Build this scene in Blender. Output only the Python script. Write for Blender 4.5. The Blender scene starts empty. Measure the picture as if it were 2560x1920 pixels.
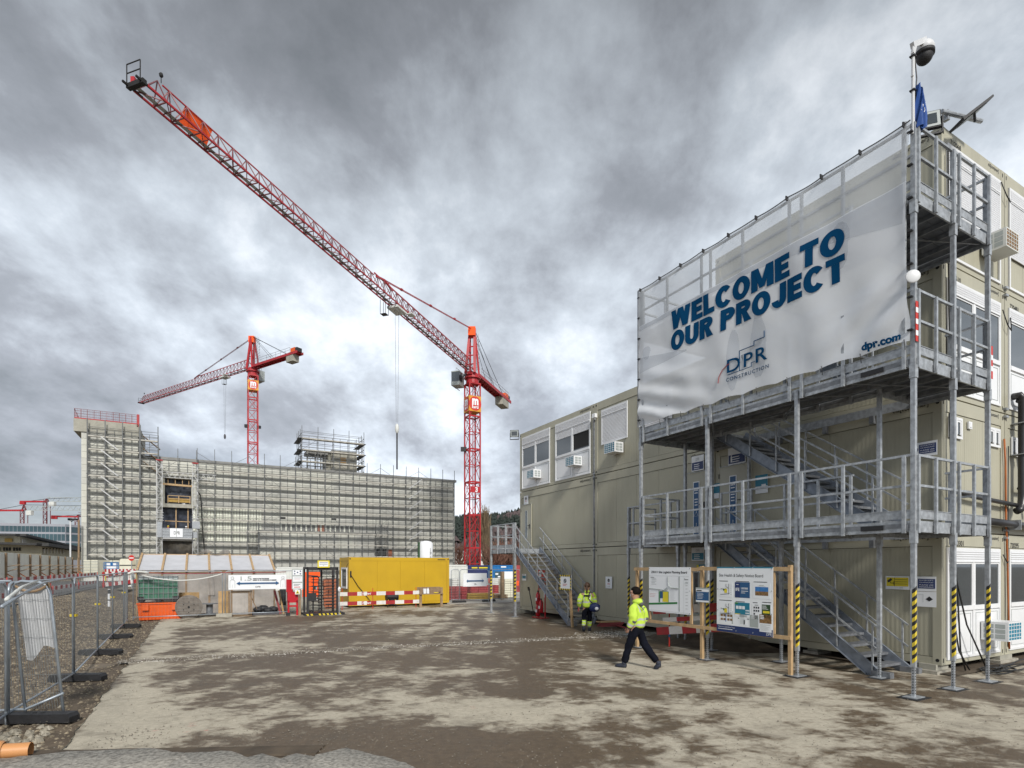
import bpy, bmesh, math, random
from mathutils import Matrix, Vector, noise
random.seed(7)
S = bpy.context.scene
COL = S.collection
R = math.radians
# ---------------------------------------------------------------- camera
F0, HY, EYE = 1405.0, 1415.0, 2.33          # focal (px of a 2560 wide frame), horizon row, eye height
cam = bpy.data.cameras.new('camera'); co = bpy.data.objects.new('camera', cam); COL.objects.link(co)
cam.sensor_width = 36; cam.lens = F0/2560*36; cam.shift_y = (HY-960)/2560
cam.clip_start = .1; cam.clip_end = 5000
co.location = (0, 0, EYE); co.rotation_euler = (R(90), 0, 0)
S.camera = co
# ---------------------------------------------------------------- world: overcast sky with moving cloud layer
SUN_EL, SUN_AZ = R(37), R(163)               # sun behind the camera, a little to the right
W = bpy.data.worlds.new('World'); S.world = W; W.use_nodes = True
nt = W.node_tree; nt.nodes.clear()
def N(t, **k):
    n = nt.nodes.new(t)
    for a, b in k.items(): setattr(n, a, b)
    return n
L = lambda a, b: nt.links.new(a, b)
out = N('ShaderNodeOutputWorld'); bg = N('ShaderNodeBackground'); L(bg.outputs[0], out.inputs[0])
tc = N('ShaderNodeTexCoord'); sp = N('ShaderNodeSeparateXYZ'); L(tc.outputs['Generated'], sp.inputs[0])
def mth(op, a, b=None, c=None, clamp=False):
    n = N('ShaderNodeMath', operation=op, use_clamp=clamp)
    for i, x in enumerate((a, b, c)):
        if x is None: continue
        if isinstance(x, (int, float)): n.inputs[i].default_value = x
        else: L(x, n.inputs[i])
    return n.outputs[0]
zc = mth('ADD', mth('MAXIMUM', sp.outputs[2], 0.0), 0.42)
cx = mth('DIVIDE', sp.outputs[0], zc); cy = mth('DIVIDE', sp.outputs[1], zc)
cmb = N('ShaderNodeCombineXYZ'); L(cx, cmb.inputs[0]); L(mth('MULTIPLY', cy, .8), cmb.inputs[1])
def noise_tex(vec, scale, detail, rough, dist, off):
    mp = N('ShaderNodeMapping'); L(vec, mp.inputs[0]); mp.inputs['Location'].default_value = off
    n = N('ShaderNodeTexNoise'); L(mp.outputs[0], n.inputs['Vector'])
    n.inputs['Scale'].default_value = scale; n.inputs['Detail'].default_value = detail
    n.inputs['Roughness'].default_value = rough; n.inputs['Distortion'].default_value = dist
    return n.outputs[0]
n1 = noise_tex(cmb.outputs[0], 1.25, 6, .52, .0, (3.1, 1.7, 0))
n2 = noise_tex(cmb.outputs[0], 4.4, 9, .6, .1, (8.3, 4.4, 2))
dens = mth('ADD', mth('MULTIPLY', n1, .56), mth('MULTIPLY', n2, .44))
ramp = N('ShaderNodeValToRGB'); L(dens, ramp.inputs[0])
cr = ramp.color_ramp
cr.elements[0].position = .36; cr.elements[0].color = (.19, .21, .235, 1)
cr.elements[1].position = .62; cr.elements[1].color = (.78, .82, .87, 1)
e = cr.elements.new(.455); e.color = (.30, .322, .36, 1)
e = cr.elements.new(.54); e.color = (.50, .545, .60, 1)
# overcast brightens smoothly towards the horizon
el = N('ShaderNodeValToRGB'); L(sp.outputs[2], el.inputs[0])
er = el.color_ramp
er.elements[0].position = 0.0; er.elements[0].color = (1.22, 1.22, 1.23, 1)
er.elements[1].position = .75; er.elements[1].color = (.50, .50, .50, 1)
e = er.elements.new(.18); e.color = (1.25, 1.26, 1.28, 1)
e = er.elements.new(.45); e.color = (1.02, 1.03, 1.04, 1)
mul = N('ShaderNodeMixRGB', blend_type='MULTIPLY'); mul.inputs[0].default_value = 1
L(ramp.outputs[0], mul.inputs[1]); L(el.outputs[0], mul.inputs[2])
# clear-air blue showing through thin places low down
sky = N('ShaderNodeTexSky', sky_type='NISHITA'); sky.sun_disc = False
sky.sun_elevation = SUN_EL; sky.sun_rotation = SUN_AZ
skm = N('ShaderNodeMixRGB', blend_type='MULTIPLY'); skm.inputs[0].default_value = 1
L(sky.outputs[0], skm.inputs[1]); skm.inputs[2].default_value = (.055, .055, .055, 1)
n3 = noise_tex(cmb.outputs[0], 1.1, 5, .5, .3, (11.3, 2.2, 5))
gap = mth('MULTIPLY', mth('SUBTRACT', n3, .52, None), 6.0, None, True)
gap = mth('MULTIPLY', gap, mth('SUBTRACT', .62, mth('MULTIPLY', sp.outputs[2], 1.6), None, True), None, True)
mx = N('ShaderNodeMixRGB'); L(gap, mx.inputs[0]); L(mul.outputs[0], mx.inputs[1]); L(skm.outputs[0], mx.inputs[2])
L(mx.outputs[0], bg.inputs[0]); bg.inputs[1].default_value = .52
# ---------------------------------------------------------------- sun through cloud
sd = bpy.data.lights.new('sun', 'SUN'); so = bpy.data.objects.new('sun', sd); COL.objects.link(so)
sd.energy = 1.5; sd.angle = R(11); sd.color = (1, .965, .91)
so.rotation_euler = (math.pi/2-SUN_EL, 0, math.pi-SUN_AZ)
S.view_settings.view_transform = 'Standard'; S.view_settings.look = 'None'
S.view_settings.gamma = 1; S.view_settings.use_curve_mapping = False
S.view_settings.exposure = 1.4
S.render.resolution_x = 1024; S.render.resolution_y = 768

# ================================================================ frames
# site frame: x = v (along the short container ends), y = u (along the long facade), origin = near container corner
CXW, CYW, TH = 9.174, 11.99, .5053
sn, cs = math.sin(TH), math.cos(TH)
def sw(v, u, z=0): return Vector((CXW+cs*v-sn*u, CYW+sn*v+cs*u, z))
def ws(X, Y):
    dx, dy = X-CXW, Y-CYW
    return cs*dx+sn*dy, -sn*dx+cs*dy
def SV(px, u):
    r = (px-1280)/F0; return (r*(CYW+cs*u)-CXW+sn*u)/(cs-r*sn)
def SU(px, v):
    r = (px-1280)/F0; return (CXW+cs*v-r*(CYW+sn*v))/(sn+r*cs)
def SZ(py, v, u): return EYE+(HY-py)*(CYW+sn*v+cs*u)/F0
def WX(px, Y): return (px-1280)/F0*Y
def WZ(py, Y): return EYE+(HY-py)*Y/F0
# ================================================================ materials
def mat(name, col, rough=.6, metal=0., var=.12, scale=2.5, bump=0., bscale=40., dirt=0., dcol=(.09, .075, .055), streak=False, spec=.5, wave=None, alpha=None, transl=None):
    m = bpy.data.materials.new(name); m.use_nodes = True
    t = m.node_tree; b = t.nodes['Principled BSDF']
    b.inputs['Roughness'].default_value = rough; b.inputs['Metallic'].default_value = metal
    b.inputs['Specular IOR Level'].default_value = spec
    g = t.nodes.new('ShaderNodeNewGeometry')
    def nz(sc, det=4, r=.55, vec=None):
        n = t.nodes.new('ShaderNodeTexNoise'); n.inputs['Scale'].default_value = sc
        n.inputs['Detail'].default_value = det; n.inputs['Roughness'].default_value = r
        t.links.new(vec or g.outputs['Position'], n.inputs['Vector']); return n.outputs[0]
    c0 = tuple(max(0, c*(1-var)) for c in col)+(1,); c1 = tuple(c*(1+var) for c in col)+(1,)
    rp = t.nodes.new('ShaderNodeValToRGB'); rp.color_ramp.elements[0].position = .3; rp.color_ramp.elements[1].position = .7
    rp.color_ramp.elements[0].color = c0; rp.color_ramp.elements[1].color = c1
    t.links.new(nz(scale), rp.inputs[0]); outc = rp.outputs[0]
    if dirt > 0:
        vec = None
        if streak:
            mp = t.nodes.new('ShaderNodeMapping'); mp.inputs['Scale'].default_value = (1, 1, .12)
            t.links.new(g.outputs['Position'], mp.inputs[0]); vec = mp.outputs[0]
        r2 = t.nodes.new('ShaderNodeValToRGB'); r2.color_ramp.elements[0].position = .5; r2.color_ramp.elements[1].position = .78
        r2.color_ramp.elements[0].color = (0, 0, 0, 1); r2.color_ramp.elements[1].color = (dirt,)*3+(1,)
        t.links.new(nz(scale*1.7, 6, .65, vec), r2.inputs[0])
        mxx = t.nodes.new('ShaderNodeMixRGB'); t.links.new(r2.outputs[0], mxx.inputs[0]); t.links.new(outc, mxx.inputs[1])
        mxx.inputs[2].default_value = dcol+(1,); outc = mxx.outputs[0]
    t.links.new(outc, b.inputs['Base Color'])
    h = None
    if bump > 0: h = nz(bscale, 4, .6)
    if wave:
        w = t.nodes.new('ShaderNodeTexWave'); w.inputs['Scale'].default_value = wave[0]; w.bands_direction = wave[2]
        w.inputs['Distortion'].default_value = 0; tcn = t.nodes.new('ShaderNodeTexCoord')
        t.links.new(tcn.outputs['Object'], w.inputs['Vector']); h = w.outputs['Fac']; bump = wave[1]
    if h is not None:
        bp = t.nodes.new('ShaderNodeBump'); bp.inputs['Strength'].default_value = min(1, bump); bp.inputs['Distance'].default_value = .01 if not wave else .004
        t.links.new(h, bp.inputs['Height']); t.links.new(bp.outputs[0], b.inputs['Normal'])
    if transl is not None or alpha is not None:
        o = t.nodes['Material Output']; sh = b.outputs[0]
        if transl is not None:
            tr = t.nodes.new('ShaderNodeBsdfTranslucent'); t.links.new(outc, tr.inputs[0])
            ms = t.nodes.new('ShaderNodeMixShader'); ms.inputs[0].default_value = transl
            t.links.new(sh, ms.inputs[1]); t.links.new(tr.outputs[0], ms.inputs[2]); sh = ms.outputs[0]
        if alpha is not None:
            tp = t.nodes.new('ShaderNodeBsdfTransparent'); ms = t.nodes.new('ShaderNodeMixShader'); ms.inputs[0].default_value = alpha
            t.links.new(tp.outputs[0], ms.inputs[1]); t.links.new(sh, ms.inputs[2]); sh = ms.outputs[0]
        t.links.new(sh, o.inputs[0])
    return m
M = {}
M['beige'] = mat('beige_paint', (.39, .375, .29), .5, 0, .07, .8, dirt=.35, dcol=(.2, .18, .13), streak=True)
M['beigepanel'] = mat('beige_panel', (.375, .36, .275), .5, 0, .07, .6, dirt=.32, dcol=(.19, .17, .12), streak=True, wave=(3.2, .5, 'Y'))
M['beigepanelx'] = mat('beige_panel_end', (.375, .36, .275), .5, 0, .07, .6, dirt=.32, dcol=(.19, .17, .12), streak=True, wave=(3.2, .5, 'X'))
M['door'] = mat('door_paint', (.37, .36, .29), .45, 0, .05, 1.5)
M['white'] = mat('white_plastic', (.72, .73, .74), .35, 0, .03, 1.5, dirt=.12, dcol=(.4, .38, .34), streak=True)
M['shutter'] = mat('shutter_slat', (.68, .69, .71), .4, 0, .03, 1.5, dirt=.1, dcol=(.4, .38, .34))
M['dark'] = mat('dark_gap', (.012, .012, .012), .8, 0, .1)
M['black'] = mat('black_rubber', (.018, .018, .02), .6, 0, .25, 8, .4, 30)
M['glass'] = mat('window_glass', (.045, .055, .062), .04, 0, .15, 1.2, spec=1.0)
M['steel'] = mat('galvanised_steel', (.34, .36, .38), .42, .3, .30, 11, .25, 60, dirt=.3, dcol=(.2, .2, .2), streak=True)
M['steeld'] = mat('galvanised_steel_dull_shade', (.19, .20, .215), .5, .3, .3, 9, .25, 60, dirt=.3, dcol=(.12, .12, .12))  # dull steel, darkened further so the colour carries shade under the landings
M['stringer'] = mat('stringer_steel', (.20, .225, .265), .45, .3, .25, 7, .2, 60)
M['grate'] = mat('deck_grating_shade', (.14, .15, .17), .5, .35, .18, 6, wave=(8, 1, 'X'))  # grating tone lowered to put underside shade into the colour
M['scaf'] = mat('scaffold_tube', (.11, .115, .115), .55, .3, .2, 2)
M['plank'] = mat('scaffold_plank', (.40, .385, .34), .7, 0, .25, 1.5, dirt=.4)
M['alu'] = mat('aluminium_ladder', (.46, .465, .46), .4, .3, .1)
M['facade'] = mat('facade_insulation', (.55, .55, .49), .8, 0, .09, .5, dirt=.3, dcol=(.36, .35, .28), bump=.3, bscale=8)
M['facade2'] = mat('facade_insulation_grey', (.48, .48, .44), .8, 0, .09, .5, dirt=.3, dcol=(.3, .3, .25), bump=.3, bscale=8)
M['facadew'] = mat('facade_sheet_white', (.80, .82, .70), .6, 0, .06, .8)
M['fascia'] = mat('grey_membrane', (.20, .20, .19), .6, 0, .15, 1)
M['conc'] = mat('cast_concrete', (.33, .32, .27), .85, 0, .15, 1.2, .4, 12, dirt=.3)
M['concblock'] = mat('concrete_block', (.34, .32, .27), .9, 0, .18, 5, .6, 30, dirt=.4)
M['film'] = mat('dark_plastic_film', (.03, .035, .05), .25, 0, .5, 1.5, .8, 3)
M['red'] = mat('crane_red', (.37, .014, .02), .45, 0, .15, 1.2, dirt=.12, dcol=(.2, .02, .02))
M['dred'] = mat('crane_dark_steel', (.16, .045, .05), .5, .1, .25, 1.2)
M['orange'] = mat('orange_paint', (.70, .105, .012), .5, 0, .08, 2, dirt=.15)
M['orangecloth'] = mat('orange_cloth', (.88, .10, .01), .8, 0, .1, 2)
M['signor'] = mat('sign_amber', (.62, .27, .02), .5, 0, .05)
M['signred'] = mat('sign_red', (.52, .03, .02), .5, 0, .05)
M['pwhite'] = mat('print_white', (.74, .76, .78), .5, 0, .02)
M['pgrey'] = mat('print_grey', (.34, .37, .36), .5, 0, .05)
M['pblue'] = mat('print_blue', (.012, .075, .19), .5, 0, .04)
M['pnavy'] = mat('print_navy', (.012, .03, .12), .5, 0, .04)
M['pteal'] = mat('print_teal', (.01, .17, .26), .5, 0, .05)
M['pblack'] = mat('print_black', (.012, .012, .014), .6, 0, .05)
M['pyellow'] = mat('print_yellow', (.66, .54, .02), .5, 0, .05)
M['pgreen'] = mat('print_green', (.02, .17, .04), .5, 0, .08)
M['pdkgreen'] = mat('print_dark_green', (.02, .06, .02), .5, 0, .6, 30)
M['pbrown'] = mat('print_brown', (.20, .11, .04), .5, 0, .6, 25)
M['psky'] = mat('print_sky', (.03, .16, .42), .5, 0, .2, 12)
M['letter'] = mat('banner_lettering', (.003, .055, .14), .9, 0, .05, spec=.05)
M['banner'] = mat('mesh_banner', (.90, .93, .97), .55, 0, .03, .7, dirt=.12, dcol=(.7, .74, .80), transl=.28, alpha=.87)
M['bannertop'] = mat('open_mesh_banner', (.92, .95, .98), .55, 0, .03, .7, dirt=.1, dcol=(.7, .74, .80), transl=.5, alpha=.60)
M['bannerghost'] = mat('banner_printed_tone', (.42, .46, .52), .55, 0, .2, 1.2, transl=.4, alpha=.22)
M['yellow'] = mat('yellow_container', (.50, .31, .008), .5, 0, .07, .8, dirt=.4, dcol=(.35, .2, .02), streak=True)
M['yellowd'] = mat('yellow_container_groove', (.42, .25, .006), .5, 0, .04)
M['wood'] = mat('pine_timber', (.42, .285, .15), .7, 0, .2, 6, .3, 40, dirt=.25, dcol=(.2, .11, .05), streak=True)
M['woodold'] = mat('weathered_timber', (.25, .17, .10), .8, 0, .25, 5, .3, 40, dirt=.35)
M['ply'] = mat('plywood', (.42, .27, .12), .7, 0, .2, 3, dirt=.2, dcol=(.22, .13, .06))
M['spool'] = mat('grey_reel_timber', (.17, .15, .13), .85, 0, .25, 6, .4, 30)
M['rwred'] = mat('barrier_red', (.34, .018, .022), .5, 0, .2, 3, dirt=.45)
M['rwwhite'] = mat('barrier_white', (.64, .63, .61), .5, 0, .08, 3, dirt=.5, dcol=(.4, .36, .3))
M['hazyel'] = mat('hazard_yellow', (.62, .47, .03), .5, 0, .08, 6)
M['tent'] = mat('white_tarp', (.72, .73, .77), .5, 0, .07, 2, .5, 5, transl=.3)
M['filmclear'] = mat('clear_plastic_sheet', (.42, .39, .36), .25, 0, .25, 1.5, .8, 4, alpha=.72)
M['ibc'] = mat('green_liquid_tank', (.10, .24, .17), .25, 0, .12, 4, transl=.2)
M['ibcw'] = mat('tank_plastic', (.6, .66, .66), .3, 0, .1, 4, transl=.3)
M['blue'] = mat('blue_container', (.008, .13, .36), .45, 0, .08, 1.5, dirt=.12)
M['navy'] = mat('navy_container', (.02, .028, .11), .5, 0, .1, 1.5, dirt=.15)
M['offwhite'] = mat('off_white_sheet', (.60, .61, .58), .55, 0, .08, 1.5, dirt=.2, dcol=(.35, .33, .28))
M['cream'] = mat('cream_block', (.64, .62, .50), .8, 0, .08, 2, dirt=.2, dcol=(.4, .37, .28))
M['brickred'] = mat('red_formwork', (.27, .04, .045), .6, 0, .25, 3, dirt=.2)
M['brick'] = mat('stacked_brick', (.36, .12, .06), .85, 0, .2, 5)
M['ochre'] = mat('ochre_timber', (.33, .21, .045), .7, 0, .2, 4)
M['gravel'] = mat('gravel_stone', (.17, .15, .12), .85, 0, .45, 14, .3, 60)
M['gravelw'] = mat('pale_gravel_stone', (.42, .40, .36), .85, 0, .4, 14)
M['bankstone'] = mat('bank_pebble', (.20, .165, .115), .8, 0, .65, 9)
M['asph'] = mat('asphalt', (.10, .10, .098), .85, 0, .2, 3, .5, 60)
M['asphd'] = mat('asphalt_edge', (.028, .027, .026), .9, 0, .3, 3, .8, 20)
M['fence'] = mat('fence_tube', (.33, .37, .41), .4, .4, .15, 6)
M['wire'] = mat('fence_wire', (.22, .235, .24), .5, .4, .1)
M['hivis'] = mat('hi_vis_yellow', (.46, .64, .06), .75, 0, .07, 7, .5, 18)
M['reflect'] = mat('reflective_tape', (.42, .43, .42), .35, 0, .08, 6)
M['navycloth'] = mat('navy_cloth', (.006, .007, .012), .95, 0, .3, 6, .5, 18, spec=.1)
M['greycloth'] = mat('grey_cloth', (.09, .09, .10), .85, 0, .2, 6)
M['skin'] = mat('skin', (.42, .23, .16), .55, 0, .08, 20)
M['hair'] = mat('black_hair', (.008, .006, .005), .8, 0, .4, 40, .6, 60, spec=.1)
M['hairbrown'] = mat('brown_hair', (.07, .035, .018), .5, 0, .4, 40, .6, 60)
M['mask'] = mat('face_mask', (.66, .74, .80), .7, 0, .03)
M['boot'] = mat('boot_leather', (.018, .023, .038), .7, 0, .3, 10)
M['bagblue'] = mat('navy_bag', (.008, .02, .09), .6, 0, .3, 6, .5, 15)
M['flagblue'] = mat('blue_flag', (.008, .06, .26), .7, 0, .2, 5)
M['extred'] = mat('extinguisher_red', (.42, .01, .02), .3, 0, .1, 4)
M['cable'] = mat('black_cable', (.012, .012, .012), .5, 0, .2)
M['cablered'] = mat('orange_cable', (.35, .10, .02), .5, 0, .2)
M['pipe'] = mat('black_pipe', (.025, .025, .027), .35, 0, .2)
M['clay'] = mat('orange_drain_pipe', (.55, .26, .10), .45, 0, .08, 4)
M['trunk'] = mat('bark', (.075, .055, .04), .9, 0, .3, 6)
M['poplar'] = mat('bare_poplar_twigs', (.17, .125, .075), .9, 0, .3, 1)
M['bare'] = mat('bare_woodland', (.085, .062, .062), .9, 0, .3, .05)
M['bush'] = mat('bare_shrubs', (.17, .085, .06), .9, 0, .35, .3)
M['conifer'] = mat('conifer', (.022, .032, .026), .9, 0, .35, .05)
M['hillsoil'] = mat('hill_floor', (.05, .045, .042), .95, 0, .3, .02)
M['offglass'] = mat('office_glass', (.035, .075, .09), .12, 0, .3, .15, spec=.8)
M['offclad'] = mat('office_cladding', (.30, .31, .345), .45, 0, .04, .3)
M['stationwall'] = mat('rendered_wall', (.40, .37, .27), .85, 0, .1, .5, dirt=.35, dcol=(.2, .17, .1))
M['stationroof'] = mat('dark_eaves', (.035, .035, .035), .7, 0, .2)
M['hoard'] = mat('corrugated_hoarding', (.74, .74, .66), .6, 0, .05, .6, dirt=.25, dcol=(.28, .26, .2), streak=True, wave=(3.0, 1, 'Z'))
M['strut'] = mat('rusty_orange_strut', (.42, .14, .05), .8, 0, .3, 3)
M['lampwhite'] = mat('white_post', (.6, .61, .62), .4, 0, .05)
# ================================================================ mesh builder
class MB:
    def __init__(s): s.v = []; s.f = []
    def add(s, vs, fs):
        n = len(s.v); s.v += [tuple(v) for v in vs]; s.f += [tuple(i+n for i in f) for f in fs]; return s
    def box(s, x0, x1, y0, y1, z0, z1):
        vs = [(x0,y0,z0),(x1,y0,z0),(x1,y1,z0),(x0,y1,z0),(x0,y0,z1),(x1,y0,z1),(x1,y1,z1),(x0,y1,z1)]
        return s.add(vs, [(0,3,2,1),(4,5,6,7),(0,1,5,4),(1,2,6,5),(2,3,7,6),(3,0,4,7)])
    def beam(s, p, q, w, h=None, up=(0,0,1)):
        p = Vector(p); q = Vector(q); h = h or w; d = q-p
        if d.length < 1e-6: return s
        d.normalize(); u = Vector(up)
        if abs(d.dot(u)) > .98: u = Vector((0, 1, 0)) if abs(d.z) > .9 else Vector((0, 0, 1))
        a = d.cross(u).normalized(); b = a.cross(d).normalized()
        a *= w/2; b *= h/2
        vs = [p-a-b, p+a-b, p+a+b, p-a+b, q-a-b, q+a-b, q+a+b, q-a+b]
        return s.add(vs, [(0,3,2,1),(4,5,6,7),(0,1,5,4),(1,2,6,5),(2,3,7,6),(3,0,4,7)][:6])
    def path(s, pts, r, n=8, cap=True, rr=None):
        pts = [Vector(p) for p in pts]; rings = []; a0 = None; base = len(s.v)
        for i, p in enumerate(pts):
            d = (pts[min(i+1, len(pts)-1)]-pts[max(i-1, 0)])
            if d.length < 1e-9: d = Vector((0,0,1))
            d.normalize()
            if a0 is None:
                u = Vector((0,0,1)) if abs(d.z) < .9 else Vector((1,0,0)); a = d.cross(u).normalized()
            else:
                a = (a0-d*a0.dot(d)); a = a.normalized() if a.length > 1e-6 else d.orthogonal().normalized()
            a0 = a; b = d.cross(a); rad = rr[i] if rr else r
            for k in range(n):
                t = 2*math.pi*k/n; s.v.append(tuple(p+(a*math.cos(t)+b*math.sin(t))*rad))
        for i in range(len(pts)-1):
            for k in range(n):
                k2 = (k+1) % n; o = base+i*n
                s.f.append((o+k, o+k2, o+n+k2, o+n+k))
        if cap:
            s.f.append(tuple(base+k for k in range(n))[::-1]); o = base+(len(pts)-1)*n; s.f.append(tuple(o+k for k in range(n)))
        return s
    def tube(s, p, q, r, n=8): return s.path([p, q], r, n)
    def quad(s, a, b, c, d): return s.add([a, b, c, d], [(0,1,2,3)])
    def prism(s, poly, y0, y1):                # polygon in x,z pushed along y
        n = len(poly); vs = [(x, y0, z) for x, z in poly]+[(x, y1, z) for x, z in poly]
        fs = [tuple(range(n)), tuple(range(2*n-1, n-1, -1))]+[(i, n+i, n+(i+1) % n, (i+1) % n) for i in range(n)]
        return s.add(vs, fs)
    def grid(s, nx, ny, fn):
        b = len(s.v)
        for j in range(ny+1):
            for i in range(nx+1): s.v.append(tuple(fn(i/nx, j/ny)))
        for j in range(ny):
            for i in range(nx):
                o = b+j*(nx+1)+i; s.f.append((o, o+1, o+nx+2, o+nx+1))
        return s
    def ball(s, c, rx, ry, rz, nu=14, nv=9, fn=None):
        b = len(s.v); c = Vector(c)
        for j in range(nv+1):
            ph = math.pi*j/nv
            for i in range(nu):
                t = 2*math.pi*i/nu; d = Vector((math.sin(ph)*math.cos(t), math.sin(ph)*math.sin(t), math.cos(ph)))
                k = fn(d) if fn else 1
                s.v.append(tuple(c+Vector((d.x*rx, d.y*ry, d.z*rz))*k))
        for j in range(nv):
            for i in range(nu):
                o = b+j*nu; i2 = (i+1) % nu; s.f.append((o+i, o+nu+i, o+nu+i2, o+i2))
        return s
    def mesh(s, name, m=None, smooth=False):
        me = bpy.data.meshes.new(name); me.from_pydata(s.v, [], s.f); me.update()
        if m: me.materials.append(M[m] if isinstance(m, str) else m)
        if smooth: me.shade_smooth()
        return me
# ================================================================ objects
def put(name, me, parent=None, loc=(0,0,0), rz=0, rot=None, scale=None):
    o = bpy.data.objects.new(name, me); COL.objects.link(o)
    if parent: o.parent = parent
    o.location = loc; o.rotation_euler = rot if rot else (0, 0, rz)
    if scale: o.scale = scale
    return o
TINY = set('peg_hole lifting_hole lifting_slot side_louvre grille white_print small_print dark_print heading_print hazard_tape hazard_edge wire_mesh lacing cage screw cable_tie tie bolt_hole pictogram white_icon dark_icon layer_joint corrugation red_print blue_print photo_strip outline mesh side_mesh hinge vision_frame panel_groove strip_gap bolt_bar clamp white_tape red_tape window_head joist_bolt rotor_arm barrier_bar figure_outline vent_slot roof_brace brace ladder railing tie_cord film_scraps foot_print yellow_corner rib_bar bracket side_bay gate timber_prop mount strut back_stay'.split())
def part(name, mb, m, parent, loc=(0,0,0), rz=0, smooth=False, label=None, rot=None):
    o = put(name, mb.mesh(name, m, smooth), parent, loc, rz, rot)
    if name in TINY: o['kind'] = 'stuff'
    if label: o['label'] = label
    return o
def thing(name, label, cat, loc, rz=TH, group=None, me=None, rot=None, scale=None):
    o = put(name, me, None, loc, rz, rot, scale); o['label'] = label; o['category'] = cat
    if group: o['group'] = group
    return o
def sthing(name, label, cat, v, u, z=0, rz=0, group=None): return thing(name, label, cat, sw(v, u, z), TH+rz, group)
def struct(name, mb, m, smooth=False, loc=(0,0,0), rz=0, kind='structure', parent=None):
    o = put(name, mb.mesh(name, m, smooth), parent, loc, rz); o['kind'] = kind; return o
def copy_tree(o, parent=None):
    c = o.copy(); COL.objects.link(c); c.parent = parent
    for ch in list(o.children): copy_tree(ch, c)
    return c
_tx = {}
def text_mesh(s, bold=0., shear=0., spacing=1.):
    k = (s, bold, shear, spacing)
    if k in _tx: return _tx[k]
    c = bpy.data.curves.new('lettering', 'FONT'); c.body = s; c.size = 1; c.offset = bold; c.shear = shear; c.space_character = spacing
    c.resolution_u = 4
    o = bpy.data.objects.new('t', c); COL.objects.link(o); dg = bpy.context.evaluated_depsgraph_get(); dg.update()
    me = bpy.data.meshes.new_from_object(o.evaluated_get(dg)); bpy.data.objects.remove(o)
    xs = [v.co.x for v in me.vertices]; ys = [v.co.y for v in me.vertices]
    x0, x1, y0, y1 = min(xs), max(xs), min(ys), max(ys)
    _tx[k] = (me, x0, x1, y0, y1); return _tx[k]
def text(s, m, parent, x0, x1, z0, z1, y=-.004, bold=0., shear=0., spacing=1., thick=0., name='lettering', loc=None, rz=0):
    """lettering on a board that faces -y of its parent, filling x0..x1, z0..z1"""
    me, a0, a1, b0, b1 = text_mesh(s, bold, shear, spacing)
    vs = [(x0+(v.co.x-a0)/(a1-a0)*(x1-x0), y, z0+(v.co.y-b0)/(b1-b0)*(z1-z0)) for v in me.vertices]
    nm = bpy.data.meshes.new(name); nm.from_pydata(vs, [], [tuple(p.vertices) for p in me.polygons]); nm.update()
    nm.materials.append(M[m])
    return put(name, nm, parent, loc or (0,0,0), rz)
def lines(mb, x0, x1, z0, z1, n, y=-.004, h=.35, seed=0):
    rnd = random.Random(seed); dz = (z1-z0)/n
    for i in range(n):
        zc = z1-(i+.5)*dz; mb.quad((x0, y, zc-dz*h/2), (x0+(x1-x0)*rnd.uniform(.55, 1), y, zc-dz*h/2), (x0+(x1-x0)*rnd.uniform(.55, 1), y, zc+dz*h/2), (x0, y, zc+dz*h/2))
    return mb
def flat(x0, x1, z0, z1, y=-.003): return MB().quad((x0, y, z0), (x1, y, z0), (x1, y, z1), (x0, y, z1))
LROT = -math.pi/2            # facing of the long facade: child x runs towards the near end
def skin(vs, es, sub=2):
    me = bpy.data.meshes.new('s'); me.from_pydata([v[:3] for v in vs], es, []); me.update()
    o = bpy.data.objects.new('s', me); COL.objects.link(o)
    md = o.modifiers.new('k', 'SKIN'); md.use_smooth_shade = True; md.branch_smoothing = .6
    if not me.skin_vertices:
        with bpy.context.temp_override(object=o, active_object=o): bpy.ops.mesh.customdata_skin_add()
    for i, v in enumerate(vs):
        r = v[3] if isinstance(v[3], tuple) else (v[3], v[3]); me.skin_vertices[0].data[i].radius = r
        me.skin_vertices[0].data[i].use_root = (i == 0)
    ss = o.modifiers.new('b', 'SUBSURF'); ss.levels = sub; ss.render_levels = sub
    dg = bpy.context.evaluated_depsgraph_get(); dg.update()
    r = bpy.data.meshes.new_from_object(o.evaluated_get(dg)); bpy.data.objects.remove(o)
    return r
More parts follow.
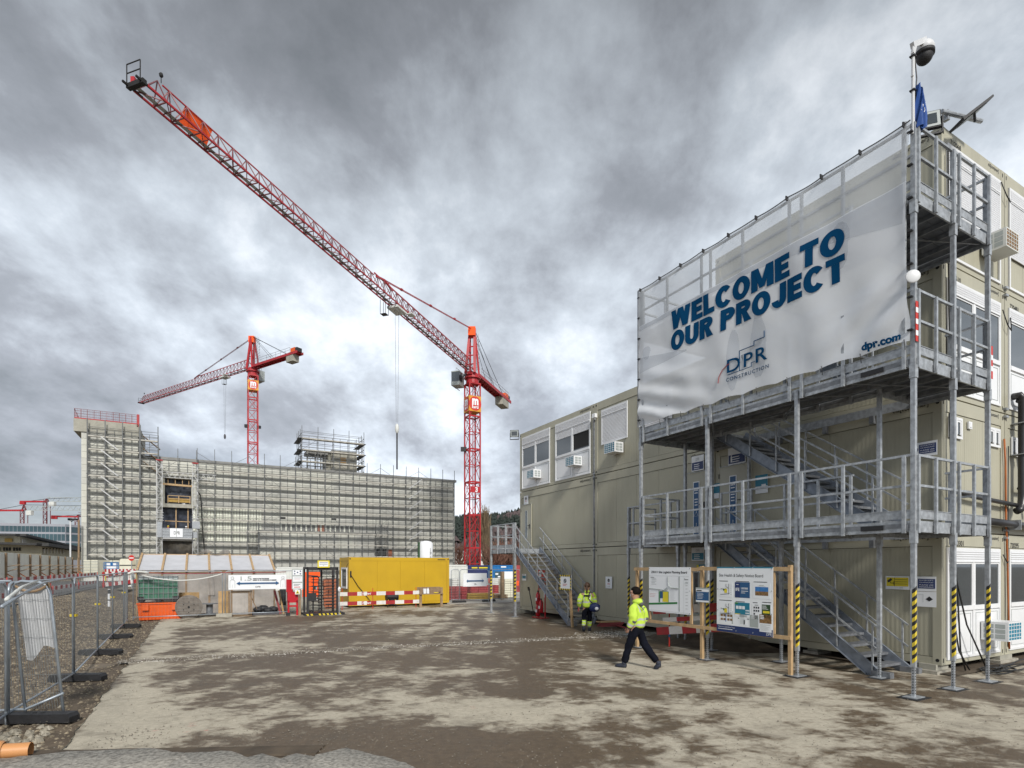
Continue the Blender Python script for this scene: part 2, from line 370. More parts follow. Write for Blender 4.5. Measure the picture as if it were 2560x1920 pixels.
# ================================================================ ground and setting
def nval(x, y, s, o=0): return noise.noise(Vector((x*s+o, y*s-o, o*.37)))
def ground_mat(name, mud, light, mode):
    m = bpy.data.materials.new(name); m.use_nodes = True; t = m.node_tree; b = t.nodes['Principled BSDF']
    b.inputs['Roughness'].default_value = .82
    g = t.nodes.new('ShaderNodeNewGeometry'); lk = t.links.new
    mp = t.nodes.new('ShaderNodeMapping'); mp.inputs['Rotation'].default_value = (0, 0, -.35); mp.inputs['Scale'].default_value = (.80, 1.0, 1)
    lk(g.outputs['Position'], mp.inputs[0])
    def nz(sc, det, r, vec=mp.outputs[0], dist=0, off=None):
        if off:
            q = t.nodes.new('ShaderNodeMapping'); q.inputs['Location'].default_value = off; lk(vec, q.inputs[0]); vec = q.outputs[0]
        n = t.nodes.new('ShaderNodeTexNoise'); n.inputs['Scale'].default_value = sc; n.inputs['Detail'].default_value = det
        n.inputs['Roughness'].default_value = r; n.inputs['Distortion'].default_value = dist; lk(vec, n.inputs['Vector']); return n.outputs[0]
    def ma(op, a, b2, clamp=False):
        n = t.nodes.new('ShaderNodeMath'); n.operation = op; n.use_clamp = clamp
        for i, x in enumerate((a, b2)):
            if isinstance(x, (int, float)): n.inputs[i].default_value = x
            else: lk(x, n.inputs[i])
        return n.outputs[0]
    big = nz(.32, 3, .5, dist=.6); mid = nz(1.7, 8, .66, dist=.35, off=(5, 2, 0)); fine = nz(11, 6, .7, g.outputs['Position']); grit = nz(70, 3, .7, g.outputs['Position'])
    msk = ma('ADD', ma('MULTIPLY', big, .5), ma('MULTIPLY', mid, .5))
    vc = t.nodes.new('ShaderNodeVertexColor'); vc.layer_name = 'wear'      # where mud has been tracked over the slab
    sc2 = t.nodes.new('ShaderNodeSeparateColor'); lk(vc.outputs[0], sc2.inputs[0])
    msk = ma('ADD', msk, ma('SUBTRACT', sc2.outputs[0], .5))
    msk = ma('ADD', msk, ma('MULTIPLY', ma('SUBTRACT', fine, .5), .17))
    small = nz(5.2, 5, .62, off=(3, 1, 0)); msk = ma('ADD', msk, ma('MULTIPLY', ma('SUBTRACT', small, .5), .26))
    wv = t.nodes.new('ShaderNodeTexWave'); wv.inputs['Scale'].default_value = .33; wv.inputs['Distortion'].default_value = 5; wv.inputs['Detail'].default_value = 3; wv.inputs['Detail Scale'].default_value = .4; lk(g.outputs['Position'], wv.inputs['Vector'])
    msk = ma('ADD', msk, ma('MULTIPLY', ma('SUBTRACT', wv.outputs['Fac'], .5), .045))
    r = t.nodes.new('ShaderNodeValToRGB'); r.color_ramp.elements[0].position = .452; r.color_ramp.elements[1].position = .55
    lk(msk, r.inputs[0])
    def two(c0, c1, fac):
        q = t.nodes.new('ShaderNodeMixRGB'); q.inputs[1].default_value = c0+(1,); q.inputs[2].default_value = c1+(1,); lk(fac, q.inputs[0]); return q.outputs[0]
    fr = t.nodes.new('ShaderNodeValToRGB'); fr.color_ramp.elements[0].position = .35; fr.color_ramp.elements[1].position = .68; lk(ma('ADD', ma('MULTIPLY', fine, .6), ma('MULTIPLY', grit, .4)), fr.inputs[0])
    cm = two(tuple(x*.62 for x in mud), tuple(x*1.35 for x in mud), fr.outputs[0])
    cl = two(tuple(x*.68 for x in light), tuple(x*1.12 for x in light), fr.outputs[0])
    q = t.nodes.new('ShaderNodeMixRGB'); lk(r.outputs[0], q.inputs[0]); lk(cl, q.inputs[1]); lk(cm, q.inputs[2])
    # film of dried mud, darker grey staining and a few specks of marking paint
    st = t.nodes.new('ShaderNodeValToRGB'); st.color_ramp.elements[0].position = .52; st.color_ramp.elements[1].position = .7; st.color_ramp.elements[1].color = (.55, .55, .55, 1)
    lk(nz(1.3, 8, .7, off=(9, 7, 0)), st.inputs[0])
    q2 = t.nodes.new('ShaderNodeMixRGB'); lk(st.outputs[0], q2.inputs[0]); lk(q.outputs[0], q2.inputs[1]); q2.inputs[2].default_value = (.085, .07, .05, 1)
    pk = t.nodes.new('ShaderNodeValToRGB'); pk.color_ramp.elements[0].position = .62; pk.color_ramp.elements[1].position = .7; lk(nz(4.5, 5, .7, off=(1, 8, 0)), pk.inputs[0])
    q3 = t.nodes.new('ShaderNodeMixRGB'); lk(ma('MULTIPLY', pk.outputs[0], sc2.outputs[1]), q3.inputs[0]); lk(q2.outputs[0], q3.inputs[1]); q3.inputs[2].default_value = (.55, .16, .15, 1)
    lk(q3.outputs[0], b.inputs['Base Color'])
    bp = t.nodes.new('ShaderNodeBump'); bp.inputs['Strength'].default_value = .55; bp.inputs['Distance'].default_value = .012
    lk(ma('ADD', ma('MULTIPLY', fine, .8), ma('ADD', ma('MULTIPLY', grit, .5), ma('MULTIPLY', msk, .6))), bp.inputs['Height']); lk(bp.outputs[0], b.inputs['Normal'])
    rr = ma('SUBTRACT', .88, ma('MULTIPLY', r.outputs[0], .30)); lk(rr, b.inputs['Roughness'])
    return m
M['yard'] = ground_mat('worn_concrete_yard', (.108, .078, .048), (.47, .425, .335), 0)
M['soil'] = mat('site_soil', (.16, .13, .095), .9, 0, .35, .5, .6, 10, dirt=.5, dcol=(.3, .28, .23))
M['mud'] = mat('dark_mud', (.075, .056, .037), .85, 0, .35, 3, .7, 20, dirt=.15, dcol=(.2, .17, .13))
# far ground: one sheet to the horizon
struct('ground', MB().quad((-900, -60, -.05), (1500, -60, -.05), (1500, 2200, -.05), (-900, 2200, -.05)), 'soil')
# yard: worn concrete sheet in the site frame, with tracked mud
def yard_wear(v, u, X, Y):
    w = .5
    d = lambda a, b, ra, rb: math.exp(-((X-a)/ra)**2-((Y-b)/rb)**2)
    if Y > 9.6: w += .032*min(1, (Y-9.6)/2.0)              # general mud film over the middle of the yard
    w -= .12*math.exp(-((v+15.0)/.42)**2)*(1 if u < 23 else 0)   # clean strip along the left edge
    w -= .03*math.exp(-((v+14.2)/1.6)**2)*(1 if u < 6 else .1)
    w += .42*d(-1.7, 6.8, 1.7, .95)+.25*d(-.2, 6.6, 1.2, .95)          # dark patch in front
    w -= .07*d(-.6, 9.0, 2.6, .7)
    w -= .035*d(4.5, 8.5, 5, 1.9)
    w -= .06*d(-6.5, 30, 6, 2.2)
    w += .07*d(1.5, 20, 5, 3)+.05*d(-2, 14.5, 5, 1.6)
    w -= .08*d(2.2, 11.3, 3, .8)
    w -= .03*d(-5.0, 8.6, 1.6, 1.2)
    w += .045*d(-3.5, 10.5, 3, 1.5)
    return max(0, min(1, w))
def yard_pink(X, Y):
    d = lambda a, b, ra, rb: math.exp(-((X-a)/ra)**2-((Y-b)/rb)**2)
    return max(0, min(1, .8*d(-4.55, 7.75, .55, .35)+.8*d(-4.7, 7.1, .2, .1)+.7*d(-.65, 9.1, .35, .22)+.6*d(-5.4, 8.9, .35, .12)))
mb = MB(); NV, NU = 190, 220
V0, V1, U0, U1 = -15.35, 26., -14., 25.5
def yz(v, u):
    X, Y, _ = sw(v, u); z = .012*nval(X, Y, .8)+.006*nval(X, Y, 3, 5)
    return z
def yp(a, b):
    b = b**1.0; v = V0+(V1-V0)*(a**1.5); u = U0+(U1-U0)*b
    edge = .10*nval(u, 0, 1.7)+.05*nval(u, 3, 6) if a == 0 else 0
    X, Y, _ = sw(v+edge, u); return (X, Y, .02+yz(v, u))
mb.grid(NV, NU, yp)
yo = struct('yard', mb, 'yard', True)
ca = yo.data.color_attributes.new('wear', 'FLOAT_COLOR', 'POINT')
for i, vt in enumerate(yo.data.vertices):
    X, Y = vt.co.x, vt.co.y; v, u = ws(X, Y)
    ca.data[i].color = (yard_wear(v, u, X, Y), yard_pink(X, Y), 0, 1)
# slab edge side
mb = MB()
for i in range(180):
    a = U0+(U1-U0)*i/180; b = U0+(U1-U0)*(i+1)/180
    f = lambda u: sw(V0+.10*nval(u, 0, 1.7)+.05*nval(u, 3, 6), u)
    p, q = f(a), f(b); mb.quad((p.x, p.y, -.12), (q.x, q.y, -.12), (q.x, q.y, .03), (p.x, p.y, .03))
struct('yard_edge', mb, 'conc')
# gravel yard beyond the slab
mb = MB().quad(*[tuple(sw(v, u, -.01)) for v, u in ((-15.6, 25.4), (26, 25.4), (26, 60), (-15.6, 60))])
struct('gravel_yard', mb, mat('crushed_gravel_ground', (.36, .34, .30), .9, 0, .3, 5, .8, 25, dirt=.4, dcol=(.2, .17, .13)))
def stones(mb, n, fpos, smin, smax, seed, flatk=.6):
    rnd = random.Random(seed)
    for _ in range(n):
        p = fpos(rnd)
        if p is None: continue
        s = smin+(smax-smin)*rnd.random()**2.5; a = rnd.random()*6.28; k = len(mb.v)
        c, d = math.cos(a), math.sin(a); ex = rnd.uniform(.7, 1.3)
        for (x, y, z) in ((1,0,0),(.4,.9,.1),(-.6,.75,0),(-1,-.1,.1),(-.35,-.85,0),(.6,-.8,.1)):
            x *= s*ex*rnd.uniform(.85, 1.15); y *= s*rnd.uniform(.85, 1.15); mb.v.append((p[0]+c*x-d*y, p[1]+d*x+c*y, p[2]+z*s*.3))
        for (x, y) in ((.45,.1),(-.2,.5),(-.4,-.35)):
            x *= s*ex; y *= s; mb.v.append((p[0]+c*x-d*y, p[1]+d*x+c*y, p[2]+s*flatk*rnd.uniform(.8, 1.2)))
        mb.f += [(k,k+1,k+6),(k+1,k+7,k+6),(k+1,k+2,k+7),(k+2,k+3,k+7),(k+3,k+8,k+7),(k+3,k+4,k+8),(k+4,k+5,k+8),(k+5,k+6,k+8),(k+5,k,k+6),(k+6,k+7,k+8)]
# gravel drain line across the yard
LP = [(-15.6, 10.35), (-12.4, 9.95), (-8.84, 9.62), (-5, 9.05), (-1.4, 8.45), (.3, 8.15)]
def on_line(t, w):
    k = min(int(t*(len(LP)-1)), len(LP)-2); f = t*(len(LP)-1)-k
    v = LP[k][0]+(LP[k+1][0]-LP[k][0])*f; u = LP[k][1]+(LP[k+1][1]-LP[k][1])*f+w
    return sw(v, u)
mb = MB()
stones(mb, 7500, lambda r: (lambda p, z: (p.x, p.y, z))(on_line(r.random(), r.gauss(0, .11)), .020), .010, .028, 3)
stones(mb, 900, lambda r: (lambda p, z: (p.x, p.y, z))(on_line(r.random(), r.gauss(0, .3)), .024), .006, .018, 5)
stones(mb, 900, lambda r: (lambda p: (p.x, p.y, .025))(sw(r.gauss(-1.2, .8), r.gauss(8.9, .5))), .008, .03, 9)
struct('gravel_drain', mb, 'gravelw', kind='stuff')
mb = MB(); seg = 60
for i in range(seg):
    a, b = on_line(i/seg, -.15-.04*nval(i, 0, .6)), on_line((i+1)/seg, -.15-.04*nval(i+1, 0, .6)); c, d = on_line((i+1)/seg, .15), on_line(i/seg, .15)
    mb.quad(*[(p.x, p.y, .033) for p in (a, b, c, d)])
struct('drain_bed', mb, 'soil')
# loose grit on the slab, thicker in front
mb = MB()
stones(mb, 6000, lambda r: (lambda Y: (r.uniform(-.95, .95)*Y*.95, Y, .028) if ws(r.uniform(-.9, .9)*Y, Y)[0] > -99 else None)(5.6+10*r.random()**1.8), .004, .012, 11)
stones(mb, 400, lambda r: (-1+r.gauss(0, 1.5), 6.7+r.gauss(0, .5), .026), .004, .014, 12)
stones(mb, 700, lambda r: (lambda q: (q[0], q[1], .026))((-3.3+2.2*(r.random()-.5)*2, 7.6+r.gauss(0, .28))), .004, .013, 13)
stones(mb, 500, lambda r: (r.uniform(-5, 9), r.uniform(8, 20), .026), .006, .02, 14)
struct('loose_grit', mb, 'gravel', kind='stuff')
# embankment to the left rising to the road
def bank_z(v, u):
    k = max(0, min(1, (-16.6-v)/3.6)); k = k*k*(3-2*k)
    z = -.03+.86*k
    return z+.05*nval(v, u, .9, 2)*(1 if v < -15.6 else .3)+.018*nval(v, u, 4, 3)
mb = MB()
mb.grid(70, 200, lambda a, b: (lambda v, u: (lambda p: (p.x, p.y, bank_z(v, u)))(sw(v, u)))(-15.1-5.6*a, -13+55*b))
struct('gravel_bank', mb, mat('bank_soil', (.10, .075, .05), .92, 0, .4, 2.2, .9, 14, dirt=.55, dcol=(.25, .2, .14)), True)
mb = MB()
def bp(r):
    u = 1+34*r.random()**1.6; v = -15.35-5.0*r.random()**.9
    if -16.0 < v and r.random() < .3 and u > 3: return None
    p = sw(v, u); return (p.x, p.y, bank_z(v, u)-.005)
stones(mb, 42000, bp, .008, .042, 21, .7)
struct('bank_pebbles', mb, 'bankstone', kind='stuff')
mb = MB()
def bp2(r):
    u = r.gauss(2.6, .9); v = -15.7-2.0*r.random()
    p = sw(v, u); return (p.x, p.y, bank_z(v, u))
stones(mb, 1500, bp2, .025, .075, 22, .85)
struct('cobbles', mb, mat('river_cobble', (.30, .27, .21), .6, 0, .4, 7, .2, 40), kind='stuff')
# road on top of the bank, with a dark cut edge
mb = MB(); mb.grid(2, 60, lambda a, b: (lambda p: (p.x, p.y, .86))(sw(-20.0-7.5*a, -13+75*b)))
struct('road', mb, 'asph')
mb = MB()
mb.grid(3, 120, lambda a, b: (lambda v, u: (lambda p: (p.x, p.y, .87-.33*a))(sw(v, u)))(-20.02+.34*a+.05*nval(b*60, a, 1), -13+75*b))
struct('road_edge', mb, 'asphd', True)
# mud heap under the stairs and soil under the cabins
mb = MB()
mb.grid(40, 40, lambda a, b: (lambda v, u: (lambda p, q: (p.x, p.y, .0+.36*max(0, 1-q)**.8*(1+.25*nval(v, u, 2)) if q < 1 else -.01))(sw(v, u), ((v+.45)/1.25)**2+((u-5.9)/2.3)**2))(-1.9+2.6*a, 3.4+5*b))
struct('soil_heap', mb, 'mud', True)
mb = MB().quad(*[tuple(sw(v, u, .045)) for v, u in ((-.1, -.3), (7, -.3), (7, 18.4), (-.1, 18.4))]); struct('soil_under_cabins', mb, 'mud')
# broken pavement slabs right in front (rough concrete edge steps)
def front_slab(name, x0, x1, y0, y1, h, ang, seed):
    mb = MB(); rnd = random.Random(seed)
    top = []
    n = 26
    for i in range(n+1):
        t = i/n; top.append((x0+(x1-x0)*t, y1+rnd.uniform(-.012, .012)+.02*nval(t*9, seed, 1.3)))
    for i in range(n):
        a, b = top[i], top[i+1]
        mb.quad((a[0], y0, h-.005), (b[0], y0, h-.005), (b[0], b[1], h+.004*math.sin(i)), (a[0], a[1], h+.004*math.sin(i-1)))
        mb.quad((a[0], a[1], h), (b[0], b[1], h), (b[0], b[1]+.015, -.02), (a[0], a[1]+.015, -.02))
    mb.quad((x0, y0, h), (x0, y1, h), (x0-.015, y1, -.02), (x0-.015, y0, -.02)); mb.quad((x1, y0, h), (x1, y1, h), (x1+.015, y1, -.02), (x1+.015, y0, -.02))
    o = struct('pavement', mb, M['frontslab']); o.rotation_euler = (0, 0, ang); return o
M['frontslab'] = mat('rough_concrete', (.33, .31, .27), .9, 0, .55, 22, 1, 55, dirt=.45, dcol=(.14, .13, .11))
def slab_poly(pts, h, seed):
    """broken concrete piece: jagged outline, real thickness"""
    rnd = random.Random(seed); poly = []
    for i in range(len(pts)):
        a, b = pts[i], pts[(i+1) % len(pts)]; d = math.hypot(b[0]-a[0], b[1]-a[1]); k = max(1, int(d/.09))
        for j in range(k):
            t = j/k; jit = .018 if 0 < j else .006
            poly.append((a[0]+(b[0]-a[0])*t+rnd.uniform(-jit, jit), a[1]+(b[1]-a[1])*t+rnd.uniform(-jit, jit)))
    n = len(poly); mb = MB(); cxm = sum(p[0] for p in poly)/n; cym = sum(p[1] for p in poly)/n
    vs = [(cxm, cym, h)]+[(cxm+(x-cxm)*.97, cym+(y-cym)*.97, h+rnd.uniform(-.004, .004)) for x, y in poly]+[(x, y, h-.025) for x, y in poly]+[(x, y, -.03) for x, y in poly]
    fs = [(0, 1+i, 1+(i+1) % n) for i in range(n)]+[(1+i, 1+n+i, 1+n+(i+1) % n, 1+(i+1) % n) for i in range(n)]+[(1+n+i, 1+2*n+i, 1+2*n+(i+1) % n, 1+n+(i+1) % n) for i in range(n)]
    mb.add(vs, fs)
    o = struct('pavement', mb, M['frontslab'], True)
    return o
slab_poly([(-6.2, 5.6), (-3.55, 5.6), (-3.75, 6.75), (-4.5, 7.0), (-5.5, 6.85), (-6.3, 6.5)], .07, 1)
slab_poly([(-3.75, 5.5), (-2.75, 5.5), (-3.0, 6.55), (-3.45, 6.86), (-3.95, 6.78)], .085, 2)
slab_poly([(-2.9, 5.4), (-2.25, 5.4), (-2.55, 6.5), (-3.0, 6.75), (-3.2, 6.5)], .085, 3)
slab_poly([(-2.45, 5.4), (-1.85, 5.4), (-2.2, 6.6), (-2.6, 6.77), (-2.75, 6.5)], .085, 4)
slab_poly([(-2.1, 5.4), (-.45, 5.4), (-1.2, 6.42), (-2.05, 6.95), (-2.35, 6.7)], .09, 5)
mb = MB()
mb.grid(26, 8, lambda a, b: (-6.0+3.6*a, 6.62+.42*b+.22*a+.03*nval(a*8, b, 1), .035 if 0 < b < 1 else .02)); struct('broken_edge', mb, 'mud')
# ================================================================ office containers
CW, CL, CH, CG = 2.99, 6.055, 2.895, .2
def window(parent, loc, rz, w, h, box=.28, drop=0., sill=None, split=.5, low=True, name='window', tilt=False, sub=.06):
    """white window unit facing -y: frame, roller shutter, panes, lower panels. drop = how far the shutter is down (m)"""
    fr = .055; fy = -.03
    mb = MB()
    mb.box(0, fr, fy, 0, 0, h); mb.box(w-fr, w, fy, 0, 0, h); mb.box(fr, w-fr, fy, 0, 0, fr); mb.box(fr, w-fr, fy, 0, h-fr, h)
    zt = h-fr-box
    if box: mb.box(fr, w-fr, fy-.012, 0, zt, zt+.03)
    zs = sill if sill else fr
    full = drop >= zt-zs-.02
    if not full:
        mb.box(w*split-.05, w*split+.05, fy, 0, fr, zt)
        if sill: mb.box(fr, w-fr, fy-.015, 0, sill-.05, sill+.05)
        for x0, x1 in ((fr, w*split-.05), (w*split+.05, w-fr)):
            for a in (x0, x1-.035): mb.box(a, a+.035, fy+.008, 0, zs+.04, zt)
            mb.box(x0+.035, x1-.035, fy+.008, 0, zt-.04, zt)
    fo = part(name, mb, 'white', parent, loc, rz)
    # shutter slats
    mb = MB(); z = h-fr; zend = max(zt-drop, fr) if drop or box else z; i = 0
    while z-.05 > zend-.001:
        y = fy+.002 if z > zt else fy+.012
        mb.prism_y = None
        mb.add([(fr, y, z-.047), (w-fr, y, z-.047), (w-fr, y-.008, z-.024), (fr, y-.008, z-.024), (w-fr, y, z-.001), (fr, y, z-.001)], [(0,1,2,3),(3,2,4,5)]); z -= .05
    if mb.v:
        mb.box(fr, w-fr, fy+.001, fy+.02, z-.01, z); part('roller_shutter', mb, 'shutter', fo)
        part('shutter_groove', MB().quad((fr, fy+.016, z), (w-fr, fy+.016, z), (w-fr, fy+.016, h-fr), (fr, fy+.016, h-fr)), 'pgrey', fo)
    if not full:
        for k, (x0, x1) in enumerate(((fr, w*split-.05), (w*split+.05, w-fr))):
            z0 = zs+.05; z1 = zt-drop
            if tilt and k == 1:
                part('pane', MB().quad((x0, -.012, z0), (x1, -.012, z0), (x1, .10, z1), (x0, .10, z1)), 'glass', fo)
                part('opening', MB().quad((x0, -.002, z0), (x1, -.002, z0), (x1, -.002, z1), (x0, -.002, z1)), 'dark', fo)
            else: part('pane', MB().quad((x0, -.008, z0), (x1, -.008, z0), (x1, -.008, z1), (x0, -.008, z1)), 'glass', fo)
            if sill and low:
                mb = MB().quad((x0, -.010, fr), (x1, -.010, fr), (x1, -.010, sill-.05), (x0, -.010, sill-.05))
                part('lower_panel', mb, 'white', fo)
                g = MB(); 
                for (a, b, c, d) in ((x0+.07, x1-.07, fr+.06, fr+.07), (x0+.07, x1-.07, sill-.13, sill-.12), (x0+.07, x0+.08, fr+.06, sill-.12), (x1-.08, x1-.07, fr+.06, sill-.12)): g.box(a, b, -.016, -.011, c, d)
                part('panel_groove', g, 'pgrey', fo)
    return fo
def container(k, col, lvl, label):
    """cabin number k along the facade, column col away from it, storey lvl; x = width, y = length"""
    c = sthing('office_container', label, 'container', CW*col, CL*k, CG+CH*lvl, group='stacked beige site cabins')
    e = .012; w, l, h = CW-e, CL-e, CH-.03; pt = .17; tr = .30; br = .16
    mb = MB()
    for x in (e, w-pt):
        for y in (e, l-pt): mb.box(x, x+pt, y, y+pt, 0, h)
    for z0, z1 in ((0, br), (h-tr, h)):
        for x in (e+.005, w-.08): mb.box(x, x+.075, e+pt, l-pt, z0, z1)
        for y in (e+.005, l-.08): mb.box(e+pt, w-pt, y, y+.075, z0, z1)
    mb.box(e+.01, w-.01, e+.01, l-.01, h-.02, h-.004); mb.box(e+.02, w-.02, e+.02, l-.02, .01, .03)
    part('frame', mb, 'beige', c)
    mb = MB()     # seam lines where frame and infill meet
    mb.box(e+.055, w-.055, e+.055, l-.055, br-.012, h-tr+.012)
    part('infill_core', mb, 'dark', c)
    n = 5; pw = (l-e-2*pt)/n
    if col == 0:
        me = MB().box(0, .03, .004, pw-.004, br+.012, h-tr-.012).mesh('wall_panel', 'beigepanel')
        for i in range(n): put('wall_panel', me, c, (e+.022, e+pt+i*pw, 0))
        # lifting holes of the corner castings
        mb = MB()
        for y in (.09, l-.09):
            for z in (.1, h-.11): mb.tube((e-.002, y, z), (e+.01, y, z), .038, 12)
        part('lifting_hole', mb, 'dark', c)
    if k == 0:
        pwx = (w-e-2*pt)/3
        me = MB().box(.004, pwx-.004, 0, .03, br+.012, h-tr-.012).mesh('wall_panel', 'beigepanelx')
        for i in range(3): put('wall_panel', me, c, (e+pt+i*pwx, e+.022, 0))
        mb = MB()
        for x in (.09, w-.09):
            for z in (.1, h-.11): mb.box(x-.018, x+.018, e-.002, e+.01, z-.045, z+.045)
        part('lifting_slot', mb, 'dark', c)
    return c
def door(parent, loc, w=.92, h=2.08, m='door', slot='plain', rz=LROT, handle_right=True):
    f = part('door', MB().box(0, w, -.028, 0, 0, h), m, parent, loc, rz)
    mb = MB()
    for a, b, c, d in ((-.03, 0, 0, h+.03), (w, w+.03, 0, h+.03), (0, w, h, h+.03)): mb.box(a, b, -.036, .0, c, d)
    part('door_frame', mb, 'beige', f)
    mb = MB().box(-.02, w+.02, -.05, -.03, h+.035, h+.05); part('drip_rail', mb, 'steel', f)
    if slot == 'plain':
        part('vision_panel', MB().box(.40, .56, -.036, -.029, .5, 1.8), 'glass', f)
        mb = MB(); [mb.box(*q) for q in ((.37, .40, -.04, -.029, .47, 1.83), (.56, .59, -.04, -.029, .47, 1.83), (.4, .56, -.04, -.029, 1.8, 1.83), (.4, .56, -.04, -.029, .47, .5))]
        part('vision_frame', mb, 'pgrey', f)
    else:
        part('vision_frame', MB().box(.36, .62, -.04, -.029, .12, 1.82), 'pwhite', f)
        part('printed_film', MB().box(.39, .59, -.046, -.041, .15, 1.79), 'pblue', f)
        g = MB()
        for i in range(3): g.box(.415+i*.055, .455+i*.055, -.05, -.047, 1.52, 1.6)
        g.box(.42, .56, -.05, -.047, 1.44, 1.47); g.box(.42, .56, -.05, -.047, 1.24, 1.27); g.box(.43, .55, -.05, -.047, 1.15, 1.18); g.box(.43, .55, -.05, -.047, 1.06, 1.09)
        for zz in (.3, .72):
            g.beam((.40, -.048, zz), (.5, -.048, zz+.13), .012, .004); g.beam((.5, -.048, zz+.13), (.585, -.048, zz), .012, .004); g.beam((.40, -.048, zz), (.585, -.048, zz), .012, .004); g.beam((.5, -.048, zz+.13), (.5, -.048, zz+.2), .012, .004)
        part('white_print', g, 'pwhite', f)
    x = w-.12 if handle_right else .12
    mb = MB().box(x-.025, x+.025, -.045, -.028, .93, 1.15); mb.box(x-.16, x+.01, -.085, -.07, 1.06, 1.085); mb.box(x-.01, x+.015, -.085, -.04, 1.06, 1.085)
    part('handle', mb, 'black', f)
    part('hinge', MB().box(-.035, -.01, -.05, -.02, h-.3, h-.16).box(-.035, -.01, -.05, -.02, .2, .34), 'black', f)
    return f
names = {(0,0,0): 'ground floor beige cabin at the near corner, big white window on its end', (0,0,1): 'first floor beige cabin at the near corner with two small washroom windows',
 (0,0,2): 'second floor beige cabin at the near corner behind the welcome banner', (0,0,3): 'topmost beige cabin at the near corner, closed white shutter',
 (1,0,0): 'middle beige cabin of the ground row behind the notice boards', (1,0,1): 'middle beige cabin of the first floor with a blue striped door', (1,0,2): 'middle beige cabin of the top row with a closed shutter and air conditioner',
 (2,0,0): 'far left beige cabin of the ground row behind the single stair', (2,0,1): 'far left beige cabin on the first floor, door at the stair landing', (2,0,2): 'far left beige cabin of the top row with two half shuttered windows',
 (0,1,0): 'ground floor beige cabin cut by the right edge of the photo', (0,1,1): 'first floor beige cabin behind the black pipes at the right edge', (0,1,2): 'second floor beige cabin with a tall pane at the right edge', (0,1,3): 'topmost beige cabin at the right edge with a shutter closed'}
CT = {}
for key, lb in names.items(): CT[key] = container(key[0], key[1], key[2], lb)
for key in list(names):      # maker's lettering at the near end of each long wall
    c = CT[key]
    if key[1] == 0:
        text('ela[container]', 'pblack', c, CL-1.02, CL-.25, 2.705, 2.825, y=0, bold=.012, loc=(-.0, CL, 0), rz=LROT) if False else \
        text('ela[container]', 'pblack', c, 0, .72 if key[0] == 0 else .7, 0, .125, y=0, bold=.01, loc=(-.004+.012, .98, 2.69), rz=LROT)
    if key[0] == 0:
        text('ela[container]', 'pblack', c, 0, .52, 0, .10, y=0, bold=.01, loc=(2.16, .010, 2.72))
for key, s, x in (((0,0,0), '720301', .52), ((0,0,2), '4510', .55), ((0,0,3), '712068', .4), ((0,1,0), '720295', .32), ((0,1,2), '720481', .3)):
    text(s, 'pblack', CT[key], 0, .46 if len(s) > 4 else .3, 0, .12, y=0, bold=.01, loc=(x, .012, 2.57 if key[2] in (0, 2) else 2.6))
# long facade openings  (u range given from the near corner)
def at_u(key, uL, z): return (.018, uL-CL*key[0], z-(CG+CH*key[2]))
k = (2,0,2)
window(CT[k], at_u(k, 17.93, 6.1), LROT, 2.52, 2.52, box=.30, drop=.22, sill=1.05)
window(CT[k], at_u(k, 14.96, 6.1), LROT, 2.58, 2.52, box=.30, drop=.36, sill=1.05, tilt=True)
k = (1,0,2)
window(CT[k], at_u(k, 11.66, 7.1), LROT, 1.55, 1.37, box=.2, drop=2)
window(CT[k], at_u(k, 9.4, 7.1), LROT, 1.55, 1.37, box=.2, drop=2)
k = (2,0,1); door(CT[k], at_u(k, 17.97, 3.2), slot='plain')
k = (1,0,1); door(CT[k], at_u(k, 7.27, 3.2), slot='film')
k = (0,0,1); door(CT[k], at_u(k, 5.86, 3.2), .95, slot='film')
k = (1,0,0); door(CT[k], at_u(k, 7.27, .32), slot='plain')
# end facade openings
k = (0,0,0); window(CT[k], (.22, .016, .10), 0, 2.5, 2.43, box=.26, sill=1.1, split=.475)
k = (0,1,0); window(CT[k], (.22, .016, .10), 0, 2.5, 2.43, box=.26, sill=1.1, split=.475)
k = (0,0,2); window(CT[k], (.24, .016, .12), 0, 2.5, 2.44, box=.26, sill=1.0, split=.475)
k = (0,1,2); window(CT[k], (.2, .016, .12), 0, 2.5, 2.44, box=.26, sill=1.0, split=.6)
k = (0,0,3); window(CT[k], (.22, .016, .12), 0, 2.52, 2.44, box=.26, drop=1.35, sill=.95)
k = (0,1,3); window(CT[k], (.22, .016, .12), 0, 2.52, 2.44, box=.26, drop=1.35, sill=.95)
k = (0,0,1)
window(CT[k], (.30, .016, 5.12-CG-CH), 0, .58, .46, box=0, split=.5, name='washroom_window'); window(CT[k], (2.16, .016, 5.12-CG-CH), 0, .56, .44, box=0, split=.5, name='washroom_window')
part('vent_cover', MB().box(0, .16, -.03, 0, 0, .16).box(.03, .13, -.04, -.03, .03, .13), 'white', CT[k], (1.16, .016, 5.4-CG-CH))
k = (0,1,1); window(CT[k], (.35, .016, 5.0-CG-CH), 0, .56, .46, box=0, split=.5, name='washroom_window')
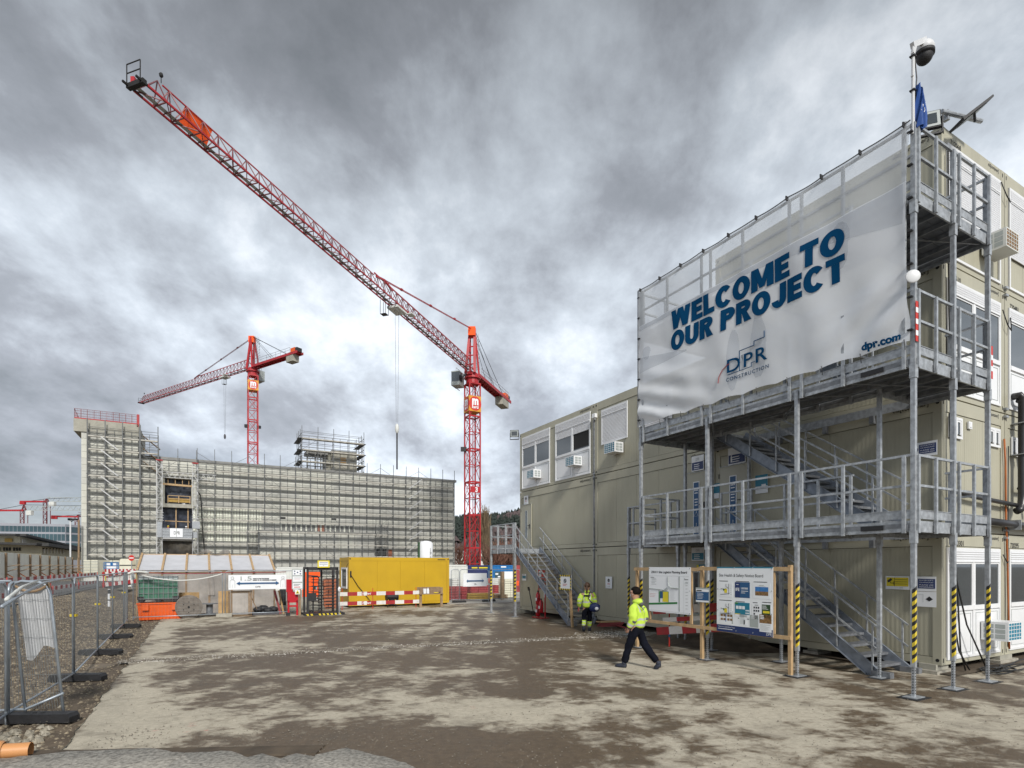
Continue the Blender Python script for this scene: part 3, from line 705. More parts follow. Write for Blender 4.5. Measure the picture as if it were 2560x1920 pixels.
# clamps joining the cabins, and dark gasket between them
mb = MB()
for lv in range(1, 4):
    for dz in (-.12, .06): mb.box(CW-.07, CW+.07, -.05, .01, CG+CH*lv+dz, CG+CH*lv+dz+.05)
for uu in (CL, 2*CL):
    for lv in range(1, 4 if uu == CL else 4):
        if lv < 3: mb.box(-.04, .01, uu-.05, uu+.05, CG+CH*lv-.1, CG+CH*lv-.05); mb.box(-.04, .01, uu-.05, uu+.05, CG+CH*lv+.03, CG+CH*lv+.08)
o = sthing('joining_clamps', 'small zinc clamps bolting the stacked cabins together at their seams', 'clamps', 0, 0); part('clamp', mb, 'steel', o)
mb = MB(); mb.box(-.03, .02, 2*CL-.02, 2*CL+.03, .25, 8.2)
o = sthing('cable_duct', 'grey vertical cable duct on the seam between the two left cabin columns', 'duct', 0, 0); part('duct_run', mb, 'steeld', o)
# support blocks
def block(v, u, w=.7, l=.45, h1=.1, rz=0, two=True, lb=''):
    o = sthing('support_block', lb, 'block', v, u, .02, rz, group='pads under the cabins'); part('slab', MB().box(-w/2, w/2, -l/2, l/2, 0, h1), 'concblock', o)
    if two: part('packer', MB().box(-w/3, w/3, -l/3, l/3, h1, .19), 'conc', o)
block(.2, .25, .8, .5, .07, lb='concrete pad with wooden packer under the near cabin corner'); block(2.95, .1, .95, .4, .09, lb='pale timber pad with dark packer under the right cabin seam')
block(.1, 12.9, 1.0, .6, .09, lb='concrete slab pad under the seam of the two left cabins'); block(.05, 17.9, .9, .55, .07, lb='thin concrete pad under the far left cabin corner')
block(.25, 6.1, .9, .5, .1, lb='concrete pad under the cabin seam behind the notice board'); block(.35, 3.0, .6, .4, .1, lb='low concrete block under the cabin behind the stair')
# ---------------------------------------------------------------- air conditioners
def aircon(lb, v, u, z, rz, w=.62, d=.42, h=.38, dirty=False):
    o = sthing('air_conditioner', lb, 'air conditioner', v, u, z, rz, group='window air conditioners')
    t = .025; mb = MB()
    mb.box(0, w, -d, 0, 0, t); mb.box(0, w, -d, 0, h-t, h); mb.box(0, t, -d, 0, t, h-t); mb.box(w-t, w, -d, 0, t, h-t)
    mb.box(t, w-t, -d+.05, -.01, t, h-t)
    part('casing', mb, 'offwhite' if dirty else 'white', o)
    part('coil', MB().box(t, w-t, -d+.004, -d+.05, t, h-t), 'pbrown' if dirty else 'pteal', o)
    g = MB()
    for i in range(1, 5): g.box(t, w-t, -d-.004, -d+.003, i*h/5-.006, i*h/5+.006)
    for i in range(1, 5): g.box(i*w/5-.006, i*w/5+.006, -d-.004, -d+.003, t, h-t)
    part('grille', g, 'offwhite' if dirty else 'white', o)
    s = MB()
    for i in range(2):
        for j in range(3):
            y0 = -d+.05+i*(d-.08)/2; z0 = .05+j*(h-.08)/3
            s.box(-.003, .0, y0+.01, y0+(d-.08)/2-.02, z0, z0+(h-.08)/3-.02); s.box(w, w+.003, y0+.01, y0+(d-.08)/2-.02, z0, z0+(h-.08)/3-.02)
    part('side_louvre', s, 'pgrey', o)
    return o
aircon('grey boxy air conditioner under the leftmost top window', -.01, 16.75, 6.42, LROT)
aircon('boxy air conditioner under the half open top window', -.01, 13.55, 6.5, LROT)
aircon('air conditioner under the closed shutter of the top row', -.01, 10.95, 6.58, LROT)
aircon('white air conditioner low on the ground floor window at the right', 1.72, -.02, .66, 0, .66, .5, .42)
aircon('weathered beige air conditioner high under the topmost shutter', 1.75, -.02, 9.42, 0, .62, .45, .42, True)
# ---------------------------------------------------------------- signs on the cabins
def sign(lb, v, u, z, rz, w, h, base='pwhite', cat='sign', group=None):
    o = sthing('wall_sign', lb, cat, v, u, z, rz, group); part('board', MB().box(0, w, -.006, 0, 0, h), base, o); return o
def nosmoke(o, w, h):
    mb = MB(); c = (w/2, -.009, h*.68); r = w*.13
    mb.path([(c[0]+r*math.cos(t/12*6.283), c[1], c[2]+r*math.sin(t/12*6.283)) for t in range(13)], .008*w/.3, 5); mb.box(c[0]-.02, c[0]+.015, -.01, -.007, c[2]-.04, c[2]+.05)
    part('pictogram', mb, 'pblack', o); part('red_print', lines(MB(), w*.3, w*.75, h*.32, h*.46, 2, -.0075, .4, 1), 'signred', o)
    part('small_print', lines(MB(), w*.3, w*.75, h*.12, h*.2, 1, -.0075, .3, 2), 'pgrey', o)
o = sign('small white no entry notice above the far left landing door', -.012, 17.72, 5.32, LROT, .42, .42); nosmoke(o, .42, .42)
o = sign('white no entry notice on the wall right of the single stair', -.012, 11.38, 1.46, LROT, .4, .46); nosmoke(o, .4, .46)
o = sign('small white and teal notice low on the far left cabin', -.012, 17.9, 1.62, LROT, .4, .32); part('band', flat(.03, .37, .1, .24, -.008), 'pteal', o); part('small_print', lines(MB(), .05, .3, .26, .3, 1, -.0085, .4), 'pblack', o)
def bluesign(lb, u, z, w, h, top, lower='pblue', v=-.012):
    o = sign(lb, v, u, z, LROT, w, h); part('blue_field', flat(.02, w-.02, .03, h*.58, -.008), lower, o)
    part('white_print', lines(MB(), w*.2, w*.8, h*.1, h*.5, 3, -.010, .35, 3), 'pwhite', o)
    if top: text(top, 'pgrey', o, w*.35, w*.65, h*.66, h*.86, y=-.009)
    return o
bluesign('white and navy room sign above the left blue striped door', 6.98, 5.36, .5, .48, 'DPR', 'pnavy')
o = bluesign('white and navy sign with a figure above the right blue striped door', 5.55, 5.34, .62, .5, '', 'pnavy'); part('figure', MB().box(.10, .15, -.012, -.009, .07, .24).tube((.125, -.012, .265), (.125, -.009, .265), .02, 8), 'pwhite', o)
bluesign('grey and teal room sign above the ground floor door', 6.98, 2.5, .52, .42, 'DPR', 'pteal')
o = sign('teal notice with a square code right of the first floor doors', -.012, 4.6, 4.38, LROT, .4, .52); part('teal_field', flat(.0, .4, .2, .52, -.008), 'pteal', o); part('teal_stripe', flat(.02, .38, .12, .17, -.008), 'pgrey', o); part('white_square', flat(.2, .34, .1, .25, -.010), 'pwhite', o)
o = sign('teal notice between the two first floor doors', -.012, 6.2, 4.4, LROT, .34, .46); part('teal_field', flat(.0, .34, .16, .46, -.008), 'pteal', o)
o = sign('teal and yellow notice just above the ground floor door', -.012, 6.75, 2.42-.3, LROT, .36, .26); part('teal_field', flat(.0, .36, .08, .26, -.04), 'pteal', o); part('yellow_field', flat(.01, .1, .1, .25, -.045), 'pyellow', o)
o = sign('yellow camera surveillance sign behind the near corner post', -.012, 1.12, 1.80, LROT, .5, .3)
part('yellow_field', flat(.02, .48, .07, .27, -.008), 'pyellow', o)
mb = MB(); mb.beam((.05, -.011, .17), (.13, -.011, .235), .05, .004, (0, 1, 0)); mb.path([(.1, -.011, .17), (.12, -.011, .14), (.18, -.011, .14)], .006, 4); mb.box(.175, .185, -.013, -.009, .10, .18); mb.box(.19, .195, -.012, -.009, .07, .27)
for i in range(3): mb.box(.2, .46, -.012, -.009, .12+i*.05, .127+i*.05)
part('camera_pictogram', mb, 'pblack', o); text('DPR', 'pgrey', o, .3, .37, .02, .05, y=-.009)
def handrail_sign(lb, u, z):
    o = sign(lb, -.012, u, z, LROT, .5, .32); mb = MB().box(.15, .48, -.010, -.007, .06, .27); mb.tube((.08, -.010, .17), (.08, -.007, .17), .055, 14); part('navy_field', mb, 'pnavy', o)
    for i, t_ in enumerate(('BENUTZEN SIE BITTE', 'DIE HANDLÄUFE', 'PLEASE USE', 'HANDRAILS')): text(t_, 'pwhite', o, .18, .45, .225-i*.045-(.01 if i > 1 else 0), .25-i*.045-(.01 if i > 1 else 0), y=-.013)
handrail_sign('navy please use handrails sign behind the near post, ground floor', .6, 1.78)
handrail_sign('navy please use handrails sign on the first floor near corner', .58, 4.72)
o = sign('white evacuation notice with a black diamond below the navy handrail sign', -.012, .6, 1.44, LROT, .5, .33)
mb = MB().add([(.3, -.009, .17), (.37, -.009, .12), (.44, -.009, .17), (.37, -.009, .23)], [(0,1,2,3)]); part('diamond', mb, 'pblack', o); part('outline', MB().box(.13, .25, -.009, -.007, .27, .273).box(.25, .253, -.009, -.007, .1, .273).box(.13, .133, -.009, -.007, .1, .273), 'pgrey', o)
# ---------------------------------------------------------------- cables and pipes on the end wall
def tubething(name, lb, cat, m, runs, r, n=7, group=None):
    o = sthing(name, lb, cat, 0, 0, 0, 0, group)
    mb = MB()
    for p in runs: mb.path(p, r, n)
    part('run', mb, m, o, smooth=True); return o
def sag(p, q, d, n=8):
    p, q = Vector(p), Vector(q); return [tuple(p.lerp(q, i/n)+Vector((0, 0, -4*d*(i/n)*(1-i/n)))) for i in range(n+1)]
tubething('black_cable', 'bundle of black power cables running down the near cabin corner', 'cable', 'cable',
  [[(.16, -.05, 8.9), (.20, -.05, 8.0), (.24, -.05, 6.0), (.25, -.06, 5.2), (.22, -.06, 3.4), (.2, -.07, 3.0), (.32, -.09, 2.1), (.34, -.10, 1.0), (.45, -.12, .5), (.6, -.25, .1)],
   [(.12, -.06, 11.2), (.14, -.06, 9.4), (.16, -.06, 8.3), (.22, -.06, 6.3), (.2, -.08, 3.3), (.4, -.10, 2.0), (.75, -.14, 1.05), (1.35, -.25, .1)],
   [(.2, -.05, 5.6), (.28, -.05, 4.4), (.22, -.06, 3.2), (.45, -.1, 1.6), (.52, -.12, .5), (.55, -.2, .08)]], .017)
coils = []
for i in range(6):
    cxx, cyy, ra, rb = 1.35+random.uniform(-.3, .5), -.45+random.uniform(-.12, .12), random.uniform(.35, .75), random.uniform(.14, .26)
    coils.append([(cxx+ra*math.cos(t/16*6.283), cyy+rb*math.sin(t/16*6.283), .055+.02*(i % 3)+.01*math.sin(t)) for t in range(17)])
coils.append([(1.9, -.3, .08), (2.6, -.25, .06), (3.4, -.1, .05), (4.2, -.05, .05)]); coils.append([(1.9, -.42, .05), (3, -.4, .05), (4.4, -.45, .05)])
tubething('cable_coil', 'loose black cable loops lying in front of the ground floor window', 'cable', 'cable', coils, .014)
tubething('orange_cable', 'orange earthing cable down the seam between the two end cabins', 'cable', 'cablered', [[(2.86, -.03, 5.35), (2.9, -.04, 4.8), (2.93, -.04, 3.3), (3.0, -.04, 2.6), (3.03, -.05, 1.2), (3.05, -.06, .35)]], .02)
tubething('black_wire', 'thin black wire hanging on the right end cabin', 'cable', 'cable', [[(3.08, -.03, 5.2), (3.06, -.03, 3.4), (3.05, -.03, .4)], [(2.78, -.03, 8.4), (2.9, -.08, 8.05), (3.1, -.08, 7.95), (3.2, -.03, 8.3)], [(2.7, -.03, 11.4), (2.85, -.08, 11.1), (3.05, -.08, 11.0), (3.1, -.03, 11.15)], [(2.8, -.03, 2.6), (2.95, -.06, 2.4), (3.02, -.05, 2.45)]], .012)
tubething('red_cable_along_wall', 'orange cable running under the first floor edge of the long facade', 'cable', 'cablered', [[(-.02, .05, 5.93), (-.02, 5.9, 5.93)], [(-.02, .1, 8.83), (-.02, 5.9, 8.83)]], .012)
o = sthing('black_waste_pipe', 'thick black waste pipes rising beside the right end cabin', 'pipe', 0, 0)
part('riser', MB().path([(3.35, -.02, 6.42), (3.35, -.16, 6.42), (3.42, -.18, 6.36), (3.42, -.18, 4.05), (3.38, -.18, 3.8), (3.28, -.18, 3.68), (3.2, -.14, 3.64)], .085, 12), 'pipe', o, smooth=True)
part('thin_riser', MB().path([(3.35, -.12, 6.3), (3.72, -.16, 6.3), (3.78, -.18, 6.2), (3.78, -.18, 4.3), (4.0, -.2, 3.7)], .055, 10), 'pipe', o, smooth=True)
part('crosspipe', MB().path([(.35, -.12, 3.92), (1.2, -.12, 3.86), (3.4, -.12, 3.78)], .05, 10).path([(3.4, -.12, 4.2), (4.4, -.12, 4.2)], .045, 8), 'pipe', o, smooth=True)
part('lower_pipe', MB().path([(.9, -.16, 3.36), (4.6, -.16, 3.28)], .085, 12), 'pipe', o, smooth=True)
part('bracket', MB().box(3.3, 3.55, -.3, .0, 5.0, 5.02).box(3.68, 3.9, -.3, 0, 5.0, 5.02).box(3.3, 3.55, -.3, .0, 5.75, 5.77).box(3.05, 3.07, -.28, -.02, 3.18, 3.42), 'steel', o)

# ================================================================ steel stair tower
DK = (3.13, 6.03, 8.92)
T = sthing('stair_tower', 'galvanised steel stair tower with three landings wrapped in front by the welcome banner', 'stair tower', 0, 0)
VF, VI, VB = -2.89, -1.58, -.10      # front row, middle row, row at the wall
UN, UF = -.834, 6.15                # near and far end
def post(v, u, z0, z1, foot=True, tape=False, w=.074, white=False):
    mb = MB().box(-w/2, w/2, -w/2, w/2, z0+(.55 if foot else 0), z1)
    if foot:
        mb.box(-w/2+.012, w/2-.012, -w/2+.012, w/2-.012, .035, z0+.75)
        for d in DK:
            if d < z1: mb.box(-w/2-.012, w/2+.012, -w/2-.012, w/2+.012, d-.4, d-.18)
    o = part('post', mb, 'steel', T, (v, u, 0))
    if foot:
        part('base_plate', MB().box(-.16, .16, -.11, .11, .03, .042), 'steel', o); part('rubber_pad', MB().box(-.24, .24, -.17, .17, .008, .03), 'black', o)
        h = MB()
        for i in range(11): h.box(-.008, .008, -w/2+.008, -w/2+.013, .09+i*.05, .105+i*.05); h.box(-w/2+.008, -w/2+.013, -.008, .008, .09+i*.05, .105+i*.05)
        part('peg_hole', h, 'dark', o)
    if tape:
        for m_, ph in (('hazyel', 0), ('pblack', 1)):
            h = MB(); z = .85
            for i in range(18):
                z = .62+i*.072
                if i % 2 == ph:
                    h.add([(-w/2-.003, w*.1, z), (-w/2-.003, -w/2-.003, z+.035), (-w/2-.003, -w/2-.003, z+.107), (-w/2-.003, w*.1, z+.072)], [(0,1,2,3)])
                    h.add([(-w/2-.003, -w/2-.003, z+.035), (w*.3, -w/2-.003, z+.07), (w*.3, -w/2-.003, z+.142), (-w/2-.003, -w/2-.003, z+.107)], [(0,1,2,3)])
            part('hazard_tape', h, m_, o)
    return o
front_u = (UN, 1.37, 3.76, UF)
post(VF, UN, .0, 10.1, tape=True); post(VF, 1.37, 0, 6.0, tape=True); post(VF, 3.76, 0, 6.0, tape=True); post(VF, UF, 0, 10.1, tape=True)
post(-1.49, UN, 0, 10.1, tape=True); post(VB, UN, 0, 10.1, tape=True)
for u_ in (.43, 2.67, 4.78): post(VI, u_, 0, 6.0 if u_ != 2.67 else 3.0, tape=(u_ == 4.78))
post(-1.4, 5.92, 0, 6.0, tape=True); post(-1.4, 6.2, 0, 4.3); post(VB, 4.75, 0, 6.0); post(-1.33, 8.5, 0, 4.3, tape=True); post(VB, UF, 0, 6.0)
# landings
def landing(z, ext=False):
    rects = [(VF, VB, 4.75, UF), (VF, VB, UN, .42), (VF, VI, .42, 4.75)]
    if ext: rects.append((-1.33, VB, UF, 8.5))
    g = MB()
    for a, b, c, d in rects:
        n = max(2, int((d-c)/.26)); st = (d-c)/n
        g.box(a+.04, b-.04, c+.01, d-.01, z-.012, z-.006)
    dk = part('landing_deck', g, 'grate', T)
    for a, b, c, d in rects:
        n = max(2, int((d-c)/.26)); st = (d-c)/n; me = MB().box(a+.04, b-.04, .004, st-.004, -.045, -.013).mesh('grating_plank', 'grate')
        for i in range(n): put('grating_plank', me, dk, (0, c+i*st, z))
    # joists
    j = MB()
    for a, b, c, d in rects:
        n = max(2, int((b-a)/.42))
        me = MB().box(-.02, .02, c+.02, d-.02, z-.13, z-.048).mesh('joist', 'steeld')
        for i in range(n+1): put('joist', me, dk, (a+(b-a)*i/n, 0, 0))
    j.beam((VF+.1, 1.4, z-.15), (VI, .45, z-.15), .04, .01); j.beam((VF+.1, 1.4, z-.15), (VI, 2.6, z-.15), .04, .01); j.beam((VF+.1, 3.7, z-.15), (VI, 2.6, z-.15), .04, .01); j.beam((VF+.1, 3.7, z-.15), (VI, 4.7, z-.15), .04, .01)
    j.beam((VF+.1, 6.1, z-.15), (VB, 4.8, z-.15), .04, .01); j.beam((VF+.1, UN+.1, z-.15), (VB-.1, .4, z-.15), .04, .01); j.beam((VB-.1, UN+.1, z-.15), (VF, .4, z-.15), .04, .01)
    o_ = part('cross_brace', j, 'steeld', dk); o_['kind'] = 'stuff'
    # channel edge beams
    e = MB(); t = .03
    def ch(p, q): e.beam((p[0], p[1], z-.1), (q[0], q[1], z-.1), t, .2)
    ch((VF, UN), (VF, UF)); ch((VF, UN), (VB, UN)); ch((VB, UN), (VB, .42)); ch((VF, UF), (VB, UF)); ch((VI, .42), (VI, 4.75)); ch((VB, 4.75), (VB, UF)); ch((VI, .42), (VB, .42)); ch((VI, 4.75), (VB, 4.75))
    ch((VB+.02, .42), (VB+.02, 4.75))
    if ext: ch((-1.33, UF), (-1.33, 8.5)); ch((-1.33, 8.5), (VB, 8.5))
    part('edge_beam', e, 'steel', dk)
    f = MB()
    for u_ in (1.37, 3.76, 2.5): f.box(VB-.05, VB+.05, u_-.05, u_+.05, z-.38, z-.2)
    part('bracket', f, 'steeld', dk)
    return dk
for i, z in enumerate(DK): landing(z, i == 0)
_post_me = MB().box(-.028, .028, -.022, .022, -.22, 1.15).mesh('rail_post', 'steel')
_foot_me = MB().box(-.05, .05, .0, .012, -.19, -.06).mesh('bolt_plate', 'steeld')
def guardrail(p, q, z, ups, toe=True, parent=T, off=0):
    p, q = Vector((p[0], p[1], z)), Vector((q[0], q[1], z)); d = (q-p)
    mb = MB(); Z = Vector((0, 0, 1))
    mb.beam(p+Z*1.15, q+Z*1.15, .042, .042)
    g = part('guardrail', mb, 'steel', parent); part('mid_rail', MB().beam(p+Z*.62, q+Z*.62, .042, .042), 'steel', g)
    if toe: part('toe_board', MB().beam(p+Z*.11, q+Z*.11, .012, .15).beam(p+Z*.187, q+Z*.187, .035, .01), 'steel', g)
    a = math.atan2(d.y, d.x); nrm = Vector((math.sin(a), -math.cos(a), 0))*.03
    for t in ups:
        r = p.lerp(q, t); o = put('rail_post', _post_me, g, r+nrm, a); put('rail_post_fixing', _foot_me, g, r+nrm*.7, a)
    return g
for i, z in enumerate(DK):
    for a, b in ((UF, 3.76), (3.76, 1.37), (1.37, UN)): guardrail((VF-.02, a), (VF-.02, b), z, (.06, .45, .94))
    guardrail((VF, UN-.02), (-1.49, UN-.02), z, (.04, .47, .93)); guardrail((-1.49, UN-.02), (VB, UN-.02), z, (.08, .5, .95))
    guardrail((VB, UN), (VB, -.1), z, (.08, .9), toe=True)
    guardrail((VI, 4.5), (VI, 2.5), z, (.03, .5, .97), toe=False); guardrail((VI, 2.5), (VI, .95), z, (.5, .97), toe=False)
    guardrail((VB, 4.4), (VB, .6), z, (.03, .35, .65, .97), toe=False) if False else None
    if i == 0:
        guardrail((VF, UF+.02), (-1.4, UF+.02), z, (.03, .5, .97)); guardrail((-1.33, UF+.25), (-1.33, 8.5), z, (.1, .9)); guardrail((-1.33, 8.52), (VB, 8.52), z, (.04, .96))
    else: guardrail((VF, UF+.02), (VB, UF+.02), z, (.03, .33, .66, .97))
# stair flights
_step = MB().box(0, 1, -.13, .13, -.035, 0); 
def flight(parent, vL, vR, u0, z0, u1, z1, n, name='stair_flight', rails=True, top_ext=0., solid='steel', tread='steeld'):
    """stringers, treads and handrails from (u0,z0) up to (u1,z1)"""
    mb = MB(); d = Vector((0, u1-u0, z1-z0))
    for v in (vL, vR):
        p = Vector((v, u0, z0)); q = Vector((v, u1, z1))
        mb.beam(p, q, .012, .26, (0, 0, 1)); sgn = 1 if v == vL else -1
        up = Vector((0, -(z1-z0), abs(u1-u0)*(1 if u1 > u0 else 1))).normalized()
        up = Vector((0, -d.z, d.y)).normalized() if d.y > 0 else Vector((0, d.z, -d.y)).normalized()
        for s_ in (.125, -.125): mb.beam(p+up*s_+Vector((-.025*sgn, 0, 0)), q+up*s_+Vector((-.025*sgn, 0, 0)), .06, .012)
    f = part(name, mb, 'stringer', parent)
    w = vR-vL; me = MB(); 
    me.box(0, w, -.14, .14, -.012, 0); me.box(0, w, -.14, -.125, -.055, -.012); me.box(0, w, .125, .14, -.05, -.012)
    for k in range(9): me.box(0, w, -.12+k*.03, -.115+k*.03, -.03, -.012)
    me = me.mesh('step', tread)
    for i in range(1, n): put('step', me, f, (vL, u0+(u1-u0)*(i)/n, z0+(z1-z0)*i/n))
    if rails:
        for v, s_ in ((vL-.03, 1), (vR+.03, 1)):
            g = MB(); p = Vector((v, u0, z0)); q = Vector((v, u1, z1))
            for hh in (1.02, .55): g.beam(p+Vector((0, 0, hh)), q+Vector((0, 0, hh)), .035, .035)
            m = 6
            for k in range(m):
                t = (k+.15)/(m-.4); t = min(t, .985); r = p.lerp(q, t); g.beam(r+Vector((0, 0, -.1)), r+Vector((0, 0, 1.02)), .032, .032)
            part('handrail', g, solid, f)
    return f
flight(T, VI+.12, VB-.25, .5, .02, 4.72, DK[0]-.03, 16)
flight(T, VI+.12, VB-.25, .5, DK[0], 4.72, DK[1]-.03, 16)
flight(T, VI+.12, VB-.25, .5, DK[1], 4.72, DK[2]-.03, 16)
part('stair_foot', MB().box(VI+.05, VI+.2, .25, .62, .01, .14).box(VB-.32, VB-.17, .25, .62, .01, .14), 'steeld', T)
for z in (2.98, 5.88):
    part('name_plate', MB().box(VF-.045, VF-.04, -.35, .05, z-.0, z+.09), 'pblack', T)
# hazard tape scraps on near posts
part('red_tape', MB().box(VF-.06, VF+.02, UN-.062, UN-.056, 6.25, 6.95), 'signred', T); part('red_tape', MB().box(VB-.02, VB+.06, UN-.062, UN-.056, 6.05, 6.7), 'signred', T)
mb = MB(); [mb.box(VF-.061, VF+.021, UN-.0645, UN-.0625, 6.35+i*.2, 6.44+i*.2) for i in range(3)]; [mb.box(VB-.021, VB+.061, UN-.0645, UN-.0625, 6.2+i*.22, 6.3+i*.22) for i in range(2)]
part('white_tape', mb, 'pwhite', T)
# ---------------------------------------------------------------- banner
BL, BZ0, BZ1 = 6.98, 6.26, 10.12
B = sthing('welcome_banner', 'huge white mesh banner reading welcome to our project on the stair tower', 'banner', VF-.09, UF, BZ0, LROT)
def wr(x, z):
    k = math.exp(-((x-.3)/1.6)**2-((z-.2)/1.0)**2); t = math.exp(-((x-6.5)/.9)**2-((z-.5)/.8)**2)
    y = .030*nval(x*.7, z*.9, 1, 4)+.012*nval(x*2.2+z, z*1.4-x*.5, 1, 9)+k*.045*math.sin((x*1.5+z*4.2)*2.6)+t*.05*math.sin((x*4-z*5)*1.5)+.010*math.sin(x*5.5+z*1.2)
    return y
def bpnt(a, b):
    x = BL*a; z = (BZ1-BZ0)*b
    zz = z+(-.022*abs(math.sin(a*math.pi*9))**.7*(1 if b > .97 else 0)+.05*abs(math.sin(a*math.pi*8))*(1-b)**6)
    if x > BL-.3: x -= .09*math.sin(b*math.pi)*((x-(BL-.3))/.3)
    return (x, wr(BL*a, z), zz)
part('banner_sheet', MB().grid(140, 60, lambda a, b: bpnt(a, b*.735)), 'banner', B, smooth=True); part('upper_mesh', MB().grid(140, 20, lambda a, b: bpnt(a, .735+.265*b)), 'bannertop', B, smooth=True)
def fit(s, x0, x1, z0, z1, m='letter', **k):
    o = text(s, m, B, x0, x1, z0, z1, y=0, **k)
    for v_ in o.data.vertices: v_.co.y = wr(v_.co.x, v_.co.z)-.022
    return o
def block(s, x0, x1, z0, z1, t=.30):
    """heavy grotesque capitals drawn as strokes that follow the cloth"""
    tilt = lambda q: -.11*q/((x1-x0) or 1)
    wd = dict(W=1.28, E=.72, L=.68, C=.90, O=.98, M=1.12, T=.78, U=.88, R=.86, P=.82, J=.72)
    wd[' '] = .36; gap = .055; tot = sum(wd[c]+gap for c in s)-gap; kx = (x1-x0)/tot; kz = z1-z0; x = 0
    for c in s:
        mb = MB(); w = wd[c]; lay = [0]
        def st(*pts):          # closed polygon given in letter space, cut into small faces by rows
            lay[0] += 1; off = .010+.0012*lay[0]; n = len(pts)
            if n == 4:
                g = 6; P_ = [Vector((p[0], p[1], 0)) for p in pts]
                def fn(a, b): q = P_[0].lerp(P_[1], a).lerp(P_[3].lerp(P_[2], a), b); X_ = x0+(x+q.x)*kx; Z_ = z0+q.y*kz+tilt(X_-x0); return (X_, wr(X_, Z_)-off, Z_)
                mb.grid(3, g, fn)
        def arc(cx, cy, rx, ry, a0, a1, tx=None, n=18):
            lay[0] += 1; off = .010+.0012*lay[0]; tx = tx or t
            def fn(a, b): th = math.radians(a0+(a1-a0)*a); k = (1-b); X_ = x0+(x+cx+(rx-tx*1.12*b)*math.cos(th))*kx; Z_ = z0+(cy+(ry-t*.86*b)*math.sin(th))*kz+tilt(X_-x0); return (X_, wr(X_, Z_)-off, Z_)
            mb.grid(n, 2, fn)
        bar = lambda a, b, c_, d: st((a, c_), (b, c_), (b, d), (a, d))
        tv = t*1.1; th_ = t*.86
        if c == 'W':
            q = w/4; h = tv*.5
            for a, b in ((0, 1), (2, 1), (2, 3), (4, 3)):
                xa = max(h, min(w-h, a*q)); xb = b*q; st((xb-h, 0), (xb+h, 0), (xa+h, 1), (xa-h, 1))
        elif c == 'M':
            bar(0, tv, 0, 1); bar(w-tv, w, 0, 1); h = tv*.5; st((w/2-h*.8, .08), (w/2+h*.8, .08), (tv*1.1, 1), (tv*.35, 1)); st((w/2-h*.8, .08), (w/2+h*.8, .08), (w-tv*.35, 1), (w-tv*1.1, 1))
        elif c == 'E':
            bar(0, tv, 0, 1); bar(tv, w, 0, th_); bar(tv, w*.93, .5-th_/2, .5+th_/2); bar(tv, w, 1-th_, 1)
        elif c == 'L': bar(0, tv, 0, 1); bar(tv, w, 0, th_)
        elif c == 'T': bar(w/2-tv/2, w/2+tv/2, 0, 1-th_); bar(0, w, 1-th_, 1)
        elif c == 'O': arc(w/2, .5, w/2, .515, 0, 360, n=32)
        elif c == 'C': arc(w*.52, .5, w*.52, .515, 38, 322, n=26)
        elif c == 'U': bar(0, tv, .38, 1); bar(w-tv, w, .38, 1); arc(w/2, .38, w/2, .395, 180, 360)
        elif c == 'J': bar(w-tv, w, .34, 1); arc(w/2, .34, w/2, .355, 185, 360)
        elif c in 'PR':
            bar(0, tv, 0, 1); bar(tv, w*.55, 1-th_, 1); bar(tv, w*.55, .42, .42+th_*.95); arc(w*.55, .71, w*.45, .29, -90, 90, n=14)
            if c == 'R': st((w-tv*1.15, 0), (w+.04, 0), (w*.72, .46), (w*.40, .46))
        if mb.v: part('lettering', mb, 'letter', B)
        x += w+gap
X = lambda u: UF-u
block('WELCOME TO', X(4.87), X(.31), 8.52-BZ0, 9.02-BZ0)
block('OUR PROJECT', X(4.88), X(.31), 7.96-BZ0, 8.46-BZ0)
fit('DPR', X(3.07), X(2.0), 6.86-BZ0, 7.17-BZ0, spacing=1.15, bold=.01); fit('CONSTRUCTION', X(3.09), X(1.97), 6.66-BZ0, 6.745-BZ0, spacing=1.25, bold=.012)
fit('dpr.com', X(-.02), X(-.67), 6.30-BZ0, 6.49-BZ0, bold=.05)
mb = MB(); pts = [(X(3.33), 6.70), (X(3.3), 6.85), (X(3.2), 6.98), (X(3.02), 7.07)]
mb.path([(x, -.03, z-BZ0) for x, z in pts], .012, 4); part('red_arc', mb, 'rwred', B)
mb = MB(); st = [(X(2.72), 6.82), (X(2.72), 7.27), (X(2.33), 7.27), (X(2.33), 7.36), (X(2.07), 7.36), (X(2.07), 7.5)]
for a, b in zip(st, st[1:]): mb.beam((a[0], -.03, a[1]-BZ0), (b[0], -.03, b[1]-BZ0), .014, .014)
st = [(X(3.05), 6.815), (X(2.4), 6.815), (X(2.4), 6.9), (X(2.3), 6.9)]
for a, b in zip(st, st[1:]): mb.beam((a[0], -.03, a[1]-BZ0), (b[0], -.03, b[1]-BZ0), .012, .012)
part('step_line', mb, 'letter', B)
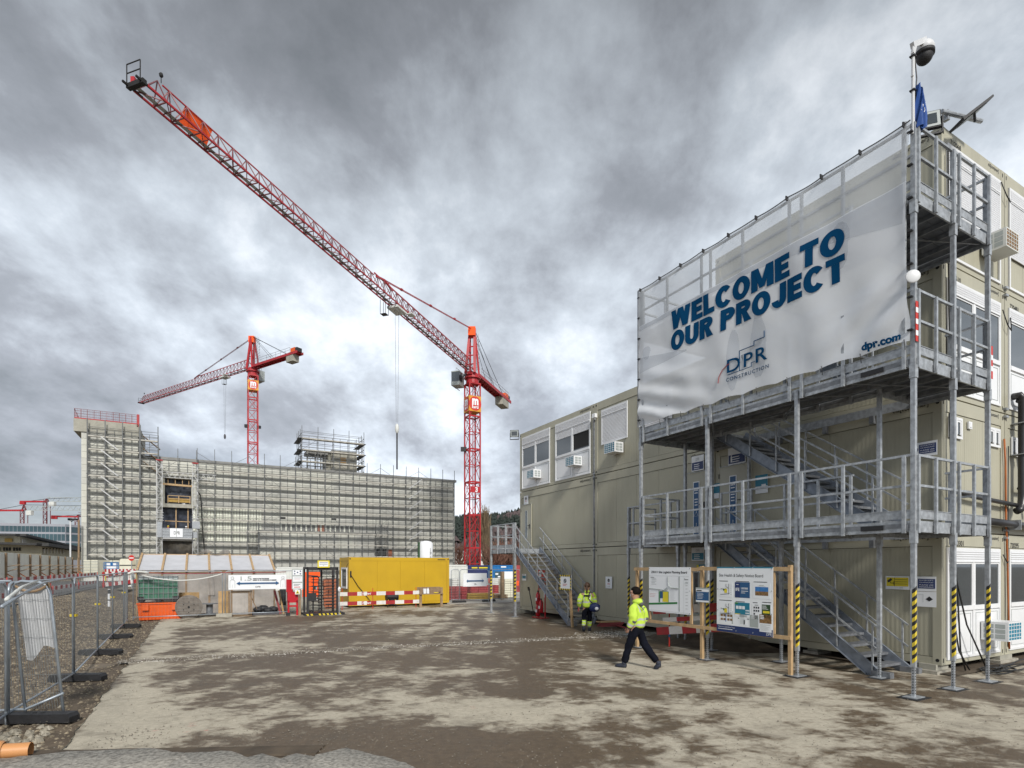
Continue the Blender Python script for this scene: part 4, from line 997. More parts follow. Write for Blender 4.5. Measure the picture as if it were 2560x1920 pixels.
# faint printed tone shapes of the backdrop photo (plain soft patches)
g = MB()
def blob(cx, cz, rx, rz_, n=14, k=0):
    g.grid(16, 5, lambda a, b: (lambda X_, Z_: (X_, wr(X_, Z_)-.006, Z_))(cx+rx*b*math.cos(a*6.283)*(1+.15*math.sin(a*9*k+1)), cz+rz_*b*math.sin(a*6.283)*(1+.12*math.cos(a*7*k))))
blob(.32, 2.0, .16, .2, k=2); blob(5.7, 2.3, .22, .45, k=1); blob(3.9, 1.0, .2, .8, k=3); blob(3.2, .9, .18, .7, k=1)
g.grid(60, 6, lambda a, b: (lambda X_, Z_: (X_, wr(X_, Z_)-.005, Z_))(.02+(BL-.14)*a, 2.82-(.12+.75*max(0, a-.55)**1.2*2)*b))
g.grid(14, 6, lambda a, b: (lambda X_, Z_: (X_, wr(X_, Z_)-.005, Z_))(.03+1.8*a, 1.95-.35*a-b*(.45-.4*a)))
part('printed_tone', g, 'bannerghost', B)
# cable ties and hem
mb = MB()
for i in range(10):
    x = .1+i*(BL-.2)/9; mb.box(x-.01, x+.01, -.06, .03, BZ1-BZ0-.07, BZ1-BZ0+.02); mb.path([(x, -.02, .06), (x+.03, -.05, -.04), (x+.01, .0, -.12)], .008, 4)
for i in range(7):
    z = .2+i*(BZ1-BZ0-.4)/6
    for x in (.0, BL-.02): mb.box(x-.03, x+.05, -.03, .03, z-.012, z+.012)
part('cable_tie', mb, 'black', B)
part('hem', MB().box(-.03, 0.0, -.02, .01, 0, BZ1-BZ0).path([bpnt(i/60, 1) for i in range(61)], .012, 5), 'steeld', B)
# banner carrier tube at the near side
part('side_pole', MB().tube((0, 0, 5.9), (0, 0, 10.2), .024, 8), 'steel', T, (VF-.02, UN+.13, 0))
# ================================================================ things on top of the near corner
P = sthing('surveillance_camera', 'white dome camera on an arm above the banner pole, cable tied', 'camera', VF, UN, 0)
part('mast', MB().tube((-.02, .0, 9.9), (-.02, .0, 11.46), .026, 10).box(-.06, .0, -.02, .02, 10.9, 10.92), 'lampwhite', P, smooth=False)
part('arm', MB().beam((-.05, 0, 11.44), (.56, .08, 11.88), .06, .09).beam((-.03, 0, 11.3), (.05, 0, 11.5), .05, .05), 'lampwhite', P)
part('dome_housing', MB().ball((.56, .09, 11.70), .155, .155, .17, 20, 12, lambda d: 1 if d.z > -.15 else .9), 'lampwhite', P, smooth=True)
part('dark_dome', MB().ball((.56, .09, 11.60), .135, .135, .155, 20, 12).tube((.56, .09, 11.60), (.56, .09, 11.66), .158, 20), 'black', P, smooth=True)
part('tie', MB().box(-.07, .03, -.04, .04, 11.25, 11.27).box(-.07, .03, -.04, .04, 10.65, 10.67).path([(.03, 0, 11.3), (.06, -.02, 10.9), (.02, -.02, 10.6), (.03, -.02, 10.1)], .01, 5), 'black', P)
Fg = sthing('blue_flag', 'blue flag hanging limp and crumpled at the top corner of the banner', 'flag', VF, UN, 10.05)
mb = MB()
for q in range(2):
    mb.grid(14, 16, lambda a, b: (-.03+q*.015+(.02+.19*a*(.25+1.0*math.sin(min(1, 1.15*(1-b))*math.pi*.62)))-.05*a*(1-b), -.06+.05*math.sin(a*9+b*4+q*2)-.02*q, -.06+.74*b+.03*math.sin(a*8)-.10*a*b+.0*q))
part('cloth', mb, 'flagblue', Fg, smooth=True)
part('white_print', MB().beam((.02, -.115, .2), (.06, -.12, .32), .02, .004, (0, 1, 0)).path([(.1, -.115, .2), (.12, -.12, .24), (.1, -.12, .28)], .007, 4).path([(.12, -.12, .34), (.14, -.12, .38)], .007, 4), 'pwhite', Fg)
def flood(lb, v, u, z, rz, tilt, w=.44, h=.36):
    o = sthing('floodlight', lb, 'floodlight', v, u, z, rz, group='site floodlights')
    c, s = math.cos(tilt), math.sin(tilt)
    def q(x, y, zz): return (x, y*c-zz*s, y*s+zz*c)
    def bx(x0, x1, y0, y1, z0, z1):
        vs = [q(*p) for p in ((x0,y0,z0),(x1,y0,z0),(x1,y1,z0),(x0,y1,z0),(x0,y0,z1),(x1,y0,z1),(x1,y1,z1),(x0,y1,z1))]; return MB().add(vs, [(0,3,2,1),(4,5,6,7),(0,1,5,4),(1,2,6,5),(2,3,7,6),(3,0,4,7)])
    part('housing', bx(-w/2, w/2, 0, .06, 0, h), 'black', o); part('rim', bx(-w/2+.02, w/2-.02, -.012, 0, .02, h-.02), 'pgrey', o); part('lens', bx(-w/2+.07, w/2-.07, -.018, -.012, .07, h-.07), 'glass', o)
    part('bracket', MB().box(-w/2-.02, -w/2, -.01, .04, -.12, .2).box(w/2, w/2+.02, -.01, .04, -.12, .2).box(-w/2, w/2, -.01, .05, -.13, -.10), 'black', o); return o
flood('dark floodlight facing the yard beside the blue flag', VF+.74, UN+.1, 10.36, -.85, -.2, .40, .36)
o = thing('floodlight', 'floodlight panel seen edge on, tilted up above the near roof corner', 'floodlight', (9.34, 11.75, 11.58), 0, group='site floodlights'); o.scale = (.85, .85, .85)
part('housing', MB().add([(-.05, y, 0) for y in (-.2, .25)]+[(.68, y, .56) for y in (-.2, .25)]+[(-.02, y, -.06) for y in (-.2, .25)]+[(.70, y, .51) for y in (-.2, .25)], [(0,2,3,1),(4,5,7,6),(0,4,6,2),(1,3,7,5),(0,1,5,4),(2,6,7,3)]), 'black', o)
part('lens', MB().add([(.1, -.15, .02), (.58, -.15, .39), (.58, .2, .39), (.1, .2, .02)], [(0,3,2,1)]), 'pgrey', o)
part('yoke', MB().beam((.3, -.1, .2), (.36, -.05, .0), .05, .05), 'black', o)
o = sthing('lamp_bracket', 'round grey bracket tube lying over the near roof corner', 'bracket', 0, 0, 11.86); part('tube', MB().tube((-.25, -.1, .0), (.95, -.32, .1), .045, 10).box(-.06, .02, -.14, -.04, -.1, .1), 'steel', o)
flood('dark floodlight on the far left roof corner of the cabins', -.25, 18.25, 8.72, LROT+.9, .15, .42, .34)
o = sthing('motion_sensor', 'small white sensor box on the top cabin beside the closed shutter', 'sensor', -.02, 12.0, 8.25, LROT); part('box', MB().box(-.1, .1, -.12, 0, 0, .16).box(-.03, .03, -.05, 0, -.06, 0), 'white', o)
D = sthing('antenna_disc', 'white round antenna disc clamped to the corner post beside the banner', 'antenna', VF-.13, UN-.05, 7.36, LROT+.75)
part('disc', MB().ball((0, 0, 0), .115, .025, .115, 20, 12), 'lampwhite', D, smooth=True); part('mount', MB().tube((0, .03, 0), (.02, .16, 0), .03, 8), 'black', D)

# ================================================================ notice boards on timber frame
VBd = -3.0
Q = sthing('notice_board_frame', 'pine timber frame holding the two notice boards before the stair tower', 'frame', VBd, 6.19, 0, LROT)
U = lambda u: 6.19-u
for u_, z_ in ((6.19, 2.28), (3.83, 2.33), (1.45, 2.35)):
    part('post', MB().box(U(u_)-.035, U(u_)+.035, -.03, .045, .02, z_), 'wood', Q)
part('top_rail', MB().box(U(6.25), U(3.83)-.046, -.07, -.03, 2.2, 2.29), 'wood', Q); part('top_rail', MB().box(U(3.83)-.044, U(1.4), -.072, -.032, 2.22, 2.31), 'wood', Q)
part('bottom_rail', MB().box(U(6.2), U(1.4), -.07, -.03, .78, .86), 'wood', Q)
[part('batten', MB().box(U(a), U(b), -.07, -.03, .87, 2.19), 'wood', Q) for a, b in ((5.63, 5.58), (4.16, 4.09), (1.83, 1.77))]
b1 = sthing('logistics_board', 'white board headed ZRH11 Site Logistics Planning Board with a site map', 'notice board', VBd-.075, 5.62, 1.10, LROT)
w1, h1 = 1.5, 1.2
part('board', MB().box(0, w1, -.006, 0, 0, h1), 'pwhite', b1)
text('ZRH11 Site Logistics Planning Board', 'pblack', b1, .09, 1.38, 1.02, 1.10, y=-.009, bold=.022)
mp = MB()
mp.path([(.73, -.009, .96), (.73, -.009, .78), (.76, -.009, .70), (.84, -.009, .66), (1.1, -.009, .65)], .016, 4)
mp.beam((1.12, -.0095, .96), (1.12, -.0095, .06), .035, .004, (0, 1, 0)); mp.path([(.0, -.009, .62), (.3, -.009, .61), (.58, -.009, .595), (.68, -.009, .66), (.72, -.009, .64), (.70, -.009, .60), (.5, -.009, .58)], .012, 4)
part('road_map', mp, 'pgrey', b1)
part('yellow_area', flat(.52, .74, .28, .55, -.0085), 'pyellow', b1); part('blue_area', flat(.43, .535, .37, .55, -.0095), 'pblue', b1)
g = MB(); g.add([(.0, -.009, .17), (1.05, -.009, .25), (1.05, -.009, .30), (.0, -.009, .22)], [(0,1,2,3)]); g.box(.42, .74, -.0105, -.009, .55, .56); g.box(.38, .40, -.0105, -.009, .26, .58); g.box(.41, .43, -.0105, -.009, .26, .55); g.box(.735, .745, -.0105, -.009, .28, .55)
part('green_line', g, 'pgreen', b1)
sp_ = MB(); lines(sp_, .1, .3, .72, .92, 5, -.0085, .25, 5); lines(sp_, 1.33, 1.43, .1, .86, 9, -.0085, .12, 6); lines(sp_, .8, 1.0, .32, .6, 9, -.0085, .12, 7)
sp_.box(.0, 1.45, -.008, -.007, .965, .968); sp_.box(1.27, 1.273, -.008, -.007, .02, .96); sp_.box(.02, 1.45, -.008, -.007, .03, .033)
part('small_print', sp_, 'pgrey', b1); part('dark_print', MB().box(1.3, 1.31, -.009, -.007, .87, .92).box(1.31, 1.42, -.009, -.007, .875, .89).box(.06, .2, -.009, -.007, .92, .93), 'pblack', b1); text('DPR', 'pgrey', b1, 1.31, 1.42, .77, .81, y=-.009)
part('green_logo', flat(1.31, 1.35, .82, .83), 'pgreen', b1)
part('red_print', lines(MB(), .03, .33, .38, .5, 3, -.0085, .12, 8), 'signred', b1)
sc = MB()
for x, z in ((.03, 1.17), (1.47, 1.17), (.03, .6), (1.47, .6), (1.47, .03), (.03, .03)): sc.tube((x, -.012, z), (x, -.006, z), .012, 8)
part('screw', sc, 'steel', b1)
b2 = sthing('safety_board', 'white board headed Site Health and Safety Notice Board with posters and navy foot', 'notice board', VBd-.075, 3.30, .79, LROT)
w2, h2 = 1.5, 1.52
part('board', MB().box(0, w2, -.008, 0, 0, h2), 'pwhite', b2); part('navy_foot', flat(0, w2, 0, .16, -.0095), 'pnavy', b2); part('blue_head', flat(0, w2, h2-.03, h2, -.0095), 'pteal', b2)
text('Site Health & Safety Notice Board', 'pblack', b2, .07, 1.26, 1.27, 1.36, y=-.011)
text('We Exist to Build Great Things.', 'pwhite', b2, .04, .52, .095, .13, y=-.012); text('DPR', 'pwhite', b2, 1.34, 1.47, .03, .09, y=-.012, shear=.2)
part('foot_print', MB().box(.04, .45, -.012, -.0095, .06, .072), 'pwhite', b2)
def poster(x, z, w, h, base='pwhite', y=-.011):
    return part('poster', MB().box(0, w, y, -.0085, 0, h), base, b2, (x, 0, z))
heads = MB()
for x, z, w in ((.07, 1.18, .25), (.55, 1.18, .35), (1.02, 1.18, .34), (.07, .73, .36), (.54, .72, .25), (1.0, .72, .12), (1.24, .74, .22), (.6, .32+.02, .3)): heads.box(x, x+w, -.0105, -.008, z, z+.014)
part('heading_print', heads, 'pblack', b2)
def sitemap(p):
    part('road_map', MB().path([(.05, -.013, .19), (.17, -.013, .17), (.2, -.013, .2)], .005, 4).path([(.28, -.013, .06), (.28, -.013, .31)], .004, 4).path([(.2, -.013, .3), (.2, -.013, .24), (.28, -.013, .2)], .004, 4).path([(.04, -.013, .05), (.3, -.013, .08)], .005, 4), 'pblack', p)
    part('yellow_area', flat(.15, .23, .09, .19, -.013), 'pyellow', p); part('green_area', flat(.12, .15, .14, .19, -.0135), 'pgreen', p); part('small_print', lines(MB(), .32, .37, .04, .3, 6, -.0125, .15, 3), 'pgrey', p)
sitemap(poster(.07, .82, .38, .34)); sitemap(poster(.07, .36, .38, .35))
p = poster(.52, .82, .40, .35, 'pblue'); part('navy_field', flat(0, .14, 0, .35, -.012), 'pnavy', p); text('IFE', 'pwhite', p, .02, .125, .15, .22, y=-.0135, bold=.02); text("100'000", 'pwhite', p, .17, .35, .19, .235, y=-.0135, bold=.02); part('white_print', lines(MB(), .17, .36, .09, .17, 2, -.0135, .3, 2).box(.04, .1, -.0135, -.012, .29, .3), 'pwhite', p)
p = poster(1.0, .82, .44, .34); part('photo_sky', flat(.06, .39, .16, .26, -.012), 'psky', p); part('photo_site', flat(.06, .39, .07, .16, -.012), 'pbrown', p); part('small_print', MB().box(.16, .28, -.0125, -.011, .29, .3).box(.12, .32, -.0125, -.011, .275, .28), 'pgrey', p)
p = poster(.52, .38, .40, .33, 'pwhite'); part('blue_field', flat(0, .40, .06, .33, -.012), 'pteal', p)
g = MB(); [g.box(.03+i*.085, .1+i*.085, -.014, -.012, .18, .25) for i in range(3)]; [g.box(.29+(i % 3)*.035, .315+(i % 3)*.035, -.014, -.012, .14-.06*(i//3), .17-.06*(i//3)) for i in range(6)]; part('white_icon', g, 'pwhite', p); part('yellow_corner', flat(0, .15, .06, .075, -.0135), 'pyellow', p); part('green_corner', flat(.0, .09, .29, .33, -.0135), 'pgreen', p)
p = poster(.97, .36, .23, .34); g = MB(); [g.box(.05+(i % 3)*.055, .085+(i % 3)*.055, -.0135, -.012, .24-.07*(i//3), .28-.07*(i//3)) for i in range(7)]; g.box(.08, .17, -.0135, -.012, .31, .32); part('dark_icon', g, 'pblack', p)
p = poster(1.21, .37, .25, .34); part('green_field', flat(.02, .23, .03, .33, -.012), 'pdkgreen', p); part('yellow_badge', MB().box(.05, .21, -.0145, -.012, .14, .19), 'pyellow', p); part('white_print', lines(MB(), .03, .19, .22, .31, 4, -.0135, .4, 4), 'pwhite', p)
p = poster(.09, .08+.1, .34, .28, 'pwhite'); g = MB(); [g.box(.03+(i % 4)*.08+(.03 if i % 4 > 1 else 0), .10+(i % 4)*.08+(.03 if i % 4 > 1 else 0)-.01, -.0135, -.012, .18-.09*(i//4), .23-.09*(i//4)) for i in range(8)]; part('photo_strip', g, 'pbrown', p); part('blue_strip', flat(.165, .185, .06, .24, -.012), 'psky', p)
part('grey_strip', flat(.43, .46, .2, .5, -.0095), 'pgrey', b2)
p = poster(.64, .17+.03, .2, .27); part('small_print', lines(MB(), .02, .18, .02, .24, 9, -.0125, .3, 9), 'pgrey', p); part('dark_icon', MB().box(.12, .15, -.0135, -.012, .02, .12), 'pblack', p)
poster(.92, .18, .22, .27, 'pgrey')
p = poster(1.17, .1, .3, .38); part('photo_field', flat(0, .3, .19, .38, -.012), 'pbrown', p); part('white_print', lines(MB(), .02, .16, .27, .37, 3, -.0135, .6, 4), 'pwhite', p); part('small_print', lines(MB(), .02, .28, .02, .17, 6, -.0125, .25, 2), 'pgrey', p)
sc = MB()
for x, z in ((.03, 1.48), (.5, 1.5), (1.0, 1.5), (1.47, 1.48), (.03, 1.0), (1.47, 1.0), (.03, .5), (1.47, .5), (.55, .05), (1.0, .05), (1.47, .03)): sc.tube((x, -.016, z), (x, -.008, z), .012, 8)
part('screw', sc, 'steel', b2)
o = sthing('blue_info_plate', 'small blue and white rules sign on the middle timber post', 'sign', VBd-.10, 3.93, 1.44, LROT)
part('board', MB().box(0, .42, -.008, 0, 0, .36), 'pgrey', o); part('white_field', flat(.01, .41, .01, .32, -.0095), 'pwhite', o); part('blue_field', flat(.01, .41, .05, .26, -.011), 'pblue', o); part('white_print', lines(MB(), .05, .3, .08, .24, 5, -.0125, .25, 3), 'pwhite', o); part('dark_print', MB().box(.03, .19, -.0125, -.0105, .275, .30), 'pblack', o)
# red and white barrier boards lying slanted behind the boards
def rwboard(parent, p, q, h=.2, n=6, red0=True, th=.02, brand=False):
    p, q = Vector(p), Vector(q); d = (q-p)/n
    a, b = MB().beam((0, 0, 0), d, th, h).mesh('red_field', 'rwred'), MB().beam((0, 0, 0), d, th, h).mesh('white_field', 'rwwhite')
    for i in range(n):
        r_ = (i % 2 == 0) == red0; put('red_field' if r_ else 'white_field', a if r_ else b, parent, p+d*i)
o = sthing('barrier_board', 'red and white barrier planks slanting behind the logistics board', 'barrier', -2.2, 5.9, 0, LROT)
rwboard(o, (.0-.5, 0, 1.02), (2.6, .0, 1.35), .22, 6); rwboard(o, (-.4, .05, .42), (2.6, .05, .85), .22, 6); rwboard(o, (-.45, .03, 1.32), (-.1, .03, 1.36), .22, 1); rwboard(o, (-.1, .0, .78), (2.6, .0, 1.1), .12, 5, False)
part('stake', MB().tube((.05, .1, .0), (.05, .1, 1.2), .02, 6), 'signred', o); part('blue_sleeve', MB().tube((.05, .1, .3), (.05, .1, .55), .028, 8), 'blue', o)
# single stair on the far left cabins
T2 = sthing('single_stair', 'galvanised stair with landing leading to the first floor door at the far left', 'stair', 0, 0)
def post2(v, u, z1, tape=True):
    o = part('post', MB().box(-.045, .045, -.045, .045, .04, z1).box(-.14, .14, -.1, .1, .01, .03), 'steel', T2, (v, u, 0))
    if tape:
        for m_, ph in (('hazyel', 0), ('pblack', 1)):
            h = MB()
            for i in range(18):
                z = .7+i*.08
                if i % 2 == ph: h.add([(-.048, -.048, z), (.02, -.048, z+.035), (.02, -.048, z+.115), (-.048, -.048, z+.08)], [(0,1,2,3)]); h.add([(-.048, .02, z), (-.048, -.048, z+.035), (-.048, -.048, z+.115), (-.048, .02, z+.08)], [(0,1,2,3)])
            part('hazard_tape', h, m_, o)
post2(-1.36, 18.6, 4.3); post2(-1.36, 16.2, 4.3); post2(-.08, 18.6, 4.3, False)
g = MB(); [g.box(-1.33, -.06, 16.15+i*.25, 16.38+i*.25, DK[0]-.04, DK[0]) for i in range(10)]
dk = part('landing_deck', g, 'grate', T2); e = MB(); e.beam((-1.36, 16.15, DK[0]-.1), (-1.36, 18.6, DK[0]-.1), .03, .2); e.beam((-1.36, 18.6, DK[0]-.1), (-.06, 18.6, DK[0]-.1), .03, .2); e.beam((-1.36, 16.15, DK[0]-.1), (-.06, 16.15, DK[0]-.1), .03, .2); part('edge_beam', e, 'steel', dk)
guardrail((-1.39, 18.6), (-1.39, 16.2), DK[0], (.04, .33, .66, .96), parent=T2); guardrail((-1.36, 18.62), (-.06, 18.62), DK[0], (.3, .65, .96), parent=T2)
flight(T2, -1.32, -.12, 11.9, .1, 16.15, DK[0]-.03, 17)
part('stair_foot', MB().box(-1.4, -1.2, 11.62, 12.0, .02, .22), 'steeld', T2)
# signpost at the foot of that stair
o = sthing('timber_signpost', 'leaning timber stake with a hazard edged no entry sign at the stair foot', 'signpost', -1.62, 11.35, 0, LROT)
part('stake', MB().beam((.02, 0, .0), (-.16, -.02, 2.0), .09, .07), 'wood', o)
pb = part('board', MB().box(-.72, .02, -.07, -.05, 1.42, 1.98), 'pwhite', o)
for m_, ph in (('hazyel', 0), ('pblack', 1)):
    h = MB(); N_ = 10
    for i in range(N_):
        if i % 2 == ph:
            a, b = -.72+.74*i/N_, -.72+.74*(i+1)/N_; h.box(a, b, -.076, -.07, 1.93, 1.99); h.box(a, b, -.076, -.07, 1.41, 1.47)
    for i in range(8):
        if i % 2 == ph: a, b = 1.47+.46*i/8, 1.47+.46*(i+1)/8; h.box(-.73, -.68, -.076, -.07, a, b); h.box(-.03, .03, -.076, -.07, a, b)
    part('hazard_edge', h, m_, pb)
mb = MB(); mb.path([(-.36+.07*math.cos(t/12*6.283), -.075, 1.77+.07*math.sin(t/12*6.283)) for t in range(13)], .012, 5); mb.beam((-.41, -.075, 1.82), (-.31, -.075, 1.72), .02, .01); part('pictogram', mb, 'pblack', pb); part('red_print', lines(MB(), -.52, -.2, 1.56, 1.66, 2, -.0745, .3), 'signred', pb)
# fire extinguisher stand
E_ = sthing('extinguisher_stand', 'red fire point stand with two extinguishers under the single stair', 'fire point', -.62, 15.35, 0, LROT)
part('rack', MB().box(-.02, .0, -.02, .02, .05, 1.75).box(.5, .54, -.02, .02, .05, 1.75).box(-.25, .56, -.2, .2, .02, .06).box(0, .5, -.01, .02, 1.3, 1.33).box(0, .5, -.02, .02, .25, .29), 'extred', E_)
part('notice', MB().box(.02, .48, -.03, -.02, 1.34, 1.74), 'greycloth', E_); part('white_notice', MB().box(.05, .25, -.036, -.03, 1.78, 2.1), 'pwhite', E_); part('red_backing', MB().box(-.02, .54, -.03, -.02, 1.75, 2.2), 'extred', E_)
for x, z, nm in ((.12, .62, 0), (.38, .28, 0), (.12, .1, 0)):
    e = part('extinguisher', MB().path([(x, -.12, z), (x, -.12, z+.02), (x, -.12, z+.44), (x, -.12, z+.52), (x, -.12, z+.56)], .09, 14, True, [.08, .1, .1, .06, .03]), 'extred', E_, smooth=True)
    part('valve', MB().box(x-.05, x+.04, -.14, -.10, z+.56, z+.62).path([(x+.03, -.12, z+.58), (x+.12, -.16, z+.4), (x+.1, -.2, z+.15)], .012, 6), 'black', e); part('label', MB().box(x-.05, x+.05, -.225, -.215, z+.18, z+.3), 'pwhite', e)
part('white_print', MB().box(.47, .53, -.035, -.031, .95, 1.28), 'pwhite', E_)
o = sthing('broom', 'broom leaning beside the red fire point stand', 'broom', -.55, 15.9, 0, LROT); part('handle', MB().beam((0, 0, .1), (-.42, 0, 1.2), .03), 'black', o); part('brush', MB().beam((-.42, 0, 1.2), (-.5, 0, 1.35), .08, .06), 'black', o)
# short stack of red battens lying by the stair
o = sthing('batten_bundle', 'small heap of red painted battens on the ground at the stair foot', 'battens', -.35, 10.9, .02, LROT)
mb = MB()
for i in range(6): mb.beam((.0+i*.05, -.45+.02*i, .06+.05*(i % 3)), (.5+i*.07, .15, .10+.06*(i % 3)), .045, .05)
part('red_batten', mb, 'brickred', o); mb = MB(); [mb.beam((.0+i*.09, -.5, .22), (.45+i*.09, .1, .26), .04, .04) for i in range(4)]; part('pine_batten', mb, 'wood', o); part('long_batten', MB().beam((.6, .0, .12), (2.0, -.15, .02), .06, .05), 'brickred', o)

# ================================================================ people
def band(me, mats, fn):
    for m_ in mats: me.materials.append(M[m_])
    for p_ in me.polygons: p_.material_index = fn(p_.center); p_.use_smooth = True
    return me
def noisy(me, amp, sc):
    for v_ in me.vertices:
        n_ = noise.noise_vector(v_.co*sc); v_.co += Vector(n_)*amp
    me.update(); return me
def leg(hip, knee, ank, toe, side): return [hip, knee, ank, toe]
def person(lb, X, Y, rz, pose, z=0):
    root = thing('person', lb, 'person', (X, Y, z), rz)
    P_ = pose
    # continuous body: pelvis, spine, head, arms, legs
    vs = [P_['pelvis']+((.12, .16),), P_['belly']+((.105, .14),), P_['chest']+((.11, .14),), P_['neck0']+(.07,), P_['neck']+(.055,), P_['head0']+((.10, .085),), P_['head1']+((.125, .105),), P_['head2']+((.10, .085),)]
    es = [(i, i+1) for i in range(7)]
    for s_ in ('L', 'R'):
        b = len(vs); vs += [P_['sh'+s_]+(.048,), P_['el'+s_]+(.038,), P_['wr'+s_]+(.027,), P_['hd'+s_]+((.04, .022),)]; es += [(2, b), (b, b+1), (b+1, b+2), (b+2, b+3)]
        b = len(vs); vs += [P_['hip'+s_]+(.09,), P_['kn'+s_]+(.058,), P_['an'+s_]+(.04,), P_['to'+s_]+(.035,)]; es += [(0, b), (b, b+1), (b+1, b+2), (b+2, b+3)]
    body = skin(vs, es, 2)
    # fingers as short bent chains rooted in the palm
    bm = bmesh.new(); bm.from_mesh(body)
    for s_ in ('L', 'R'):
        wr = Vector(P_['wr'+s_]); hd = Vector(P_['hd'+s_]); d = (hd-wr).normalized(); side = Vector((1, 0, 0)); nrm = d.cross(side).normalized(); side = nrm.cross(d).normalized()
        fm = MB()
        for i, (off, ln) in enumerate(((.028, .062), (.010, .072), (-.009, .067), (-.026, .052))):
            a = hd+side*off-d*.01; b_ = a+d*ln*.5; c_ = b_+d*ln*.35+nrm*(.022 if s_ == 'L' else -.022); e_ = c_+d*ln*.12+nrm*(.022 if s_ == 'L' else -.022); fm.path([a, b_, c_, e_], .009, 6, True, [.0095, .009, .008, .006])
        a = wr.lerp(hd, .45)+side*.03; fm.path([a, a+side*.025+d*.025, a+side*.03+d*.05], .01, 6, True, [.012, .0105, .008])
        tmp = fm.mesh('f'); bm.from_mesh(tmp); bpy.data.meshes.remove(tmp)
    bm.to_mesh(body); bm.free(); body.materials.append(M['skin']); body.shade_smooth()
    put('body', body, root)
    return root
def head_bits(root, P_, hairm, glasses=False, mask=False, pony=False):
    h1 = Vector(P_['head1']); h0 = Vector(P_['head0'])
    # nose, ears, brow, eyes; the head faces +x
    c = (h1+h0)/2
    mb = MB().ball(h1+Vector((.095, 0, -.035)), .022, .014, .024, 8, 6); part('nose', mb, 'skin', root, smooth=True)
    mb = MB().ball(h1+Vector((-.005, .085, -.03)), .02, .01, .03, 8, 6).ball(h1+Vector((-.005, -.085, -.03)), .02, .01, .03, 8, 6); part('ear', mb, 'skin', root, smooth=True)
    mb = MB().ball(h1+Vector((.088, .032, -.005)), .01, .013, .007, 8, 6).ball(h1+Vector((.088, -.032, -.005)), .01, .013, .007, 8, 6); part('eye', mb, 'pblack', root)
    mb = MB().ball(h1+Vector((-.022, 0, .02)), .125, .105, .118, 18, 12, lambda d: (1 if not (d.x > .25 and d.z < .35) else .72)*(1+.02*math.sin(d.x*30+d.y*23)) if d.z > -.62 else .8)
    part('hair', mb, hairm, root, smooth=True)
    if mask: part('face_mask', MB().ball(h0+Vector((.062, 0, .035)), .052, .056, .055, 12, 8).path([h1+Vector((.06, .07, -.05)), h1+Vector((0, .09, -.035))], .003, 4).path([h1+Vector((.06, -.07, -.05)), h1+Vector((0, -.09, -.035))], .003, 4), 'mask', root, smooth=True)
    if glasses: part('spectacles', MB().box(h1.x+.094, h1.x+.1, -.055+h1.y, .055+h1.y, h1.z-.012, h1.z+.012).box(h1.x, h1.x+.1, h1.y+.08, h1.y+.085, h1.z-.003, h1.z+.004).box(h1.x, h1.x+.1, h1.y-.085, h1.y-.08, h1.z-.003, h1.z+.004), 'black', root)
    if pony: part('ponytail', MB().path([h1+Vector((-.1, 0, .02)), h1+Vector((-.15, 0, -.06)), h1+Vector((-.15, .005, -.16)), h1+Vector((-.14, .0, -.27))], .03, 9, True, [.03, .042, .034, .01]), hairm, root, smooth=True)
def grow(P_, keys, rad): return [P_[k]+(rad[i],) for i, k in enumerate(keys)]
# walking man, stepping to the left of the picture
A = dict(pelvis=(0, 0, .97), belly=(.01, 0, 1.12), chest=(.02, 0, 1.36), neck0=(.02, 0, 1.52), neck=(.035, 0, 1.57), head0=(.055, 0, 1.64), head1=(.055, 0, 1.73), head2=(.045, 0, 1.80),
 shL=(.02, .20, 1.44), elL=(-.02, .27, 1.16), wrL=(.10, .25, .94), hdL=(.14, .24, .87), shR=(.02, -.20, 1.44), elR=(-.10, -.26, 1.18), wrR=(-.02, -.22, .97), hdR=(.02, -.20, .90),
 hipL=(0, .10, .93), knL=(.16, .10, .52), anL=(.27, .10, .10), toL=(.43, .11, .05), hipR=(0, -.10, .93), knR=(-.15, -.10, .52), anR=(-.46, -.10, .15), toR=(-.39, -.10, .03))
m1 = person('person walking left in a hi vis yellow jacket, dark trousers and face mask', 2.83, 12.72, R(147), A)
head_bits(m1, A, 'hair', True, True)
